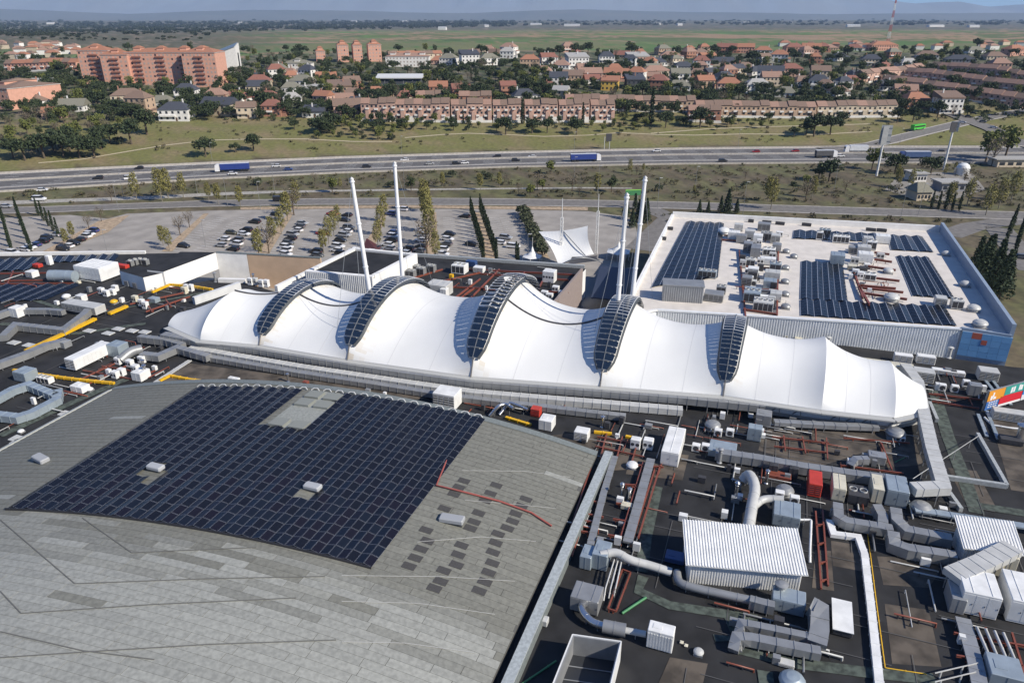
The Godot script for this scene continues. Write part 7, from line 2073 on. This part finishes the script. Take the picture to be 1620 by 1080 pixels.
func lorry(label: String, at: Vector3, turn: float, trailer: Color, cab: String, l := 13.4) -> void:
	var o := thing("lorry", label, "lorry", at, turn, "lorries on the motorway")
	var tm := mat("tarp_%d" % int(trailer.b * 1000), trailer, 0.55, 0.0, tex["stain"], 0.1)
	part("trailer", mbox, tm, o, Vector3(-1.8, 1.15, 0), Vector3(l, 2.75, 2.5))
	part("trailer_roof", mbox, mat("tarp_pale", Color(0.55, 0.57, 0.6), 0.6), o, Vector3(-1.8, 3.9, 0), Vector3(l + 0.02, 0.05, 2.52))
	part("chassis", mbox, metal("dark"), o, Vector3(-1.0, 0.7, 0), Vector3(l + 1.5, 0.4, 1.2))
	var cx := -1.8 + l * 0.5
	var cb := part("cab", extrude([[cx + 0.3, 0.5], [cx + 2.5, 0.5], [cx + 2.5, 1.9], [cx + 2.3, 3.4], [cx + 1.4, 3.8], [cx + 0.3, 3.7]], 2.45), paint(cab), o)
	part("windscreen", mbox, M["car_glass"] if M.has("car_glass") else pane_dark, o, Vector3(cx + 2.42, 2.0, 0), Vector3(0.12, 1.0, 2.2))
	for x in [cx + 1.7, cx - 1.0, -1.8 - l * 0.22, -1.8 - l * 0.32, -1.8 - l * 0.42]:
		for z in [-1.05, 1.05]: part("wheel", vm.big_wheel, mat("tyre", Color(0.02, 0.02, 0.02), 0.9), o, Vector3(x, 0.52, z))
func build_vehicles() -> void:
	vehicle_meshes()
	# parked cars lie across the parking rows
	var cols := {"w": "white", "k": "black", "g": "grey", "s": "silver", "b": "blue", "r": "red", "o": "olive"}
	for q in [[403, 353, "k"], [437, 341, "k"], [366, 370, "o"], [376, 382, "g"], [374, 388, "w"], [369, 396, "k"], [463, 373, "s"], [460, 379, "k"], [456, 386, "g"], [453, 393, "w"], [451, 398, "w"], [452, 404, "w"], [526, 340, "r"], [549, 342, "k"], [546, 350, "k"], [510, 371, "r"], [539, 382, "k"], [535, 392, "w"], [533, 398, "w"], [500, 400, "k"], [503, 406, "g"], [618, 340, "b"], [637, 333, "w"], [613, 389, "w"], [616, 395, "s"], [666, 382, "w"], [666, 392, "k"], [664, 399, "g"], [699, 397, "w"], [735, 344, "k"], [746, 388, "k"], [790, 386, "w"], [89, 373, "w"], [75, 379, "k"], [68, 384, "k"], [56, 389, "b"], [48, 393, "w"], [41, 397, "w"], [147, 367, "b"], [141, 372, "w"], [135, 376, "w"], [126, 381, "k"], [117, 387, "k"], [108, 391, "w"], [100, 396, "k"], [291, 391, "k"], [541, 404, "k"], [700, 404, "w"], [470, 366, "w"], [474, 360, "g"], [478, 355, "s"], [386, 372, "w"], [390, 366, "k"], [545, 374, "s"], [548, 368, "w"], [552, 362, "g"], [620, 382, "k"], [622, 376, "w"], [624, 370, "b"], [668, 374, "s"], [668, 366, "w"], [706, 388, "g"], [708, 380, "w"], [560, 398, "w"], [566, 404, "s"], [585, 402, "w"], [596, 396, "g"], [640, 402, "w"], [645, 396, "k"], [712, 372, "k"], [800, 378, "s"], [812, 392, "w"], [355, 380, "w"], [350, 390, "s"], [20, 402, "w"], [1590, 420, "k"], [1612, 408, "g"]]:
		car(pick(["hatch", "hatch", "suv"]), cols[q[2]], W(q[0], q[1], 0.06), MY + rnd(-0.06, 0.06) + (PI if rng.randf() < 0.5 else 0.0), ("parked in the row by the slim cypresses" if q[0] < 160 else ("parked beside the bare planting strip" if q[0] < 410 else ("parked in the busy middle rows" if q[0] < 560 else "parked near the cypress avenue"))) if q[0] < 1500 else "parked beside the supermarket wall")
	# traffic: pixel, lane position across the motorway, kind, colour, direction
	for q in [[67, 302, "hatch", "w", 1], [155, 283, "suv", "k", -1], [206, 284, "van", "w", 1], [220, 267, "hatch", "k", -1], [368, 276, "hatch", "w", 1], [437, 264, "hatch", "w", -1], [456, 269, "hatch", "b", 1], [580, 265, "suv", "k", 1], [640, 254, "hatch", "w", -1], [680, 260, "hatch", "s", 1], [722, 260, "suv", "k", 1], [735, 259, "hatch", "w", 1], [786, 249, "suv", "k", -1], [816, 255, "suv", "k", 1], [842, 249, "hatch", "w", -1], [1039, 240, "hatch", "w", -1], [1196, 241, "hatch", "r", -1], [1258, 240, "hatch", "r", -1], [1144, 256, "suv", "k", 1], [1488, 241, "hatch", "k", -1], [1330, 248, "hatch", "w", 1]]:
		var p := W(q[0], q[1], 0.1)
		var d: Vector3 = along(line_at(hw, 0.5), p.x)[1]
		car(q[2], cols[q[3]], p, -atan2(d.z, d.x) + (0.0 if q[4] > 0 else PI), "driving on the motorway")
	for q in [[442, 318, "van", "k"], [10, 328, "hatch", "s"], [62, 317, "van", "w"]]:
		var p := W(q[0], q[1], 0.1)
		car(q[2], cols[q[3]], p, 0.03, "driving on the road below the motorway")
	for q in [[1532, 187, "k"], [1540, 182, "k"], [1555, 195, "g"], [1572, 204, "w"], [1592, 214, "k"], [1523, 196, "w"], [1463, 163, "w"], [1478, 168, "k"]]:
		var p := G(q[0], q[1]) + Vector3(0, 0.6, 0)
		car("hatch", cols[q[2]], p, -0.6, "on the flyover by the junction")
	var blue := Color(0.02, 0.045, 0.22)
	var at := func(px: float, py: float) -> Array:
		var p := W(px, py, 0.1)
		var d: Vector3 = along(line_at(hw, 0.5), p.x)[1]
		return [p, -atan2(d.z, d.x)]
	var a: Array = at.call(366, 271)
	lorry("blue tarpaulin lorry with white cab heading towards the left", a[0], a[1] + PI, blue, "white")
	a = at.call(928, 255)
	lorry("blue tarpaulin lorry with white cab heading towards the right", a[0], a[1], blue, "white")
	a = at.call(1445, 251)
	lorry("dusty blue lorry passing behind the round dark trees", a[0], a[1] + PI, Color(0.05, 0.09, 0.2), "blue")
	a = at.call(1352, 241)
	lorry("white box lorry on the far carriageway", a[0], a[1] + PI, Color(0.6, 0.62, 0.64), "white", 10.0)
	a = at.call(1308, 249)
	lorry("short dark car transporter with a white cab", a[0], a[1], Color(0.08, 0.08, 0.085), "white", 9.0)
	# the green coach on the slip road
	var bp := G(1452, 206) + Vector3(0, 0.5, 0)
	var bus := thing("coach", "bright green coach on the slip road", "bus", bp, 0.55)
	part("body", extrude([[-6, 0.4], [6, 0.4], [6.1, 1.6], [5.8, 3.2], [-6, 3.2]], 2.5), mat("coach_green", Color(0.08, 0.5, 0.06), 0.35), bus)
	for z in [-1.27, 1.27]: part("window_band", mbox, M["car_glass"], bus, Vector3(-0.1, 1.6, z), Vector3(11.2, 0.95, 0.05))
	part("windscreen", mbox, M["car_glass"], bus, Vector3(6.0, 1.5, 0), Vector3(0.1, 1.2, 2.2))
	for x in [-3.8, 3.9]:
		for z in [-1.1, 1.1]: part("wheel", vm.big_wheel, M["tyre"], bus, Vector3(x, 0.52, z))
# ---- street furniture ----------------------------------------------------------------------------------
func lamp_post(at: Vector3, h: float, where: String, arms := 1) -> void:
	var o := thing("lamp_post", "slim grey lamp post " + where, "lamp post", at, rnd(-0.3, 0.3), "lamp posts " + where)
	var mb := MB.new()
	mb.tube([Vector3.ZERO, Vector3(0, h, 0)], 0.09, 6, 0.05)
	part("pole", mb.mesh(), metal("zinc"), o)
	for k in arms:
		part("lamp_head", mbox, metal("pale"), o, Vector3(0.6 * (1 if k == 0 else -1), h, 0), Vector3(1.2, 0.14, 0.35))
func lattice(o: Node3D, h: float, w: float, m1: Material, m2: Material, seg: float, r := 0.06) -> void:
	var n := int(h / seg)
	for k in n:
		var y0 := h * k / n
		var y1 := h * (k + 1) / n
		var w0 := w * lerpf(1.0, 0.35, float(k) / n) if w > 1.5 else w
		var w1 := w * lerpf(1.0, 0.35, float(k + 1) / n) if w > 1.5 else w
		var mb := MB.new()
		for c in 4:
			var a := Vector3([-1, 1, 1, -1][c], 0, [1, 1, -1, -1][c]) * 0.5
			var b := Vector3([1, 1, -1, -1][c], 0, [1, -1, -1, 1][c]) * 0.5
			mb.tube([a * w0 + Vector3(0, y0, 0), a * w1 + Vector3(0, y1, 0)], r, 4)
			mb.tube([a * w0 + Vector3(0, y0, 0), b * w1 + Vector3(0, y1, 0)], r * 0.6, 4)
			mb.tube([a * w1 + Vector3(0, y1, 0), b * w1 + Vector3(0, y1, 0)], r * 0.6, 4)
		part("lattice_section", mb.mesh(), m1 if (k / 2) % 2 == 0 else m2, o)
func membrane(c: Array, sag: float, n := 14) -> ArrayMesh:     # four corners, pulled down in the middle
	var mb := MB.new()
	var f := func(i: int, j: int) -> Vector3:
		var s := float(i) / n
		var t := float(j) / n
		var p: Vector3 = (c[0] as Vector3).lerp(c[1], s).lerp((c[3] as Vector3).lerp(c[2], s), t)
		var ctr: Vector3 = (c[0] + c[1] + c[2] + c[3]) * 0.25
		var edge := 4.0 * s * (1 - s) * (1.0 - 4.0 * t * (1 - t)) + 4.0 * t * (1 - t) * (1.0 - 4.0 * s * (1 - s))
		return p.lerp(ctr, 0.12 * edge) + Vector3(0, -sag * 16.0 * s * (1 - s) * t * (1 - t), 0)
	for i in n:
		for j in n:
			mb.quad(f.call(i, j), f.call(i + 1, j), f.call(i + 1, j + 1), f.call(i, j + 1))
	return mb.mesh()
func build_street() -> void:
	var white := M["membrane"] as Material
	# the saddle canopy at the entrance from the car park
	var c := [W(884, 420, 3.5), W(940, 402, 5.0), W(930, 357, 12.0), W(852, 366, 9.0)]
	var o := thing("entrance_canopy", "white saddle shaped canopy between lattice masts at the car park", "canopy", W(884, 420, 0.0))
	part("membrane", membrane(c, 1.2), white, o, -o.position)
	var c2 := [W(888, 421, 3.0), W(950, 412, 3.5), W(945, 404, 6.5), W(905, 406, 6.5)]
	part("lower_membrane", membrane(c2, -0.8), mat("membrane_grey", Color(0.5, 0.51, 0.52), 0.5), o, -o.position)
	var arch := MB.new()
	var ap := []
	for k in 13: ap.append(W(lerpf(884, 953, k / 12.0), 420 - 10 * sin(PI * k / 12.0) - k * 0.4, 4.0 + 3.0 * sin(PI * k / 12.0)))
	arch.tube(ap, 0.18, 6)
	part("arch_tube", arch.mesh(), metal("steel"), o, -o.position)
	var rd := MB.new()
	rd.tube([c[3].lerp(c[2], 0.45) + Vector3(0, 0.3, 0), c[0].lerp(c[1], 0.75) + Vector3(0, 0.4, 0)], 0.16, 6)
	part("ridge_tube", rd.mesh(), metal("steel"), o, -o.position)
	for q in [[887, 420, 320], [943, 402, 313]]:
		var b := W(q[0], q[1], 0.1)
		var h: float = (q[1] - q[2]) * dist(b) / FX / 0.93
		var m := thing("lattice_mast", "slender white lattice mast beside the saddle canopy, %s" % ("taller" if q[0] > 900 else "nearer the cypresses"), "mast", b, MY)
		lattice(m, h * 0.72, 0.7, metal("white"), metal("white"), 1.2, 0.07)
		var mb := MB.new()
		mb.tube([Vector3(0, h * 0.72, 0), Vector3(0, h, 0)], 0.14, 6, 0.08)
		part("tip", mb.mesh(), metal("white"), m)
	for q in [[842, 416, 3.2], [978, 408, 4.0]]:
		var b := W(q[0], q[1], 0.1)
		var t := thing("pointed_tent", ["small pointed white tent beside the deck edge", "small pointed white tent by the dark courtyard"][[842, 978].find(q[0])], "tent", b, 0.3)
		var mb := MB.new()
		mb.lathe(Vector3(0, 2.2, 0), [Vector2(q[2], 0), Vector2(q[2] * 0.55, 0.5), Vector2(q[2] * 0.2, 1.5), Vector2(0.06, 3.2)], 6)
		part("roof", mb.mesh(), white, t)
		for k in 6:
			var an := TAU * k / 6.0
			part("post", mbox, metal("white"), t, Vector3(cos(an) * q[2] * 0.97, 0, -sin(an) * q[2] * 0.97), Vector3(0.1, 2.25, 0.1))
		mb = MB.new()
		mb.tube([Vector3(0, 5.3, 0), Vector3(0, 8.2, 0)], 0.06, 5)
		part("pole_tip", mb.mesh(), metal("white"), t)
	# billboards on tall masts beside the motorway
	for q in [[1387, 278, 232, 205, 20, "grey backed double billboard on a tall white mast"], [1493, 269, 213, 199, 14, "dark square billboard on a tall white mast"]]:
		var b := W(q[0], q[1], 0.0)
		var k := dist(b) / FX / 0.95
		var h0: float = (q[1] - q[2]) * k
		var hb: float = (q[2] - q[3]) * k
		var wb: float = q[4] * k
		var t := thing("billboard", q[5], "billboard", b, 0.25 if q[0] < 1450 else -0.1)
		var mb := MB.new()
		mb.tube([Vector3.ZERO, Vector3(0, h0, 0)], 0.55, 10, 0.4)
		part("mast", mb.mesh(), metal("white"), t)
		part("dark_face", mbox, metal("steel" if q[0] < 1450 else "dark"), t, Vector3(-wb * 0.12, h0, 0.9), Vector3(wb * 0.75, hb, 0.3), 0.35)
		var bk := part("rear_face", mbox, metal("pale"), t, Vector3(wb * 0.2, h0, -0.9), Vector3(wb * 0.75, hb, 0.3), -0.5)
		for g in 4: part("rear_brace", mbox, metal("steel"), t, Vector3(wb * (0.05 + 0.13 * g), h0, 0.2 - 0.4 * g), Vector3(0.2, hb, 0.2), -0.5)
		for g in 3: part("rear_rail", mbox, metal("steel"), t, Vector3(wb * 0.25, h0 + hb * (0.15 + 0.35 * g), -0.5), Vector3(wb * 0.7, 0.2, 0.2), -0.5)
	# the sign gantry over the motorway
	var gp := W(960, 236, 0.0)
	var gt := thing("sign_gantry", "dark motorway sign on twin posts at the far verge", "sign", gp, 0.2)
	for x in [-1.5, 1.5]: part("post", mbox, metal("pale"), gt, Vector3(x, 0, 0), Vector3(0.3, 7, 0.3))
	part("sign_board", mbox, metal("dark"), gt, Vector3(0.8, 4.5, 0.3), Vector3(3.4, 4.2, 0.2))
	# the transmitter
	var tp := G(1404, 72)
	var th := (72.0 - 11.0) * dist(tp) / FX / 0.93
	var tt := thing("transmitter_tower", "tall red and white lattice transmitter tower above the suburb", "tower", tp)
	lattice(tt, th, 3.4, mat("tower_red", Color(0.4, 0.05, 0.04), 0.6), mat("tower_white", Color(0.7, 0.7, 0.7), 0.6), th / 14.0, 0.16)
	# lamp posts
	for q in [[188, 336, 12], [360, 326, 11], [412, 332, 11], [640, 302, 12], [908, 300, 14], [946, 312, 13], [195, 312, 10], [312, 306, 12], [435, 308, 13], [1175, 342, 13], [1040, 330, 12], [1425, 346, 13], [1453, 340, 12], [552, 296, 11], [170, 402, 8], [325, 390, 9], [835, 415, 9], [740, 414, 9], [1320, 300, 11], [1100, 300, 10]]:
		lamp_post(W(q[0], q[1], 0.1), q[2], "beside the access road" if q[1] < 345 else "in the car park")
	for k in 6:
		var x := -250.0 + k * 95.0
		var p: Vector3 = along(line_at(hw, 1.03), x)[0]
		lamp_post(Vector3(p.x, 0.05, p.z), 10.0, "along the far side of the motorway")
	# roadside restaurant, filling station and depot on the right
	for q in [[1452, 314, 26, "h", "cream", "olive", "low roadside restaurant with a pyramid roof by the access road"], [1500, 300, 40, "s", "grey", "pale", "flat grey roadside hall beside slim cypresses"], [1597, 262, 60, "s", "cream", "pale", "filling station with a flat pale canopy"], [1448, 285, 22, "s", "white", "pale", "white kiosk on the paved verge by the billboard masts"]]:
		var p := W(q[0], q[1], 0.05)
		var w: float = q[2] * dist(p) / FX
		var b := thing("roadside_building", q[6], "building", p, rnd(-0.1, 0.1))
		part("wall", mbox, wallm(q[4]), b, Vector3.ZERO, Vector3(w * 0.9, 3.6, 8))
		part("roof", mhip if q[3] == "h" else mbox, roofm(q[5]), b, Vector3(0, 3.6, 0), Vector3(w + 1, 3.4 if q[3] == "h" else 0.5, 9.5))
		for k in 4: part("window", mbox, pane_dark, b, Vector3(w * (-0.33 + 0.22 * k), 1.0, 4.02), Vector3(w * 0.14, 1.4, 0.1))
	struct("paved_verge", sheet(flat([[1400, 300], [1420, 280], [1480, 272], [1540, 275], [1560, 300], [1500, 318], [1440, 312]], 0.0), 0.03), mat("verge_paving", Color(0.24, 0.22, 0.19), 0.9, 0.0, tex["tarmac"], 0.08))
	var tk := W(1522, 276, 0.05)
	var tank := thing("white_tank", "white domed tank beside the filling station", "tank", tk)
	var mb2 := MB.new()
	mb2.lathe(Vector3.ZERO, [Vector2(3.0, 0), Vector2(3.0, 3.4), Vector2(2.4, 4.6), Vector2(1.2, 5.4), Vector2(0.01, 5.6)], 16)
	part("shell", mb2.mesh(), metal("white"), tank)
	for k in 2: part("stair", mbox, metal("steel"), tank, Vector3(-3.4 - k * 0.8, 0, 0.5), Vector3(0.3, 3.4, 0.3))
	# green direction sign behind the masts
	var gs := thing("direction_sign", "green road direction sign on posts behind the masts", "sign", W(1000, 330, 0.05), 0.15)
	for x in [-2.0, 2.0]: part("post", mbox, metal("pale"), gs, Vector3(x, 0, 0), Vector3(0.2, 7.5, 0.2))
	part("sign_board", mbox, metal("green"), gs, Vector3(0, 5.4, 0.2), Vector3(6.2, 1.9, 0.15))
	part("board_edge", mbox, mat("sign_lime", Color(0.25, 0.6, 0.1), 0.5), gs, Vector3(0, 7.3, 0.2), Vector3(6.3, 0.3, 0.18))
	# the burgundy shade sail by the parked cars
	var ss := thing("shade_sail", "dark burgundy sloping awning among the parked cars", "awning", W(590, 398, 0.05), MY)
	var sm := MB.new()
	sm.hexa([Vector3(-3.2, 0.3, 2), Vector3(3.4, 0.3, 2), Vector3(3.4, 0.3, -2), Vector3(-3.2, 3.6, -2), Vector3(-3.2, 0.4, 2), Vector3(3.4, 0.4, 2), Vector3(3.4, 0.4, -2), Vector3(-3.2, 3.7, -2)])
	part("awning_sheet", sm.mesh(), mat("burgundy", Color(0.07, 0.02, 0.025), 0.8), ss)
	part("post", mbox, metal("steel"), ss, Vector3(-3.2, 0, -1.9), Vector3(0.12, 3.6, 0.12))
	build_roof_billboard()
func build_roof_billboard() -> void:
	# a printed hoarding on the right-hand roof: orange, teal, red, blue and white fields
	var a := W(1558, 648, DK + 0.6)
	var b := W(1650, 622, DK + 0.6)
	var d := b - a
	d.y = 0
	var w := d.length()
	var o := thing("roof_hoarding", "printed hoarding with orange, teal, red and blue fields on the roof", "billboard", Vector3(a.x, DK, a.z), -atan2(d.z, d.x))
	var h := 3.6
	part("backing", mbox, metal("steel"), o, Vector3(w * 0.5, 0.4, -0.2), Vector3(w, h + 0.1, 0.2))
	for k in 5: part("post", mbox, metal("steel"), o, Vector3(0.3 + k * w / 4.6, 0, -0.5), Vector3(0.15, h + 0.4, 0.15))
	for q in [[0.0, 0.45, 0.27, 0.55, Color(0.72, 0.30, 0.03)], [0.0, 0.0, 0.21, 0.44, Color(0.05, 0.15, 0.42)], [0.275, 0.55, 0.33, 0.45, Color(0.04, 0.32, 0.27)], [0.22, 0.12, 0.38, 0.42, Color(0.62, 0.02, 0.035)], [0.61, 0.30, 0.39, 0.70, Color(0.06, 0.26, 0.58)], [0.22, 0.0, 0.38, 0.115, Color(0.75, 0.75, 0.75)], [0.61, 0.0, 0.39, 0.295, Color(0.72, 0.73, 0.75)]]:
		part("printed_field", mbox, mat("print_%d" % int(q[4].r * 1000 + q[4].b * 77), q[4], 0.5), o, Vector3(w * (q[0] + q[2] * 0.5), 0.45 + h * q[1], 0.0), Vector3(w * q[2] - 0.03, h * q[3] - 0.03, 0.06))
	var ink := mat("print_white", Color(0.78, 0.78, 0.78), 0.5)
	for k in 3:       # rows of small white lettering too worn to read
		for j in 4: part("lettering", mbox, ink, o, Vector3(w * (0.05 + 0.04 * j), 0.6 + h * (0.07 + 0.12 * k), 0.035), Vector3(w * 0.028, h * 0.05, 0.012))
	for q in [[0.06, 0.5, 0.03, 0.22, 0.5], [0.085, 0.58, 0.025, 0.3, -0.4], [0.11, 0.52, 0.05, 0.12, 0.9], [0.39, 0.6, 0.035, 0.3, -0.3], [0.43, 0.62, 0.03, 0.3, 0.0], [0.52, 0.64, 0.03, 0.3, 0.0], [0.555, 0.64, 0.035, 0.26, -0.25]]:
		var s := part("brush_mark", mbox, ink, o, Vector3(w * q[0], 0.45 + h * q[1], 0.04), Vector3(w * q[2], h * q[3], 0.012))
		s.transform = s.transform * Transform3D(Basis(Vector3.BACK, 0.0), Vector3.ZERO)
	for k in 3: part("blue_stripe", mbox, mat("print_paleblue", Color(0.35, 0.55, 0.75), 0.5), o, Vector3(w * 0.8, 0.5 + h * (0.5 + 0.14 * k), 0.045), Vector3(w * 0.34, h * 0.05, 0.012))
	unit("plant_box", "pale ribbed enclosure at the foot of the printed hoarding", "cabinet", 1597, 668, 5.0, 1.8, 1.7, "pale", "louvre")
func _ready() -> void:
	rng.seed = 11
	var cam := Camera3D.new()
	cam.name = "camera"
	cam.position = Vector3(0, CAMY, 0)
	cam.rotation.x = -atan2(518.0, FX)
	cam.fov = rad_to_deg(2.0 * atan2(540.0, FX))
	cam.far = 60000.0
	add_child(cam)
	cam.current = true
	var env := Environment.new()
	env.background_mode = Environment.BG_SKY
	var sm := ProceduralSkyMaterial.new()
	sm.sky_top_color = Color(0.27, 0.40, 0.62)
	sm.sky_horizon_color = Color(0.66, 0.80, 0.92)
	sm.sky_curve = 0.07
	sm.ground_bottom_color = Color(0.3, 0.28, 0.25)
	sm.ground_horizon_color = Color(0.66, 0.74, 0.80)
	var sky := Sky.new()
	sky.sky_material = sm
	env.sky = sky
	env.tonemap_mode = Environment.TONE_MAPPER_LINEAR
	env.tonemap_exposure = 1.17
	env.sdfgi_enabled = true
	env.ssao_enabled = true
	env.ssil_enabled = true
	env.fog_enabled = true
	env.fog_density = 0.000055
	env.fog_light_color = Color(0.70, 0.82, 0.97)
	var we := WorldEnvironment.new()
	we.environment = env
	add_child(we)
	var sun := DirectionalLight3D.new()
	sun.name = "sun"
	var az := deg_to_rad(120.0)
	var el := deg_to_rad(37.5)
	add_child(sun)
	sun.look_at_from_position(Vector3(sin(az) * cos(el), sin(el), -cos(az) * cos(el)), Vector3.ZERO)
	sun.light_energy = 1.6
	sun.light_color = Color(1.0, 0.97, 0.92)
	sun.light_angular_distance = 0.5
	sun.shadow_enabled = true
	setup_north()
	build_terrain()
	build_roads()
	build_hall()
	build_decks()
	build_market()
	build_tent()
	unit_meshes()
	build_machines()
	build_clutter()
	build_town()
	build_greenery()
	build_vehicles()
	build_street()
